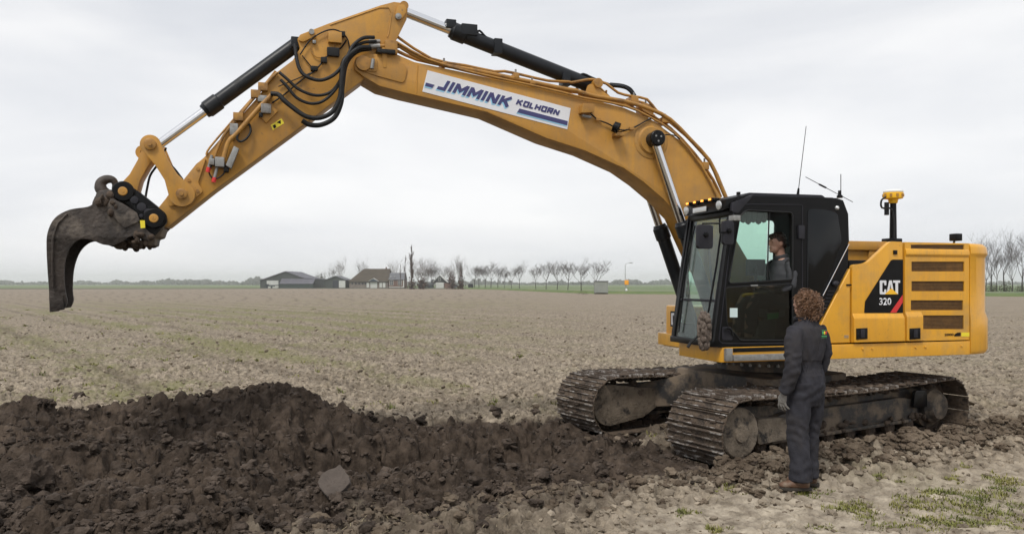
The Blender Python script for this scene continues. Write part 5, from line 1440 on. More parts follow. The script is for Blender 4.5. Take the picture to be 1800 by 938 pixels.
# lights and cables on the boom side
for (c0, c1, nm) in (((165, 365), (232, 420), 'lamp_bracket'),):
    a, b = q(4, BW, c0, c1)
    MB().prism(fillet([(a[0], b[1]), (b[0], b[1] + .02), (b[0], a[1]), (a[0] + .02, a[1])], .02), -BW - .11, -BW + .0).build(nm, M['pipe'], boom, bevel=.008)
    MB().cyl((a[0] + .03, -BW - .06, b[1] - .02), (a[0] + .14, -BW - .06, b[1] - .035), .018, n=8).build('bolt', M['galv'], boom)
x, z = q(4, BW, (345, 490))[0]
wl = MB().lathe((x, -BW - .10, z), (.6, -.3, -.3), [(-.05, .03), (-.04, .065), (.03, .07), (.035, .06)], 14).build('work_light', M['black'], boom)
MB().box((x - .02, -BW - .12, z - .10), (x + .10, -BW, z - .055)).build('lamp_foot', M['pipe'], boom, bevel=.005)
def cable(zn, w, pts, r=.007, parent=None, name='cable', material='rubber'):
    return MB().tube(catmull(q3(zn, w, *pts), 5), r, 6).build(name, M[material], parent, smooth=60)
cable(4, BW + .03, [(225, 405), (265, 440), (320, 462), (380, 493), (440, 487), (500, 455), (545, 430)], .009, boom)
cable(4, BW + .02, [(360, 505), (400, 500), (450, 480), (520, 445), (550, 432)], .006, boom)
cable(4, BW + .10, [(580, 530), (620, 518), (660, 522), (690, 540)], .007, boom)
for k, (xx, yy) in enumerate(((268, 440), (440, 486))):
    a = q3(4, BW + .03, (xx, yy))[0]; MB().box((a[0] - .03, a[1] - .015, a[2] - .015), (a[0] + .03, a[1] + .015, a[2] + .015)).build('cable_clip', M['pipe'], boom)
# sensor cap on the cylinder pin
MB().lathe((PIN[0], -BW - .14, PIN[1]), (0, -1, 0), [(-.12, .075), (.0, .078), (.005, .098), (.05, .098), (.06, .085)], 24).build('pin_cap', M['black'], boom, bevel=.004)
for k in range(3):
    a = k * 2.094 + .5; MB().cyl((PIN[0] + .04 * math.cos(a), -BW - .199, PIN[1] + .04 * math.sin(a)), (PIN[0] + .04 * math.cos(a), -BW - .207, PIN[1] + .04 * math.sin(a)), .012, n=8).build('bolt', M['galv'], boom)

# ---------------------------------------------------------------- cylinders
def ram(name, p0, p1, frac, rb, rr, parent, label=None, collar=True):
    """barrel from p0, rod to p1"""
    p0, p1 = Vector(p0), Vector(p1); d = (p1 - p0); L = d.length; u = d / L
    b = MB().lathe(p0, u, [(-.02, rb * .8), (0, rb), (L * frac - .20, rb), (L * frac - .19, rb * 1.18), (L * frac - .04, rb * 1.18), (L * frac - .03, rb * 1.05), (L * frac, rb * .95)], 24).build(name, M['barrel'], parent)
    if label: b['label'] = label
    MB().cyl(p0 + u * (L * frac - .02), p1, rr, n=20).build('piston_rod', M['chrome'], b, smooth=60)
    return b
for sy in (-1, 1):
    y = sy * (BW + .085)
    base = (hp(1268, 600, BW + .085)[0], y, hp(1268, 600, BW + .085)[1])
    top = (PIN[0], y, PIN[1])
    rb_ = ram('boom_cylinder', base, top, .60, .085, .055, EX)
    MB().cyl((top[0], y - .07, top[2]), (top[0], y + .07, top[2]), .09, n=20).build('rod_eye', M['barrel'], rb_, bevel=.008)
    MB().tube([(base[0] - .12, y - sy * .02, base[2] + .1), (base[0] - .125, y, base[2] + .6), (base[0] - .06 - .12, y, base[2] + 1.2), (base[0] - .19, y, base[2] + 1.42), (base[0] - .12, y, base[2] + 1.45)], .016, 8).build('ram_pipe', M['barrel'], rb_)
# stick cylinder on top of the boom
s0 = pt(1042, 152, 0); s1 = pt(706, 19, 0)
sc = ram('stick_cylinder', s0, s1, .76, .088, .056, EX)
MB().tube(catmull(q3(3, .05, (930, 232), (950, 212), (1000, 262), (1070, 298), (1300, 395), (1530, 505)), 3), .014, 8).tube(catmull(q3(4, .05, (20, 175), (150, 220), (190, 207), (240, 228), (330, 262), (400, 272), (445, 305)), 3), .018, 8).build('ram_pipe', M['barrel'], sc)
for (xx, yy) in ((1065, 300), (1530, 520)):
    a = q3(3, .0, (xx, yy))[0]; MB().box((a[0] - .05, -.1, a[2] - .14), (a[0] + .05, .06, a[2] + .035)).build('ram_clamp', M['barrel'], sc, bevel=.008)
a = q3(3, .0, (870, 230))[0]; MB().box((a[0] - .10, -.11, a[2] - .05), (a[0] + .09, .05, a[2] + .08)).box((a[0] - .28, -.09, a[2] + .02), (a[0] - .16, .05, a[2] + .12)).build('ram_head_block', M['barrel'], sc, bevel=.01)
a = q3(4, .0, (240, 300))[0]
lg = fillet(q(4, .12, (195, 318), (215, 260), (240, 262), (275, 290), (330, 330), (400, 362), (400, 378)), .04)
MB().prism(lg, -.16, -.11).prism(lg, .11, .16).build('cylinder_lug', M['dusty_shaded'], boom, bevel=.006)
MB().cyl((s0[0], -.19, s0[2]), (s0[0], .19, s0[2]), .06, n=16).build('cylinder_pin', M['pipe'], boom, bevel=.008)
MB().tube(catmull(q3(4, -.05, (330, 262), (390, 268), (430, 285), (455, 320)), 4), .03, 8).build('boom_hose', M['rubber'], boom)

# ---------------------------------------------------------------- stick
SWD = .165
up = q(2, SWD, (1062, 95), (1068, 45), (1045, 14), (1000, 9), (935, 26), (680, 115), (545, 168), (532, 190), (545, 235), (510, 292), (430, 352), (330, 482), (150, 682), (80, 762)) + q(1, SWD, (790, 185), (720, 272), (640, 352), (600, 402), (594, 458), (612, 492), (650, 492))
lo = q(2, SWD, (130, 922), (580, 592), (850, 388), (1010, 200))
SP = up + lo
stick = MB().prism(SP, -SWD, SWD).build('stick', M['dusty_shaded'], EX, bevel=.010, seg=2, smooth=30)
MB().tube(q3(2, SWD + .002, (690, 122), (930, 38), (975, 38), (990, 65), (975, 165), (968, 180)), .007, 6).build('weld_seam', M['dusty_shaded'], stick)
a = fillet(q(2, SWD, (1005, 70), (1020, 28), (1052, 25), (1062, 60), (1035, 100), (1008, 98)), .03); MB().prism(a, -SWD - .03, -SWD + .001).build('pin_plate', M['dusty_shaded'], stick, bevel=.005)
a = q3(2, SWD, (1020, 85))[0]; MB().cyl((a[0], -SWD - .045, a[2]), (a[0], -SWD, a[2]), .035, n=14).cyl((a[0], -SWD - .05, a[2]), (a[0], -SWD, a[2]), .02, n=8).build('pin_bolt', M['galv'], stick, bevel=.003)
MB().cyl((s1[0], -SWD - .02, s1[2]), (s1[0], SWD + .02, s1[2]), .05, n=14).build('stick_ram_pin', M['pipe'], stick)
a = fillet(q(2, SWD, (535, 200), (545, 172), (612, 148), (618, 180), (560, 208)), .02); MB().prism(a, -SWD - .03, -SWD + .001).prism(a, SWD, SWD + .03).build('cylinder_lug', M['dusty_shaded'], stick, bevel=.005)
a = q3(2, SWD, (600, 160))[0]; MB().cyl((a[0], -SWD - .05, a[2]), (a[0], -SWD, a[2]), .03, n=12).build('pin_bolt', M['galv'], stick)
a = fillet(q(1, SWD, (835, 160), (795, 280), (820, 322), (760, 372), (690, 388), (655, 395), (640, 352), (720, 272), (790, 185)), .025); MB().prism(a, -SWD - .022, -SWD + .001).build('gusset', M['dusty_shaded'], stick, bevel=.005)
for (xx, yy) in ((795, 213), (752, 268), (735, 283), (793, 320)):
    a = q3(1, SWD, (xx, yy))[0]; MB().cyl((a[0], -SWD - .032, a[2]), (a[0], -SWD - .02, a[2]), .018, n=8).build('bolt', M['pipe'], stick)
# bucket linkage
P1 = q(1, .2, (718, 337))[0]; P2 = q(1, .2, (567, 98))[0]; P3 = q(1, .12, (445, 330))[0]; P4 = q(1, .12, (592, 458))[0]
def bar(pa, pb, ra, rb, y0, y1):
    """flat link with two round eyes"""
    a, b = Vector(pa), Vector(pb); d = (b - a); th = math.atan2(d.y, d.x); o = []
    for k in range(13): t = th + math.pi / 2 + math.pi * k / 12; o.append((a.x + ra * math.cos(t), a.y + ra * math.sin(t)))
    m = a.lerp(b, .5); nrm = Vector((-d.y, d.x)).normalized(); wv = min(ra, rb) * .68
    o.append((a.lerp(b, .35) - nrm * wv)[:]); o.append((a.lerp(b, .65) - nrm * wv)[:])
    for k in range(13): t = th - math.pi / 2 + math.pi * k / 12; o.append((b.x + rb * math.cos(t), b.y + rb * math.sin(t)))
    o.append((a.lerp(b, .65) + nrm * wv)[:]); o.append((a.lerp(b, .35) + nrm * wv)[:])
    return MB().prism(o, y0, y1)
for sy in (-1, 1):
    l_ = bar(P1, P2, .13, .10, sy * .235 - .03, sy * .235 + .03).build('tipping_link', M['dusty_shaded'], EX, bevel=.008)
    for P, r in ((P1, .055), (P2, .06)): MB().lathe((P[0], sy * .262, P[1]), (0, sy, 0), [(0, r), (.03, r), (.035, r * .8), (.035, r * .35), (.05, r * .35)], 16).build('link_pin', M['pipe'], l_)
pl_ = bar(P2, P3, .085, .10, -.13, .13)
e = q(1, .12, (527, 130))[0]
pl_ = pl_.build('power_link', M['dusty_shaded'], EX, bevel=.008)
ear = []
for k in range(20): ear.append((e[0] + .075 * math.cos(k * .314), e[1] + .075 * math.sin(k * .314)))
hole = [(e[0] + .03 * math.cos(k * .4488), e[1] + .03 * math.sin(k * .4488)) for k in range(14)]
MB().holed(ear, [hole], -.10, -.03).build('lifting_eye', M['dusty_shaded'], pl_, smooth=40)
c0 = q3(2, .0, (522, 220))[0]; c1 = (P2[0], 0, P2[1])
bc = ram('bucket_cylinder', c0, c1, .655, .078, .048, EX)
MB().cyl((P2[0], -.11, P2[1]), (P2[0], .11, P2[1]), .08, n=18).build('rod_eye', M['dusty_shaded'], bc)
MB().box((c0[0] - .05, -.13, c0[2] - .06), (c0[0] + .06, .10, c0[2] + .06)).build('port_block', M['barrel'], bc, bevel=.01)
# hoses and pipes on the stick
def hose(w0, w1, pts, r, parent, zn=2, material='rubber', name='hose'):
    P = q3(zn, w0, *pts); m = len(P)
    P = [(p[0], -(w0 + (w1 - w0) * math.sin(math.pi * i / (m - 1))), p[2]) for i, p in enumerate(P)]
    return MB().tube(catmull(P, 6), r, 10).build(name, M[material], parent, smooth=60)
hose(.22, .34, [(905, 182), (850, 190), (800, 230), (770, 290), (745, 335), (700, 380), (640, 402), (580, 385), (545, 350), (528, 290), (520, 215)], .020, stick)
hose(.22, .30, [(915, 200), (840, 215), (790, 262), (760, 325), (735, 400), (690, 455), (620, 470), (540, 440), (480, 385), (445, 352)], .017, stick)
hose(.24, .30, [(890, 232), (830, 240), (775, 290), (750, 350), (725, 425), (665, 490), (600, 508), (530, 480), (480, 420), (452, 388)], .017, stick)
hose(.26, .36, [(885, 230), (830, 238), (775, 280), (750, 320), (742, 400), (735, 480), (700, 550), (640, 580), (580, 575), (530, 545), (470, 495), (440, 462), (405, 455)], .026, stick)
hose(.24, .24, [(890, 235), (820, 250), (768, 310), (750, 420), (744, 500), (712, 570), (650, 605), (590, 605), (555, 585)], .027, stick)
cable(2, SWD + .03, [(545, 265), (600, 190), (680, 147), (735, 152), (775, 190), (785, 245)], .008, stick)
cable(2, SWD + .02, [(600, 230), (605, 262), (640, 280), (690, 262), (720, 215)], .006, stick, material='pipe')
cable(2, SWD + .02, [(410, 500), (480, 450), (550, 390), (620, 340), (690, 260), (740, 235), (770, 195)], .009, stick)
cable(2, SWD + .02, [(555, 270), (600, 325), (620, 345)], .006, stick)
cable(2, SWD + .02, [(440, 420), (500, 395), (560, 370), (620, 345)], .006, stick)
for (x0, y0, x1, y1, m_, d_) in ((680, 165, 745, 212, 'dusty_shaded', .07), (735, 160, 762, 182, 'rubber', .06), (675, 238, 735, 275, 'rubber', .05), (645, 283, 675, 308, 'rubber', .05), (595, 325, 630, 345, 'rubber', .04),
                                 (355, 512, 405, 555, 'steel', .09), (345, 552, 365, 572, 'rubber', .07), (340, 470, 385, 498, 'galv', .07), (205, 605, 245, 660, 'galv', .07), (105, 775, 132, 805, 'galv', .10), (135, 770, 180, 815, 'galv', .12), (175, 815, 200, 838, 'rubber', .08), (605, 200, 622, 215, 'galv', .04)):
    a, b = q(2, SWD, (x0, y1), (x1, y0)); MB().box((a[0], -SWD - d_, a[1]), (b[0], -SWD + .001, b[1])).build('fitting', M[m_], stick, bevel=.008)
a = q(2, SWD, (345, 560), (390, 505), (440, 540), (380, 600)); MB().prism(a, -SWD - .03, -SWD + .001).build('sensor_plate', M['dusty_shaded'], stick, bevel=.004)
a = q(2, SWD + .05, (185, 805), (225, 712), (250, 725), (212, 822)); MB().prism(a, -SWD - .11, -SWD - .03).build('filter_block', M['galv'], stick, bevel=.008)
for (pts, w, r) in (([(435, 352), (375, 412), (250, 562), (180, 650), (147, 715), (125, 775)], SWD + .03, .016), ([(405, 462), (340, 530), (240, 645), (197, 690), (170, 785)], SWD + .055, .026), ([(425, 345), (380, 402), (240, 560), (110, 712), (90, 752)], SWD + .01, .011)):
    MB().tube(catmull(q3(2, w, *pts), 3), r, 10).build('pipe', M['pipe'], stick, smooth=60)
for (xx, yy) in ((365, 425), (245, 570), (330, 460)):
    a = q3(2, SWD + .02, (xx, yy))[0]; MB().box((a[0] - .05, -SWD - .07, a[2] - .04), (a[0] + .05, -SWD, a[2] + .045)).build('pipe_clamp', M['pipe'], stick, bevel=.006)
for (xx, yy) in ((97, 826), (125, 875)):
    a = q3(2, SWD + .06, (xx, yy))[0]; MB().cyl((a[0], a[1], a[2] - .02), (a[0] + .01, a[1], a[2] + .03), .022, n=10).build('red_cap', M['red'], stick)
    MB().cyl((a[0] + .01, a[1], a[2] + .03), (a[0] + .04, a[1], a[2] + .16), .016, n=10).build('coupling', M['galv'], stick)
hose(SWD + .03, SWD + .07, [(300, 605), (305, 640), (285, 675), (255, 690), (240, 670), (262, 625), (300, 600)], .012, stick)
hose(SWD + .03, SWD + .06, [(118, 800), (105, 840), (130, 870), (170, 850), (185, 815), (170, 790)], .008, stick)
hose(.10, .05, [(640, 110), (625, 150), (680, 210), (720, 262)], .010, stick, zn=1)
hose(.08, .02, [(600, 190), (560, 240), (545, 300), (540, 350)], .012, stick, zn=1)
wst = q(2, SWD, (402, 607), (455, 575), (468, 598), (413, 632)); ws_ = MB().prism(wst, -SWD - .003, -SWD + .001).build('warning_sticker', M['bright_yellow'], stick, smooth=0)
tri = q(2, SWD, (432, 595), (450, 582), (452, 602)); MB().prism(tri, -SWD - .005, -SWD - .0032).build('warning_mark', M['black'], ws_, smooth=0)
tri = q(2, SWD, (412, 610), (424, 603), (430, 618), (418, 625)); MB().prism(tri, -SWD - .005, -SWD - .0032).build('warning_mark', M['black'], ws_, smooth=0)
# coupler
cp = fillet(q(1, .25, (400, 322), (420, 297), (455, 290), (495, 312), (640, 428), (648, 470), (628, 492), (585, 535), (560, 560), (530, 545), (500, 430), (430, 370)), .03)
for sy in (-1, 1):
    c_ = MB().prism(cp, sy * .245 - .03, sy * .245 + .03).build('coupler_plate', M['black'], EX, bevel=.008)
    for P in (P3, P4):
        MB().lathe((P[0], sy * .274, P[1]), (0, sy, 0), [(0, .105), (.02, .105), (.03, .095), (.03, .08)], 24).build('pin_ring', M['black'], c_, bevel=.003)
        MB().lathe((P[0], sy * .278, P[1]), (0, sy, 0), [(0, .045), (.035, .045), (.04, .038), (.04, .015), (.045, .015)], 18).build('coupler_pin', M['dusty_shaded'], c_)
    if sy < 0:
        for (xx, yy, r) in ((487, 363, .04), (553, 424, .04), (522, 397, .045), (520, 440, .02)):
            a = q(1, .28, (xx, yy))[0]; MB().cyl((a[0], -.275, a[1]), (a[0], -.30, a[1]), r, n=12).build('bolt', M['plastic'], c_, bevel=.004)
MB().prism(q(1, 0, (440, 372), (500, 400), (600, 480), (600, 520), (560, 555), (520, 530), (490, 440)), -.21, .21).build('coupler_body', M['mudsteel'], EX, bevel=.01)
# ---------------------------------------------------------------- bucket
BK = .30
bo = [(375, 350), (300, 372), (260, 395), (170, 410), (100, 450), (65, 520), (60, 600), (66, 720), (72, 800), (75, 897)]
bi = [(150, 885), (160, 850), (150, 800), (145, 700), (160, 620), (190, 572), (230, 550), (280, 556), (330, 577), (385, 580), (430, 560), (480, 535), (560, 560), (572, 535), (540, 500), (512, 460), (500, 430)]
import mathutils.noise as mnoise
def bw_(y): return BK - .17 * max(0.0, min(1.0, (y - 540) / 350.0)) ** 0.9     # the bucket narrows to its tip
so2 = [v[:2] for v in catmull([(x, y, 0) for x, y in bo], 4)]; si2 = [v[:2] for v in catmull([(x, y, 0) for x, y in bi], 3)]
def bpt(p): 
    w = bw_(p[1]); x, z = q(1, w, p)[0]; return (x, z, w)
SO = [bpt(p) for p in so2]; SI = [bpt(p) for p in si2]; so = [(p[0], p[1]) for p in SO]
def side_plate(sgn):
    L = SO + SI; n = len(L)
    tri = geometry.tessellate_polygon([[Vector((p[0], p[1], 0)) for p in L]])
    V = [(p[0], -sgn * p[2], p[1]) for p in L] + [(p[0], -sgn * (p[2] - .03), p[1]) for p in L]
    F = [tuple(t) for t in tri] + [tuple(i + n for i in reversed(t)) for t in tri] + [(i, i + n, (i + 1) % n + n, (i + 1) % n) for i in range(n)]
    return MB().add(V, F)
bucket = side_plate(1).build('bucket', M['bucket'], EX, smooth=40)
bucket['label'] = 'narrow curved digging bucket tapering to its tip, caked with dark mud'
side_plate(-1).build('side_plate', M['bucket'], bucket, smooth=40)
sh = MB(); V = []
for i, (x, z, w) in enumerate(SO):
    a = Vector(so[max(0, i - 1)]); b = Vector(so[min(len(so) - 1, i + 1)]); nr = Vector((-(b - a).y, (b - a).x)).normalized() * .03
    if nr.x < 0 and i > len(so) // 2: nr = -nr
    V += [(x, -w + .031, z), (x, w - .031, z), (x + nr.x, w - .031, z + nr.y), (x + nr.x, -w + .031, z + nr.y)]
F = []
for i in range(len(SO) - 1):
    b = 4 * i
    F += [(b + k, b + (k + 1) % 4, b + 4 + (k + 1) % 4, b + 4 + k) for k in range(4)]
F += [(0, 3, 2, 1), tuple(len(V) - 4 + k for k in range(4))]
sh.add(V, F).build('back_shell', M['bucket'], bucket, smooth=40)
tip = [bpt(p) for p in ((70, 830), (75, 903), (150, 892), (140, 830))]
MB().add([(p[0] + (.006 if i in (0, 1) else 0), -p[2] - .018, p[1]) for i, p in enumerate(tip)] + [(p[0] + (.006 if i in (0, 1) else 0), -p[2] - .002, p[1]) for i, p in enumerate(tip)],
         [(0, 1, 2, 3), (7, 6, 5, 4), (0, 4, 5, 1), (1, 5, 6, 2), (2, 6, 7, 3), (3, 7, 4, 0)]).build('side_cutter', M['bucket'], bucket, bevel=.005)
e0, e1 = bpt((72, 800)), bpt((75, 905))
MB().hexa([(e0[0] + .004, -e0[2], e0[1]), (e0[0] + .004, e0[2], e0[1]), (e0[0] + .05, e0[2], e0[1]), (e0[0] + .05, -e0[2], e0[1]), (e1[0], -e1[2] - .01, e1[1]), (e1[0], e1[2] + .01, e1[1]), (e1[0] + .03, e1[2] + .01, e1[1]), (e1[0] + .03, -e1[2] - .01, e1[1])]).build('cutting_edge', M['bucket'], bucket, bevel=.005)
# welded wear strip along the side plate
MB().tube([(p[0] + .02, -p[2] - .004, p[1] - .01) for p in [bpt(v) for v in ((150, 425), (105, 470), (80, 540), (78, 640), (82, 780))]], .012, 6).build('wear_strip', M['bucket'], bucket, smooth=60)
a = q(1, BK, (375, 352), (440, 385), (500, 425), (515, 465), (440, 500), (400, 460), (350, 400)); MB().prism(a, -BK - .02, -BK - .001).build('ear_plate', M['bucket'], bucket, bevel=.006)
hk = q3(1, .0, (350, 335), (325, 310), (325, 280), (350, 263), (380, 265), (393, 285), (388, 312))
MB().tube(catmull(hk, 4), [.075] * 6 + [.07 - .0022 * k for k in range(19)], 10, flat=.8).build('hook', M['bucket'], bucket, smooth=60)
a = q(1, .0, (300, 390), (330, 330), (400, 322), (470, 380), (420, 440), (330, 430)); MB().prism(a, -.25, .25).build('hook_base', M['bucket'], bucket, bevel=.03)
ml = MB(); rs = random.Random(4)
for k in range(70):
    x, z = q(1, BK, (rs.uniform(300, 400), rs.uniform(325, 430)))[0]
    ml.ell((x, rs.uniform(-BK - .03, BK), z), (rs.uniform(.02, .06), rs.uniform(.02, .06), rs.uniform(.02, .05)), 7, 5)
for k in range(34):
    x, z = q(1, BK, (rs.uniform(480, 565), rs.uniform(520, 580)))[0]
    ml.ell((x, rs.uniform(-BK - .02, BK * .8), z), (rs.uniform(.02, .05), rs.uniform(.02, .06), rs.uniform(.02, .05)), 7, 5)
for k in range(26):
    x, z = q(1, BK * .9, (rs.uniform(395, 470), rs.uniform(555, 585)))[0]
    ml.ell((x, rs.uniform(-BK * .5, BK), z), (rs.uniform(.03, .07), rs.uniform(.03, .06), rs.uniform(.02, .05)), 7, 5)
tag(ml.build('caked_mud', M['mud'], bucket, smooth=60), kind='stuff')
a = q(1, BK, (515, 462), (538, 462), (540, 498), (518, 500)); MB().prism(a, -BK - .024, -BK - .0202).build('yellow_tag', M['bright_yellow'], bucket, smooth=0)
MB().prism(q(1, 0, (560, 540), (600, 500), (640, 500), (625, 545), (600, 552), (595, 585), (560, 588), (540, 575)), -.2, .2).build('coupler_lock', M['mudsteel'], EX, bevel=.015)
# ================================================================ cab
CW = W + .0                                        # near side of the cab
CF = .46                                           # far side
def cz(*pts): return q(5, CW, *pts)
base_z = zd + .006
x_fb, x_ft = hp(1254, 606, CW)[0], hp(1289, 362, CW)[0]      # front edge at the sill and at the roof
side = [(x_fb, base_z), hp(1284, 380, CW), hp(1292, 352, CW), hp(1300, 347.5, CW), hp(1470, 348, CW), hp(1482, 352, CW), hp(1491, 376, CW), hp(1492.5, 424, CW), hp(1470, 472, CW), hp(1444, 519, CW), hp(1428, 560, CW), (hp(1412, 605, CW)[0], base_z)]
win = fillet(cz((385, 492), (441, 168), (470, 136), (697, 148), (697, 472)), [.05, .02, .06, .05, .05])
low = fillet(cz((372, 510), (697, 492), (697, 765), (440, 765), (425, 740), (380, 700)), [.04, .04, .05, .05, .03, .05])
rearw = fillet(cz((770, 130), (850, 132), (915, 150), (935, 290), (880, 440), (780, 640), (765, 640)), .05)
cab = MB().holed(side, [win, low], -CW, -CW + .05).build('cab', M['black'], EX, smooth=0)
# the far side, back, roof and floor of the same shell
sidef = [(p[0], p[1]) for p in side]
xb0, xb1 = side[6][0], side[11][0]
farw = [(x_fb + .11, base_z + .22), (x_ft + .10, hp(1300, 372, CW)[1]), (x_ft + 1.22, hp(1300, 372, CW)[1]), (x_ft + 1.18, base_z + .60), (x_ft + .80, base_z + .22)]
MB().holed(sidef, [fillet(farw, .06)], -CF - .0, -CF + .04).build('far_side', M['black'], cab, smooth=0)
MB().prism([(farw[0][0] - .02, farw[0][1] - .02), (farw[1][0] - .02, farw[1][1] + .02), (farw[2][0] + .02, farw[2][1] + .02), (farw[3][0] + .02, farw[3][1] - .02), (farw[4][0] + .02, farw[4][1] - .02)], -CF + .012, -CF + .02).build('far_window', M['glass_green'], cab, smooth=0)
zt = side[4][1]
roof = [(side[3][0] - .06, zt - .05), (side[3][0] + .02, zt + .0), (side[4][0], zt + .012), (side[5][0], zt - .04), (side[5][0] - .06, zt - .09), (side[3][0] + .0, zt - .09)]
MB().prism([(x, z) for x, z in roof], -CW + .052, -CF - .002).build('roof', M['black'], cab, bevel=.01)
MB().prism(fillet([(side[3][0] + .1, zt + .005), (side[4][0] - .05, zt + .012), (side[4][0] - .1, zt + .045), (side[3][0] + .2, zt + .04)], .02), -CW + .12, -CF - .1).build('roof_hatch', M['plastic'], cab, bevel=.008)
back = [side[5], side[6], side[7], side[8], side[9], side[10], side[11]]
bk = MB()
inn = [(x - .04, z - .0) for x, z in back]
bw0, bw1 = -CW + .052, -CF - .002
a, b, c, d = back[0], back[2], inn[0], inn[2]
MB().hexa([(b[0] - .012, bw0 + .06, b[1]), (b[0] - .012, bw1 - .06, b[1]), (b[0] - .018, bw1 - .06, b[1]), (b[0] - .018, bw0 + .06, b[1]), (a[0] + .02, bw0 + .06, a[1] - .1), (a[0] + .02, bw1 - .06, a[1] - .1), (a[0] + .014, bw1 - .06, a[1] - .1), (a[0] + .014, bw0 + .06, a[1] - .1)]).build('rear_window', M['glass_green'], cab, smooth=0)
for y0_ in (bw0, bw1 - .07):
    MB().hexa([(b[0], y0_, b[1]), (b[0], y0_ + .07, b[1]), (b[0] - .05, y0_ + .07, b[1]), (b[0] - .05, y0_, b[1]), (a[0] + .03, y0_, a[1] - .03), (a[0] + .03, y0_ + .07, a[1] - .03), (a[0] - .02, y0_ + .07, a[1] - .03), (a[0] - .02, y0_, a[1] - .03)]).build('rear_pillar', M['interior_light'], cab)
for i in (2, 3, 4, 5):
    a, b = back[i], back[i + 1]; c, d = inn[i], inn[i + 1]
    bk.hexa([(a[0], bw0, a[1]), (a[0], bw1, a[1]), (c[0], bw1, c[1]), (c[0], bw0, c[1]), (b[0], bw0, b[1]), (b[0], bw1, b[1]), (d[0], bw1, d[1]), (d[0], bw0, d[1])])
bk.build('back_wall', M['interior_light'], cab, smooth=0)
MB().box((x_fb + .03, -CW + .052, base_z), (xb1, -CF - .002, base_z + .04)).build('floor', M['interior'], cab)
# rear side pane, louvred black strip behind the cab
MB().prism(rearw, -CW - .008, -CW - .001).build('rear_pane', M['glass_black'], cab, bevel=.003)
lv_ = MB().prism(q(5, CW, (972, 300), (972, 405), (855, 640), (835, 640), (835, 560)), -CW + .012, -CW + .05).build('rear_cowl', M['black'], EX, bevel=.004)
for k in range(8):
    yy = 525 + k * 17; a, b = q(5, CW, (872 - k * 7, yy), (905 - k * 8, yy - 2))
    MB().box((a[0], -CW + .002, a[1] - .012), (b[0], -CW + .0115, a[1] + .0)).build('louvre', M['plastic'], lv_, smooth=0)
a = q3(5, CW, (905, 492))[0]; MB().ell((a[0], -CW - .01, a[2]), (.045, .03, .035), 10, 6).build('grab_knob', M['plastic'], lv_)
a, b = q3(5, CW + .012, (972, 300), (845, 550)); MB().tube([a, ((a[0] + b[0]) / 2, a[1], (a[2] + b[2]) / 2 + .0), b], .006, 6).build('edge_trim', M['chrome'], cab)
a = q3(5, CW, (912, 125))[0]; MB().lathe(a, (0, -1, 0), [(0, .025), (.02, .022), (.03, .012)], 12).build('rear_marker', M['lamp_glass'], cab)
# door seam, hinge, handle, frame
def outline(pts, w, r, name, parent, material):
    P = [(x, -w, z) for x, z in pts] ; P.append(P[0]); return MB().tube(P, r, 6).build(name, M[material], parent, smooth=60)
outline(win, CW + .004, .010, 'window_seal', cab, 'rubber'); outline(low, CW + .004, .008, 'window_seal', cab, 'rubber')
door = fillet(cz((340, 770), (415, 125), (440, 108), (745, 110), (745, 780), (360, 782)), [.03, .05, .05, .03, .03, .05])
outline(door, CW + .002, .006, 'door_seam', cab, 'plastic')
a, b = cz((722, 210), (750, 275)); MB().box((a[0], -CW - .03, b[1]), (b[0], -CW, a[1])).build('door_hinge', M['plastic'], cab, bevel=.006)
a, b = cz((355, 700), (410, 765)); MB().prism(fillet([(a[0], b[1]), (b[0], b[1]), (b[0] - .03, a[1]), (a[0], a[1])], .03), -CW - .008, -CW).build('door_handle_cup', M['plastic'], cab, bevel=.004)
MB().tube(catmull(q3(5, CW + .03, (368, 720), (380, 708), (400, 715), (408, 745)), 3), .012, 6).build('door_handle', M['black'], cab)
a, b = q3(5, CW + .006, (495, 502), (528, 501)); MB().tube([a, b], .010, 6).build('window_latch', M['galv'], cab)
MB().prism(cz((399, 610), (436, 610), (436, 655), (399, 655)), -CW + .018, -CW + .0195).build('sticker', M['paper'], cab, smooth=0)
# glazing: sliding pane covers the left half of the upper window only
MB().prism(cz((388, 495), (440, 160), (470, 132), (584, 140), (575, 480)), -CW + .024, -CW + .030).build('side_window', M['glass_green'], cab, smooth=0)
MB().tube(q3(5, CW - .024, (585, 140), (580, 300), (576, 478)), .009, 6).build('pane_edge', M['rubber'], cab)
MB().prism(cz((368, 515), (700, 488), (700, 770), (435, 770), (420, 742), (375, 700)), -CW + .021, -CW + .026).build('door_glass', M['glass_dark'], cab, smooth=0)
# front: pillars, sill, windshield, cross bar
yn, yf = -CW, -CF
zs, zh_ = base_z, hp(1288, 372, CW)[1]
def fx(z): return x_fb + (x_ft - x_fb) * (z - zs) / (zh_ - zs)
for y0, y1 in ((yn + .052, yn + .10), (yf - .05, yf - .002)):
    MB().hexa([(x_fb - .012, y0, zs), (x_fb - .012, y1, zs), (x_fb + .06, y1, zs), (x_fb + .06, y0, zs), (x_ft - .012, y0, zh_), (x_ft - .012, y1, zh_), (x_ft + .06, y1, zh_), (x_ft + .06, y0, zh_)]).build('front_pillar', M['black'], cab, bevel=.008)
MB().box((x_fb - .03, yn + .0, zs - .0), (x_fb + .10, yf, zs + .07)).build('front_sill', M['black'], cab, bevel=.01)
MB().box((x_ft - .02, yn + .052, zh_ - .04), (x_ft + .10, yf - .002, zh_ + .05)).build('front_header', M['black'], cab, bevel=.01)
zm = hp(1240, 527, .9)[1]
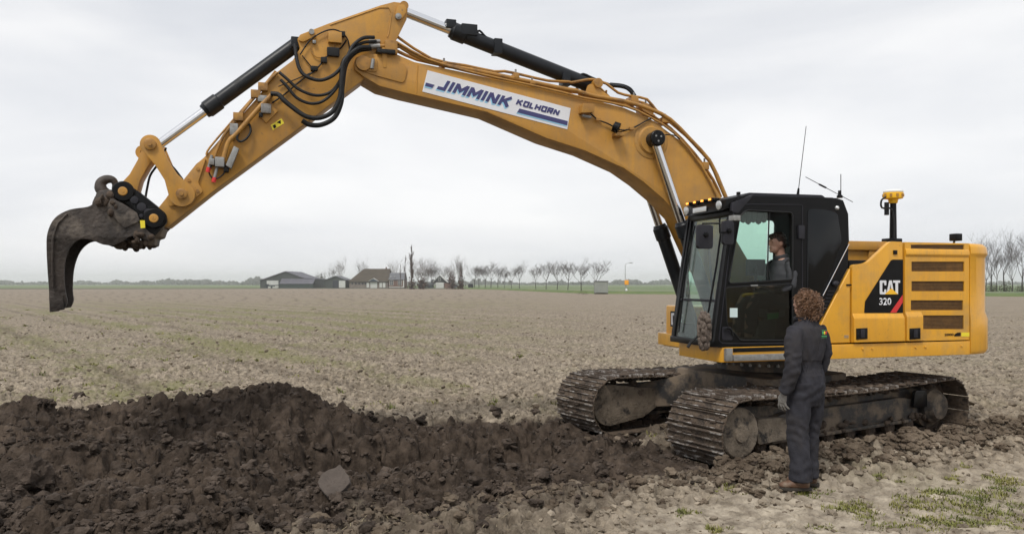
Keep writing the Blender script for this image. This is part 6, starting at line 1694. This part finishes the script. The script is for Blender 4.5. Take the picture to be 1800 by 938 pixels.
for z0_, z1_, nm in ((zm + .012, zh_ - .03, 'windshield'), (zs + .06, zm - .012, 'lower_windshield')):
    MB().hexa([(fx(z0_) + .010, yn + .09, z0_), (fx(z0_) + .010, yf - .04, z0_), (fx(z0_) + .016, yf - .04, z0_), (fx(z0_) + .016, yn + .09, z0_), (fx(z1_) + .010, yn + .09, z1_), (fx(z1_) + .010, yf - .04, z1_), (fx(z1_) + .016, yf - .04, z1_), (fx(z1_) + .016, yn + .09, z1_)]).build(nm, M['glass_front'], cab, smooth=0)
MB().box((fx(zm) - .002, yn + .08, zm - .014), (fx(zm) + .03, yf - .03, zm + .014)).build('windshield_bar', M['plastic'], cab, bevel=.004)
MB().tube([(fx(zs + .2) - .03, -.62, zs + .12), (fx(zs + .9) - .035, -.60, zs + .9), (fx(zh_) - .03, -.62, zh_ - .1)], .010, 6).build('wiper_arm', M['black'], cab)
MB().tube([(fx(zs + .5) - .015, -.57, zs + .55), (fx(zh_) - .015, -.55, zh_ - .2)], .009, 6).build('wiper_blade', M['rubber'], cab)
MB().tube([(x_fb - .03, -CW + .14, zs + .12), (fx(zs + .9) - .04, -CW + .12, zs + .9), (x_ft - .05, -CW + .14, zh_ - .1)], .012, 8).build('grab_rail', M['black'], cab)
# visor with lamps above the windshield
vz0, vz1 = hp(1250, 380, .95)[1], hp(1275, 348, 1.2)[1]
xv = hp(1200, 368, CF)[0]
vis = MB().hexa([(xv, yf - .02, vz0 + .03), (x_ft + .05, yf - .02, zt - .12), (x_ft + .05, yn + .03, zt - .12), (xv + .0, yn + .03, vz0 + .03), (xv + .04, yf - .02, vz0 + .16), (side[3][0] + .10, yf - .02, zt + .002), (side[3][0] + .10, yn + .03, zt + .002), (xv + .04, yn + .03, vz0 + .16)]).build('visor', M['black'], cab, bevel=.012)
MB().prism(fillet([(x_ft - .03, zh_ - .0), (x_ft - .02, zh_ + .10), (side[3][0] + .18, zt + .006), (side[3][0] + .12, zt - .06), (x_ft + .05, zh_ - .02)], .02), yn - .012, yn + .028).build('visor_cheek', M['plastic'], cab, bevel=.008)
for k in range(4):
    yy = yf - .12 - k * .17
    MB().box((xv + .0, yy - .045, vz0 + .163), (xv + .10, yy + .045, vz0 + .195)).build('lamp_housing', M['black'], vis, bevel=.006)
    MB().box((xv - .010, yy - .022, vz0 + .168), (xv - .001, yy + .022, vz0 + .19)).build('amber_lamp', M['amber'], vis, smooth=0)
for yy in (yf - .09, yn + .12):
    MB().lathe((xv + .005, yy, vz0 + .095), (-1, 0, -.1), [(0, .05), (.015, .05), (.02, .035)], 16).build('work_light', M['lamp_glass'], vis)
MB().box((xv - .006, yf - .55, vz0 + .05), (xv + .002, yf - .25, vz0 + .11)).build('light_bar', M['lamp_glass'], vis, bevel=.004)
# mirrors
def mirror(px, py, wpx, hpx, w, x_off, name='mirror', parent=cab):
    a = hp(px - wpx / 2, py + hpx / 2, w); b = hp(px + wpx / 2, py - hpx / 2, w)
    m = MB().prism(fillet([(a[0], a[1]), (b[0], a[1]), (b[0], b[1]), (a[0], b[1])], .04), -w - .03, -w + .03).build(name, M['plastic'], parent, bevel=.012)
    MB().lathe(((a[0] + b[0]) / 2, -w - .031, (a[1] + b[1]) / 2 + .02), (0, -1, 0), [(0, .03), (.02, .028), (.025, .015)], 12).build('mirror_mount', M['black'], m)
    return m
mirror(1238, 416, 27, 42, 1.55, 0); mirror(1278.5, 409, 19, 42, 1.47, 0)
MB().tube(q3(5, 1.55, (263, 262), (263, 200), (345, 200)), .010, 6).build('mirror_arm', M['black'], cab)
MB().tube(q3(5, 1.50, (345, 175), (345, 245), (400, 240)), .012, 6).build('mirror_arm', M['black'], cab)
MB().box((x_ft - .06, -CW - .10, hp(1265, 385, CW)[1] - .02), (x_ft + .03, -CW, hp(1265, 385, CW)[1] + .04)).build('mirror_bracket', M['galv'], cab, bevel=.006)
# shaggy wash brush hanging on the front corner
br = MB(); rs = random.Random(8); c0_ = q(5, CW + .05, (268, 720))[0]
for k in range(90):
    u = rs.random(); a = rs.uniform(0, 6.283); zc_ = c0_[1] + .19 * (1 - 2 * u); rr = .075 * (1 - abs(1 - 2 * u) ** 3 * .5)
    br.ell((c0_[0] + rr * math.cos(a) * .9, -CW - .06 + rr * .6 * math.sin(a), zc_), (.022, .022, .035), 6, 4)
br.ell((c0_[0], -CW - .06, c0_[1]), (.07, .045, .19), 10, 8)
M['fur'] = pm('dirty_brush', (0.10, 0.075, 0.06), (0.17, 0.135, 0.11), 25, 0.95, bump=.8, bscale=90)
br.build('wash_brush', M['fur'], cab, smooth=60)
MB().tube(q3(5, CW + .05, (240, 745), (205, 775), (190, 800)), [.012, .014, .02], 8).build('brush_handle', M['rubber'], cab)
# interior: seat, console, monitor, pleated curtain
seat_x = hp(1372, 470, .9)[0]
se = MB().box((seat_x - .32, -1.16, base_z + .42), (seat_x + .22, -.66, base_z + .55)).build('seat', M['interior'], cab, bevel=.04, seg=3)
MB().prism(fillet([(seat_x + .12, base_z + .52), (seat_x + .26, base_z + .52), (seat_x + .36, base_z + 1.15), (seat_x + .24, base_z + 1.17)], .04), -1.15, -.67).build('seat_back', M['interior'], se, bevel=.03)
MB().prism(fillet([(seat_x + .25, base_z + 1.18), (seat_x + .37, base_z + 1.17), (seat_x + .39, base_z + 1.36), (seat_x + .29, base_z + 1.36)], .03), -1.04, -.78).build('head_rest', M['interior'], se, bevel=.02)
MB().box((seat_x - .2, -1.08, base_z + .04), (seat_x + .12, -.74, base_z + .42)).build('seat_base', M['interior'], se)
con = MB().prism(fillet(cz((600, 560), (700, 555), (700, 655), (610, 660)), .03), -CW + .14, -CW + .30).build('side_console', M['interior_light'], cab, bevel=.02)
p_ = cz((612, 588), (668, 586), (668, 630), (612, 632)); dc_ = MB().prism(fillet(p_, .012), -CW + .13, -CW + .139).build('console_logo_plate', M['black'], con, smooth=0)
logo_cat(p_[0][0] + .03, p_[2][1] + .035, .14, .09, -CW + .129, dc_)
MB().prism(cz((610, 640), (665, 632), (662, 662), (612, 668)), -CW + .126, -CW + .138).build('console_sticker', M['green_print'], con, smooth=0)
MB().tube(catmull(q3(5, 1.15, (458, 555), (470, 545), (560, 545), (575, 552), (572, 562)), 3), .018, 8).build('grab_bar', M['logo_yellow'], cab)
MB().tube(q3(5, 1.1, (490, 650), (530, 655), (545, 668)), .012, 6).build('lever', M['pipe'], cab)
jx, jz = hp(1330, 478, 1.0)
MB().tube([(jx, -1.0, jz - .25), (jx - .02, -1.0, jz)], .018, 8).ell((jx - .02, -1.0, jz + .03), (.03, .03, .05)).build('joystick', M['rubber'], cab)
MB().box((jx - .05, -1.08, base_z + .3), (jx + .45, -.99, jz - .22)).build('arm_rest', M['interior'], cab, bevel=.02)
mo = hp(1325, 470, .62)
MB().box((mo[0] - .12, -.66, mo[1] - .10), (mo[0] + .14, -.62, mo[1] + .10)).build('monitor', M['interior'], cab, bevel=.01)
cu_ = MB()
for k in range(5):
    a = q3(5, CW - .15, (470 + k * 25, 150))[0]; cu_.ell((a[0], -CW + .2, a[2] - .02), (.06, .02, .09 + .02 * (k % 2)), 10, 6)
cu_.build('sun_blind', M['interior'], cab)
MB().tube([(fx(zs + .3) + .15, -.7, base_z + .04), (fx(zs + .3) + .12, -.7, base_z + .35)], .012, 6).tube([(fx(zs + .3) + .15, -.9, base_z + .04), (fx(zs + .3) + .12, -.9, base_z + .35)], .012, 6).build('pedal_levers', M['plastic'], cab)

# ---------------------------------------------------------------- antennas, positioning mast, camera
mw = .95
m0, m1 = hp(1570, 422, mw), hp(1570, 356, mw)
mast = MB().tube([(m0[0], -mw, m0[1] - .02), (m0[0], -mw, m1[1])], [.045, .038], 12).build('antenna_mast', M['black'], EX)
MB().box((m0[0] - .12, -mw - .07, m0[1] - .06), (m0[0] + .08, -mw + .07, m0[1] + .02)).build('mast_foot', M['black'], mast, bevel=.01)
MB().lathe((m0[0], -mw, m1[1] - .01), (0, 0, 1), [(0, .05), (.05, .06), (.06, .115), (.13, .12), (.135, .112)], 24).build('receiver_body', M['logo_yellow'], mast, bevel=.004)
MB().lathe((m0[0], -mw, m1[1] + .126), (0, 0, 1), [(0, .118), (.015, .118), (.035, .09), (.04, .03)], 24).build('receiver_dome', M['dome'], mast)
for k in range(10):
    a = k * .628; MB().box((-.014, -.006, 0), (.014, .006, .035)).xform(Matrix.Translation((m0[0] + .12 * math.cos(a), -mw + .12 * math.sin(a), m1[1] + .07)) @ Matrix.Rotation(a + 1.57, 4, 'Z')).build('receiver_clip', M['pipe'], mast)
MB().tube(catmull([(m0[0] - .11, -mw, m1[1] + .07), (m0[0] - .18, -mw, m1[1] + .02), (m0[0] - .17, -mw, m1[1] - .07), (m0[0] - .05, -mw - .03, m1[1] - .09), (m0[0] - .02, -mw - .04, m1[1] - .3), (m0[0] - .03, -mw - .04, m1[1] - .5)], 5), .012, 8).build('antenna_cable', M['rubber'], mast)
MB().box((m0[0] - .12, -mw - .02, m1[1] - .16), (m0[0] - .08, -mw + .02, m1[1] + .0)).build('cable_plug', M['black'], mast)
c_ = hp(1680, 417, .55)
cm = MB().box((c_[0] - .055, -.61, c_[1] - .05), (c_[0] + .055, -.49, c_[1] + .05)).build('rear_camera', M['black'], EX, bevel=.012)
MB().tube([(c_[0] - .02, -.55, c_[1] - .04), (c_[0] - .06, -.55, ztop - .02)], .014, 6).build('camera_foot', M['plastic'], cm)
a0 = pt(1402, 346, 1.0); a1 = pt(1417, 222, 1.0)
wa = MB().tube([a0, tuple(Vector(a0).lerp(Vector(a1), .12))], [.02, .012], 8).build('whip_antenna', M['black'], EX)
MB().tube([tuple(Vector(a0).lerp(Vector(a1), .1)), a1], [.005, .004], 5).build('whip_rod', M['rubber'], wa)
b0 = pt(1476, 345, 1.0)
sa_ = MB().lathe((b0[0], b0[1], b0[2] - .02), (0, 0, 1), [(0, .035), (.03, .035), (.04, .02), (.09, .02)], 12).build('cross_antenna', M['black'], EX)
for (p0_, p1_, r_) in (((1416, 311), (1499, 355), .004), ((1478, 345), (1478, 306), .005), ((1440, 324), (1452, 330), .011)):
    MB().tube([pt(*p0_, 1.0), pt(*p1_, 1.0)], r_, 6).build('antenna_rod', M['black'], sa_)
a = pt(1298, 345, 1.1); MB().box((a[0] - .015, -1.12, a[2] - .02), (a[0] + .015, -1.08, a[2] + .05)).build('roof_bolt', M['black'], cab)
# handrail on the far side of the body
# ================================================================ people
def loft(mb, pts, ra, rb, side=(1, 0, 0), n=18):
    """tube with elliptical sections: ra along 'side', rb across it"""
    P = [Vector(p) for p in pts]; m = len(P); V = []
    for i in range(m):
        t = (P[min(i + 1, m - 1)] - P[max(i - 1, 0)]).normalized()
        a = Vector(side); a = (a - t * a.dot(t)).normalized(); b = t.cross(a)
        for k in range(n):
            g = 2 * math.pi * k / n
            V.append(P[i] + a * (ra[i] * math.cos(g)) + b * (rb[i] * math.sin(g)))
    F = [(i * n + k, i * n + (k + 1) % n, (i + 1) * n + (k + 1) % n, (i + 1) * n + k) for i in range(m - 1) for k in range(n)]
    F += [tuple(range(n - 1, -1, -1)), tuple(range((m - 1) * n, m * n))]
    return mb.add(V, F)

def blend(mb, name, material, parent, voxel=.012, smooth=6, fn=None):
    """fuse overlapping lofts into one continuous surface"""
    me = mb.mesh('tmp', None, smooth=0)
    ob = bpy.data.objects.new('tmp', me); COL.objects.link(ob)
    r = ob.modifiers.new('r', 'REMESH'); r.mode = 'VOXEL'; r.voxel_size = voxel; r.adaptivity = 0
    s = ob.modifiers.new('s', 'SMOOTH'); s.factor = .5; s.iterations = smooth
    dg = bpy.context.evaluated_depsgraph_get(); dg.update()
    out_me = bpy.data.meshes.new_from_object(ob.evaluated_get(dg))
    bpy.data.objects.remove(ob); bpy.data.meshes.remove(me)
    if fn:
        out_me.update()
        N = [v.normal.copy() for v in out_me.vertices]
        for v, nn in zip(out_me.vertices, N): v.co = v.co + nn * fn(v.co)
    out_me.polygons.foreach_set('use_smooth', [True] * len(out_me.polygons))
    out_me.name = name; out_me.materials.clear()
    return link_mesh(name, out_me, material, parent)

M['skin'] = pm('skin', (0.50, 0.29, 0.215), (0.46, 0.25, 0.18), 14, 0.5)
M['coverall'] = pm('dark_coverall', (0.024, 0.024, 0.030), (0.036, 0.036, 0.044), 5, 0.85, c3=(0.050, 0.042, 0.034), c3scale=1.6, c3lo=0.48, c3hi=0.85, bump=.25, bscale=120, spec=.2)
M['leather'] = pm('brown_leather', (0.085, 0.040, 0.021), (0.13, 0.070, 0.040), 14, 0.6, c3=(0.22, 0.175, 0.13), c3scale=9, c3lo=.5, c3hi=.7)
M['sole'] = pm('boot_sole', (0.02, 0.017, 0.014), (0.05, 0.04, 0.03), 20, 0.8)
M['glove'] = pm('grey_glove', (0.16, 0.15, 0.14), (0.25, 0.24, 0.22), 40, 0.9)
M['hair'] = pm('curly_brown_hair', (0.085, 0.042, 0.021), (0.19, 0.10, 0.052), 30, 0.5, c3=(0.33, 0.19, 0.105), c3scale=22, c3lo=.52, c3hi=.7, c3rough=.5)
M['hair_dark'] = pm('dark_brown_hair', (0.022, 0.012, 0.008), (0.05, 0.027, 0.017), 30, 0.5)
M['shirt'] = pm('dark_grey_shirt', (0.040, 0.042, 0.048), (0.055, 0.057, 0.063), 9, 0.85)
M['shirt_black'] = pm('black_shoulder', (0.010, 0.010, 0.012), None, rough=.8)
M['eye'] = pm('eye_dark', (0.02, 0.015, 0.012), None, rough=.2)

# ---- person in the coverall beside the track
PX, PY = px_ground(1416, 866)
person = empty('person', (PX, PY, ground_z(PX, PY) + .005), R(33))
person.scale = (.90, .94, .962)
tag(person, 'person with curly brown hair in a dark coverall, standing with back turned beside the track', 'person')
bd = MB()
loft(bd, [(0, 0, .82), (0, 0, .95), (0, -.005, 1.12), (0, 0, 1.3), (0, 0, 1.44), (0, -.01, 1.54), (0, .0, 1.60), (0, .015, 1.66)], [.14, .15, .135, .16, .17, .09, .058, .056], [.10, .11, .095, .10, .10, .07, .058, .06])
for s in (-1, 1):
    loft(bd, [(s * .09, 0, .90), (s * .105, .02, .5), (s * .115, 0, .1)], [.075, .055, .04], [.075, .055, .045])
    loft(bd, [(s * .18, 0, 1.47), (s * .245, -.03, 1.18), (s * .25, .05, .95), (s * .25, .07, .90)] if s < 0 else [(.18, 0, 1.47), (.24, -.01, 1.18), (.20, .14, 1.03), (.15, .20, .99)], [.05, .042, .032, .03], [.05, .042, .032, .026])
bd.ell((0, .02, 1.745), (.077, .097, .112), 18, 14); bd.ell((0, .05, 1.675), (.056, .068, .055), 14, 10)
bd.ell((0, .122, 1.725), (.014, .022, .022), 10, 8); bd.ell((0, .108, 1.765), (.05, .012, .010), 10, 6)
bd.ell((0, .108, 1.685), (.026, .012, .009), 10, 6); bd.ell((0, .102, 1.655), (.026, .018, .018), 10, 6)
for s in (-1, 1): bd.ell((s * .080, .01, 1.735), (.012, .022, .034), 10, 8)
blend(bd, 'body', M['skin'], person, .0085, 3)
for s in (-1, 1): MB().ell((s * .032, .108, 1.745), (.013, .006, .007), 10, 6).build('eye', M['eye'], person)
cv = MB()
loft(cv, [(0, .0, .78), (0, 0, .88), (0, -.012, .98), (0, -.008, 1.08), (0, 0, 1.15), (0, 0, 1.22), (0, -.008, 1.33), (0, -.012, 1.43), (0, -.008, 1.50), (0, 0, 1.555), (0, .005, 1.60)],
     [.165, .195, .200, .185, .172, .190, .212, .215, .195, .125, .085], [.125, .150, .155, .14, .128, .142, .15, .145, .125, .095, .078], n=26)
ft = {-1: (-.125, -.03), 1: (.105, .05)}
for s in (-1, 1):
    fxx, fyy = ft[s]
    loft(cv, [(s * .098, -.005, .90), (s * .108, .005, .74), (s * .118 + (fxx - s * .12) * .3, .02 + fyy * .4, .52), (fxx, fyy + .0, .30), (fxx, fyy - .005, .15), (fxx, fyy - .005, .085)], [.108, .104, .090, .088, .092, .095], [.122, .118, .102, .100, .104, .108])
    if s < 0: arm = [(s * .175, -.01, 1.50), (s * .225, -.025, 1.40), (s * .258, -.045, 1.24), (s * .270, -.045, 1.12), (s * .278, .0, 1.00), (s * .280, .035, .915)]
    else: arm = [(s * .175, -.01, 1.50), (s * .225, -.02, 1.40), (s * .255, -.03, 1.26), (s * .26, .0, 1.14), (s * .23, .10, 1.06), (s * .19, .17, 1.00)]
    loft(cv, arm, [.078, .083, .074, .070, .064, .060], [.082, .088, .078, .073, .066, .060])
def wrinkle(p):
    z = p.z; k = 0.0
    k += .011 * mnoise.noise(Vector((p.x * 13, p.y * 13, z * 6 + p.x * 8)))
    k += .006 * mnoise.noise(Vector((p.x * 24 + 4, p.y * 24, z * 15 - p.x * 22)))
    k += .005 * (1 - 2 * abs(mnoise.noise(Vector((p.x * 10 + 7, p.y * 10, z * 11 + p.x * 16)))))
    if 1.08 < z < 1.21 and abs(p.x) < .2:                       # gathered waistband
        a = math.atan2(p.y, p.x); k += -.006 + .0035 * math.sin(a * 34)
    if z < .35: k += .004 * math.sin(z * 62 + 2.2 * math.sin(p.x * 18)) * (1 - abs(z - .18) / .2 if abs(z - .18) < .2 else 0)
    if .45 < z < .62: k += .003 * math.sin(z * 75 + p.x * 45)
    if .83 < z < 1.0: k += .004 * math.sin(z * 60 - p.x * 30)
    if abs(p.x) > .235 and 1.0 < z < 1.3: k += .003 * math.sin(z * 85 + p.y * 50)
    return k
co = blend(cv, 'coverall', M['coverall'], person, .010, 4, wrinkle)
wb = MB()
for k in range(40):
    a = k / 40 * 6.283; wb.tube([(.176 * math.cos(a), .131 * math.sin(a), 1.118), (.174 * math.cos(a), .129 * math.sin(a), 1.14), (.176 * math.cos(a), .131 * math.sin(a), 1.162)], .010, 5)
wb.build('waistband', M['coverall'], co, smooth=60)
cl_ = [(.092 * math.cos(a) * (1 + .05 * math.sin(3 * a)), .012 + .086 * math.sin(a), 1.600 + .014 * math.sin(a + 3.4)) for a in [k / 20 * 6.283 for k in range(21)]]
MB().tube(cl_, .019, 8, flat=1.3).build('collar', M['coverall'], co, smooth=60)
sm_ = []
for k in range(9): sm_.append((0, -.163 + .012 * abs(k - 4) / 4 * 0, 0))
# print on the back: three coloured leaves over a line of text and a frame
def back_pt(u, z):
    """on the back of the coverall, u to the right"""
    a = max(-1, min(1, u / .225)); return (u, -.012 - .158 * math.sqrt(1 - a * a * .75) , z)
for u, m_ in ((-.005, 'green_print'), (.025, 'bright_yellow'), (.058, 'red')):
    p = back_pt(u + .035, 1.468); MB().ell((p[0], p[1] - .004, p[2]), (.011, .004, .017), 10, 6).build('print_leaf', M[m_], co)
for zz, r_ in ((1.492, .0018), (1.425, .0018), (1.438, .0035)):
    P = [back_pt(.008 + .02 * k, zz) for k in range(6)]; MB().tube([(p[0], p[1] - .004, p[2]) for p in P], r_, 4).build('print_line', M['green_print'], co)
# glove: palm and five fingers
gl = MB(); hx, hy, hz = -.280, .045, .90
loft(gl, [(hx, hy - .008, hz + .045), (hx, hy, hz), (hx + .004, hy + .012, hz - .05), (hx + .006, hy + .018, hz - .085)], [.022, .023, .022, .016], [.032, .036, .043, .040])
for k, (dy, ln, sp) in enumerate(((.034, .070, .010), (.012, .080, .003), (-.010, .074, -.003), (-.030, .058, -.009))):
    b0_ = Vector((hx + .006, hy + .018 + dy, hz - .08))
    b1_ = b0_ + Vector((.006, sp + .004, -ln * .5)); b2_ = b1_ + Vector((.022, sp, -ln * .40)); b3_ = b2_ + Vector((.020, 0, -ln * .18))
    loft(gl, [b0_, b1_, b2_, b3_], [.0105, .0105, .0095, .007], [.0105, .0105, .0095, .007], n=10)
t0_ = Vector((hx + .008, hy + .042, hz - .02)); loft(gl, [t0_, t0_ + Vector((.01, .024, -.03)), t0_ + Vector((.018, .026, -.062)), t0_ + Vector((.024, .020, -.08))], [.015, .013, .011, .008], [.015, .013, .011, .008], n=10)
blend(gl, 'glove', M['glove'], person, .0042, 2)
# boots
def boot(cx_, cy_, ang, label=None):
    mx = Matrix.Translation((cx_, cy_, 0)) @ Matrix.Rotation(ang, 4, 'Z')
    b = MB()
    loft(b, [(0, -.085, .060), (0, -.05, .062), (0, .02, .062), (0, .09, .052), (0, .15, .045), (0, .185, .040), (0, .20, .036)], [.030, .042, .044, .050, .050, .038, .018], [.045, .052, .055, .042, .034, .026, .016], (1, 0, 0))
    loft(b, [(0, -.03, .05), (0, -.03, .12), (0, -.035, .20)], [.045, .048, .052], [.058, .056, .058])
    b.xform(mx)
    o = blend(b, 'boot', M['leather'], person, .007, 3)
    pr = fillet([(-.034, -.11), (.034, -.11), (.040, 0), (.054, .10), (.045, .18), (.012, .212), (-.014, .212), (-.048, .18), (-.054, .10), (-.040, 0)], .03, 3)
    MB().prismz(pr, .0, .026).xform(mx).build('sole', M['sole'], o, bevel=.004)
    lace = MB()
    for k in range(4): lace.tube([(-.022, .03 + k * .022, .108 - k * .010), (0, .032 + k * .022, .118 - k * .011), (.022, .03 + k * .022, .108 - k * .010)], .004, 5)
    lace.xform(mx).build('lace', M['sole'], o)
    return o
boot(ft[-1][0], ft[-1][1], R(52)); boot(ft[1][0], ft[1][1], R(38))
# curls
hr = MB(); rs = random.Random(12)
hr.ell((0, .0, 1.755), (.090, .105, .100), 16, 12); hr.ell((0, -.045, 1.68), (.095, .055, .075), 12, 8)
for k in range(950):
    a = rs.uniform(0, 6.283); b = math.acos(rs.uniform(-.85, 1.0))
    d = Vector((math.sin(b) * math.cos(a), math.sin(b) * math.sin(a), math.cos(b)))
    if d.y > .30 and d.z < .40: continue                        # the face stays free
    rad = rs.uniform(.82, 1.06) if rs.random() < .85 else rs.uniform(1.06, 1.24)
    c = Vector((0, -.014, 1.728)) + Vector((d.x * .118, d.y * .122, d.z * .120 if d.z > 0 else d.z * .152)) * rad
    down = (Vector((rs.uniform(-.6, .6), rs.uniform(-.6, .6), -1)) + d * .5).normalized()
    ln = rs.uniform(.03, .085); rr = rs.uniform(.007, .019); ph = rs.uniform(0, 6.283); tn = rs.uniform(.8, 1.7)
    u = down.orthogonal().normalized(); w_ = down.cross(u)
    pts = [c + down * (ln * (j / 9 - .4)) + u * rr * math.cos(ph + j / 9 * 6.283 * tn) + w_ * rr * math.sin(ph + j / 9 * 6.283 * tn) for j in range(10)]
    t_ = rs.uniform(.0020, .0040)
    hr.tube(pts, [.002] + [t_] * 8 + [.0015], 5)
tag(hr.build('hair', M['hair'], person, smooth=60, recalc=False), kind=None)

# ---- driver behind the open window, seen in profile
dw = 1.13
hx_, hz_ = hp(1365, 428, dw)
driver = empty('person', (hx_, -dw, hz_))
driver.matrix_world = Matrix.Translation((CX, CY, 0)) @ Matrix.Rotation(HOUSE, 4, 'Z') @ Matrix.Translation((hx_, -dw, hz_ - .80)) @ Matrix.Rotation(R(90), 4, 'Z')
tag(driver, 'person with short dark hair and grey shirt sitting in the cab at the open window', 'person')
dv = MB(); Z = .80                                            # head centre above the seat, facing +Y
dv.ell((0, -.005, Z + .015), (.076, .096, .105), 18, 14); dv.ell((0, .028, Z - .058), (.054, .064, .056), 14, 10)
dv.ell((0, .098, Z - .008), (.013, .024, .020), 10, 8); dv.ell((0, .092, Z + .012), (.010, .016, .025), 8, 6); dv.ell((0, .084, Z + .034), (.048, .014, .010), 10, 6)
dv.ell((0, .086, Z - .045), (.024, .013, .008), 10, 6); dv.ell((0, .082, Z - .060), (.020, .012, .007), 10, 6); dv.ell((0, .078, Z - .088), (.024, .020, .018), 10, 6)
for s in (-1, 1): dv.ell((s * .078, -.012, Z - .002), (.010, .020, .032), 10, 8)
loft(dv, [(0, -.035, Z - .02), (0, -.045, Z - .10), (0, -.06, Z - .18)], [.055, .054, .065], [.058, .057, .065])
loft(dv, [(0, -.06, Z - .17), (0, -.07, Z - .30), (0, -.06, Z - .5), (0, -.05, .12)], [.10, .16, .14, .15], [.07, .10, .10, .11])
for s in (-1, 1):
    loft(dv, [(s * .17, -.07, Z - .25), (s * .22, -.05, Z - .48), (s * .19, .13, Z - .54), (s * .15, .22, Z - .50)], [.045, .04, .034, .028], [.045, .04, .034, .026])
    loft(dv, [(s * .15, .21, Z - .50), (s * .13, .26, Z - .49), (s * .11, .31, Z - .50)], [.028, .030, .020], [.020, .017, .014])
    for k in range(4):
        dv_b = Vector((s * (.125 - .0) + (k - 1.5) * .017, .29, Z - .495)); loft(dv, [dv_b, dv_b + Vector((0, .035, -.004)), dv_b + Vector((0, .05, -.028))], [.009, .0085, .007], [.009, .0085, .007], n=8)
    loft(dv, [(s * .10, .25, Z - .49), (s * .085, .28, Z - .48), (s * .08, .305, Z - .49)], [.011, .010, .008], [.011, .010, .008], n=8)
    loft(dv, [(s * .09, -.02, .12), (s * .12, .38, .14), (s * .12, .44, .02), (s * .12, .46, -.28)], [.085, .065, .055, .045], [.085, .065, .055, .045])
blend(dv, 'body', M['skin'], driver, .0075, 2)
for s in (-1, 1):
    MB().ell((s * .034, .077, Z + .012), (.009, .005, .004), 10, 6).build('eye', M['eye'], driver)
dc = MB()
loft(dc, [(0, -.058, Z - .155), (0, -.065, Z - .19), (0, -.075, Z - .25), (0, -.07, Z - .36), (0, -.06, Z - .55), (0, -.05, .06)], [.070, .125, .185, .185, .17, .18], [.070, .085, .105, .125, .125, .14], n=22)
for s in (-1, 1):
    loft(dc, [(s * .165, -.07, Z - .235), (s * .215, -.06, Z - .34), (s * .228, -.04, Z - .49), (s * .20, .10, Z - .545), (s * .175, .16, Z - .525)], [.064, .062, .056, .05, .046], [.068, .066, .058, .05, .046])
    loft(dc, [(s * .09, -.02, .12), (s * .12, .36, .14), (s * .12, .42, .02), (s * .12, .44, -.24)], [.105, .085, .075, .065], [.105, .085, .075, .065])
sh_ = blend(dc, 'shirt', M['shirt'], driver, .011, 3, lambda p: .006 * mnoise.noise(Vector((p.x * 12, p.y * 12, p.z * 22))))
sp_ = MB(); sp_.ell((-.19, -.085, Z - .26), (.055, .085, .075), 12, 8); sp_.ell((.19, -.085, Z - .26), (.055, .085, .075), 12, 8)
for s in (-1, 1): MB().ell((s * .165, -.085, Z - .238), (.075, .082, .060), 14, 9).build('shoulder_panel', M['shirt_black'], sh_)
MB().tube([(.072 * math.cos(a), -.055 + .070 * math.sin(a), Z - .150 + .018 * -math.sin(a)) for a in [k / 14 * 6.283 for k in range(15)]], .016, 7, flat=1.5).build('collar', M['shirt'], sh_)
hd = MB(); rs = random.Random(3)
hd.ell((0, -.022, Z + .052), (.083, .095, .080), 18, 12); hd.ell((0, -.065, Z - .005), (.074, .056, .074), 14, 9)
for s in (-1, 1): hd.ell((s * .066, -.02, Z + .045), (.022, .055, .040), 10, 7)
for k in range(110):
    a = rs.uniform(0, 6.283); b = math.acos(rs.uniform(.05, 1)); d = Vector((math.sin(b) * math.cos(a), math.sin(b) * math.sin(a), math.cos(b)))
    c = Vector((0, -.018, Z + .045)) + Vector((d.x * .084, d.y * .096, d.z * .084)); f_ = Vector((d.x * .4, .5 + d.y * .3, -.35 + .3 * rs.random())).normalized() * rs.uniform(.03, .05)
    hd.tube([c - f_ * .5, c + d * .006, c + f_ * .6 - d * .004], [.007, .008, .003], 5)
for k in range(9):
    x_ = -.055 + k * .0135; hd.tube([(x_, .040, Z + .112), (x_ * 1.05, .066, Z + .095), (x_ * 1.05 + rs.uniform(-.012, .012), .078, Z + rs.uniform(.056, .088))], [.009, .008, .002], 5)
blend(hd, 'hair', M['hair_dark'], driver, .006, 1)
# seat belt
MB().tube([(.10, .02, Z - .26), (.0, .068, Z - .42), (-.12, .085, Z - .58)], .020, 6, flat=.25).build('seat_belt', M['shirt_black'], sh_)
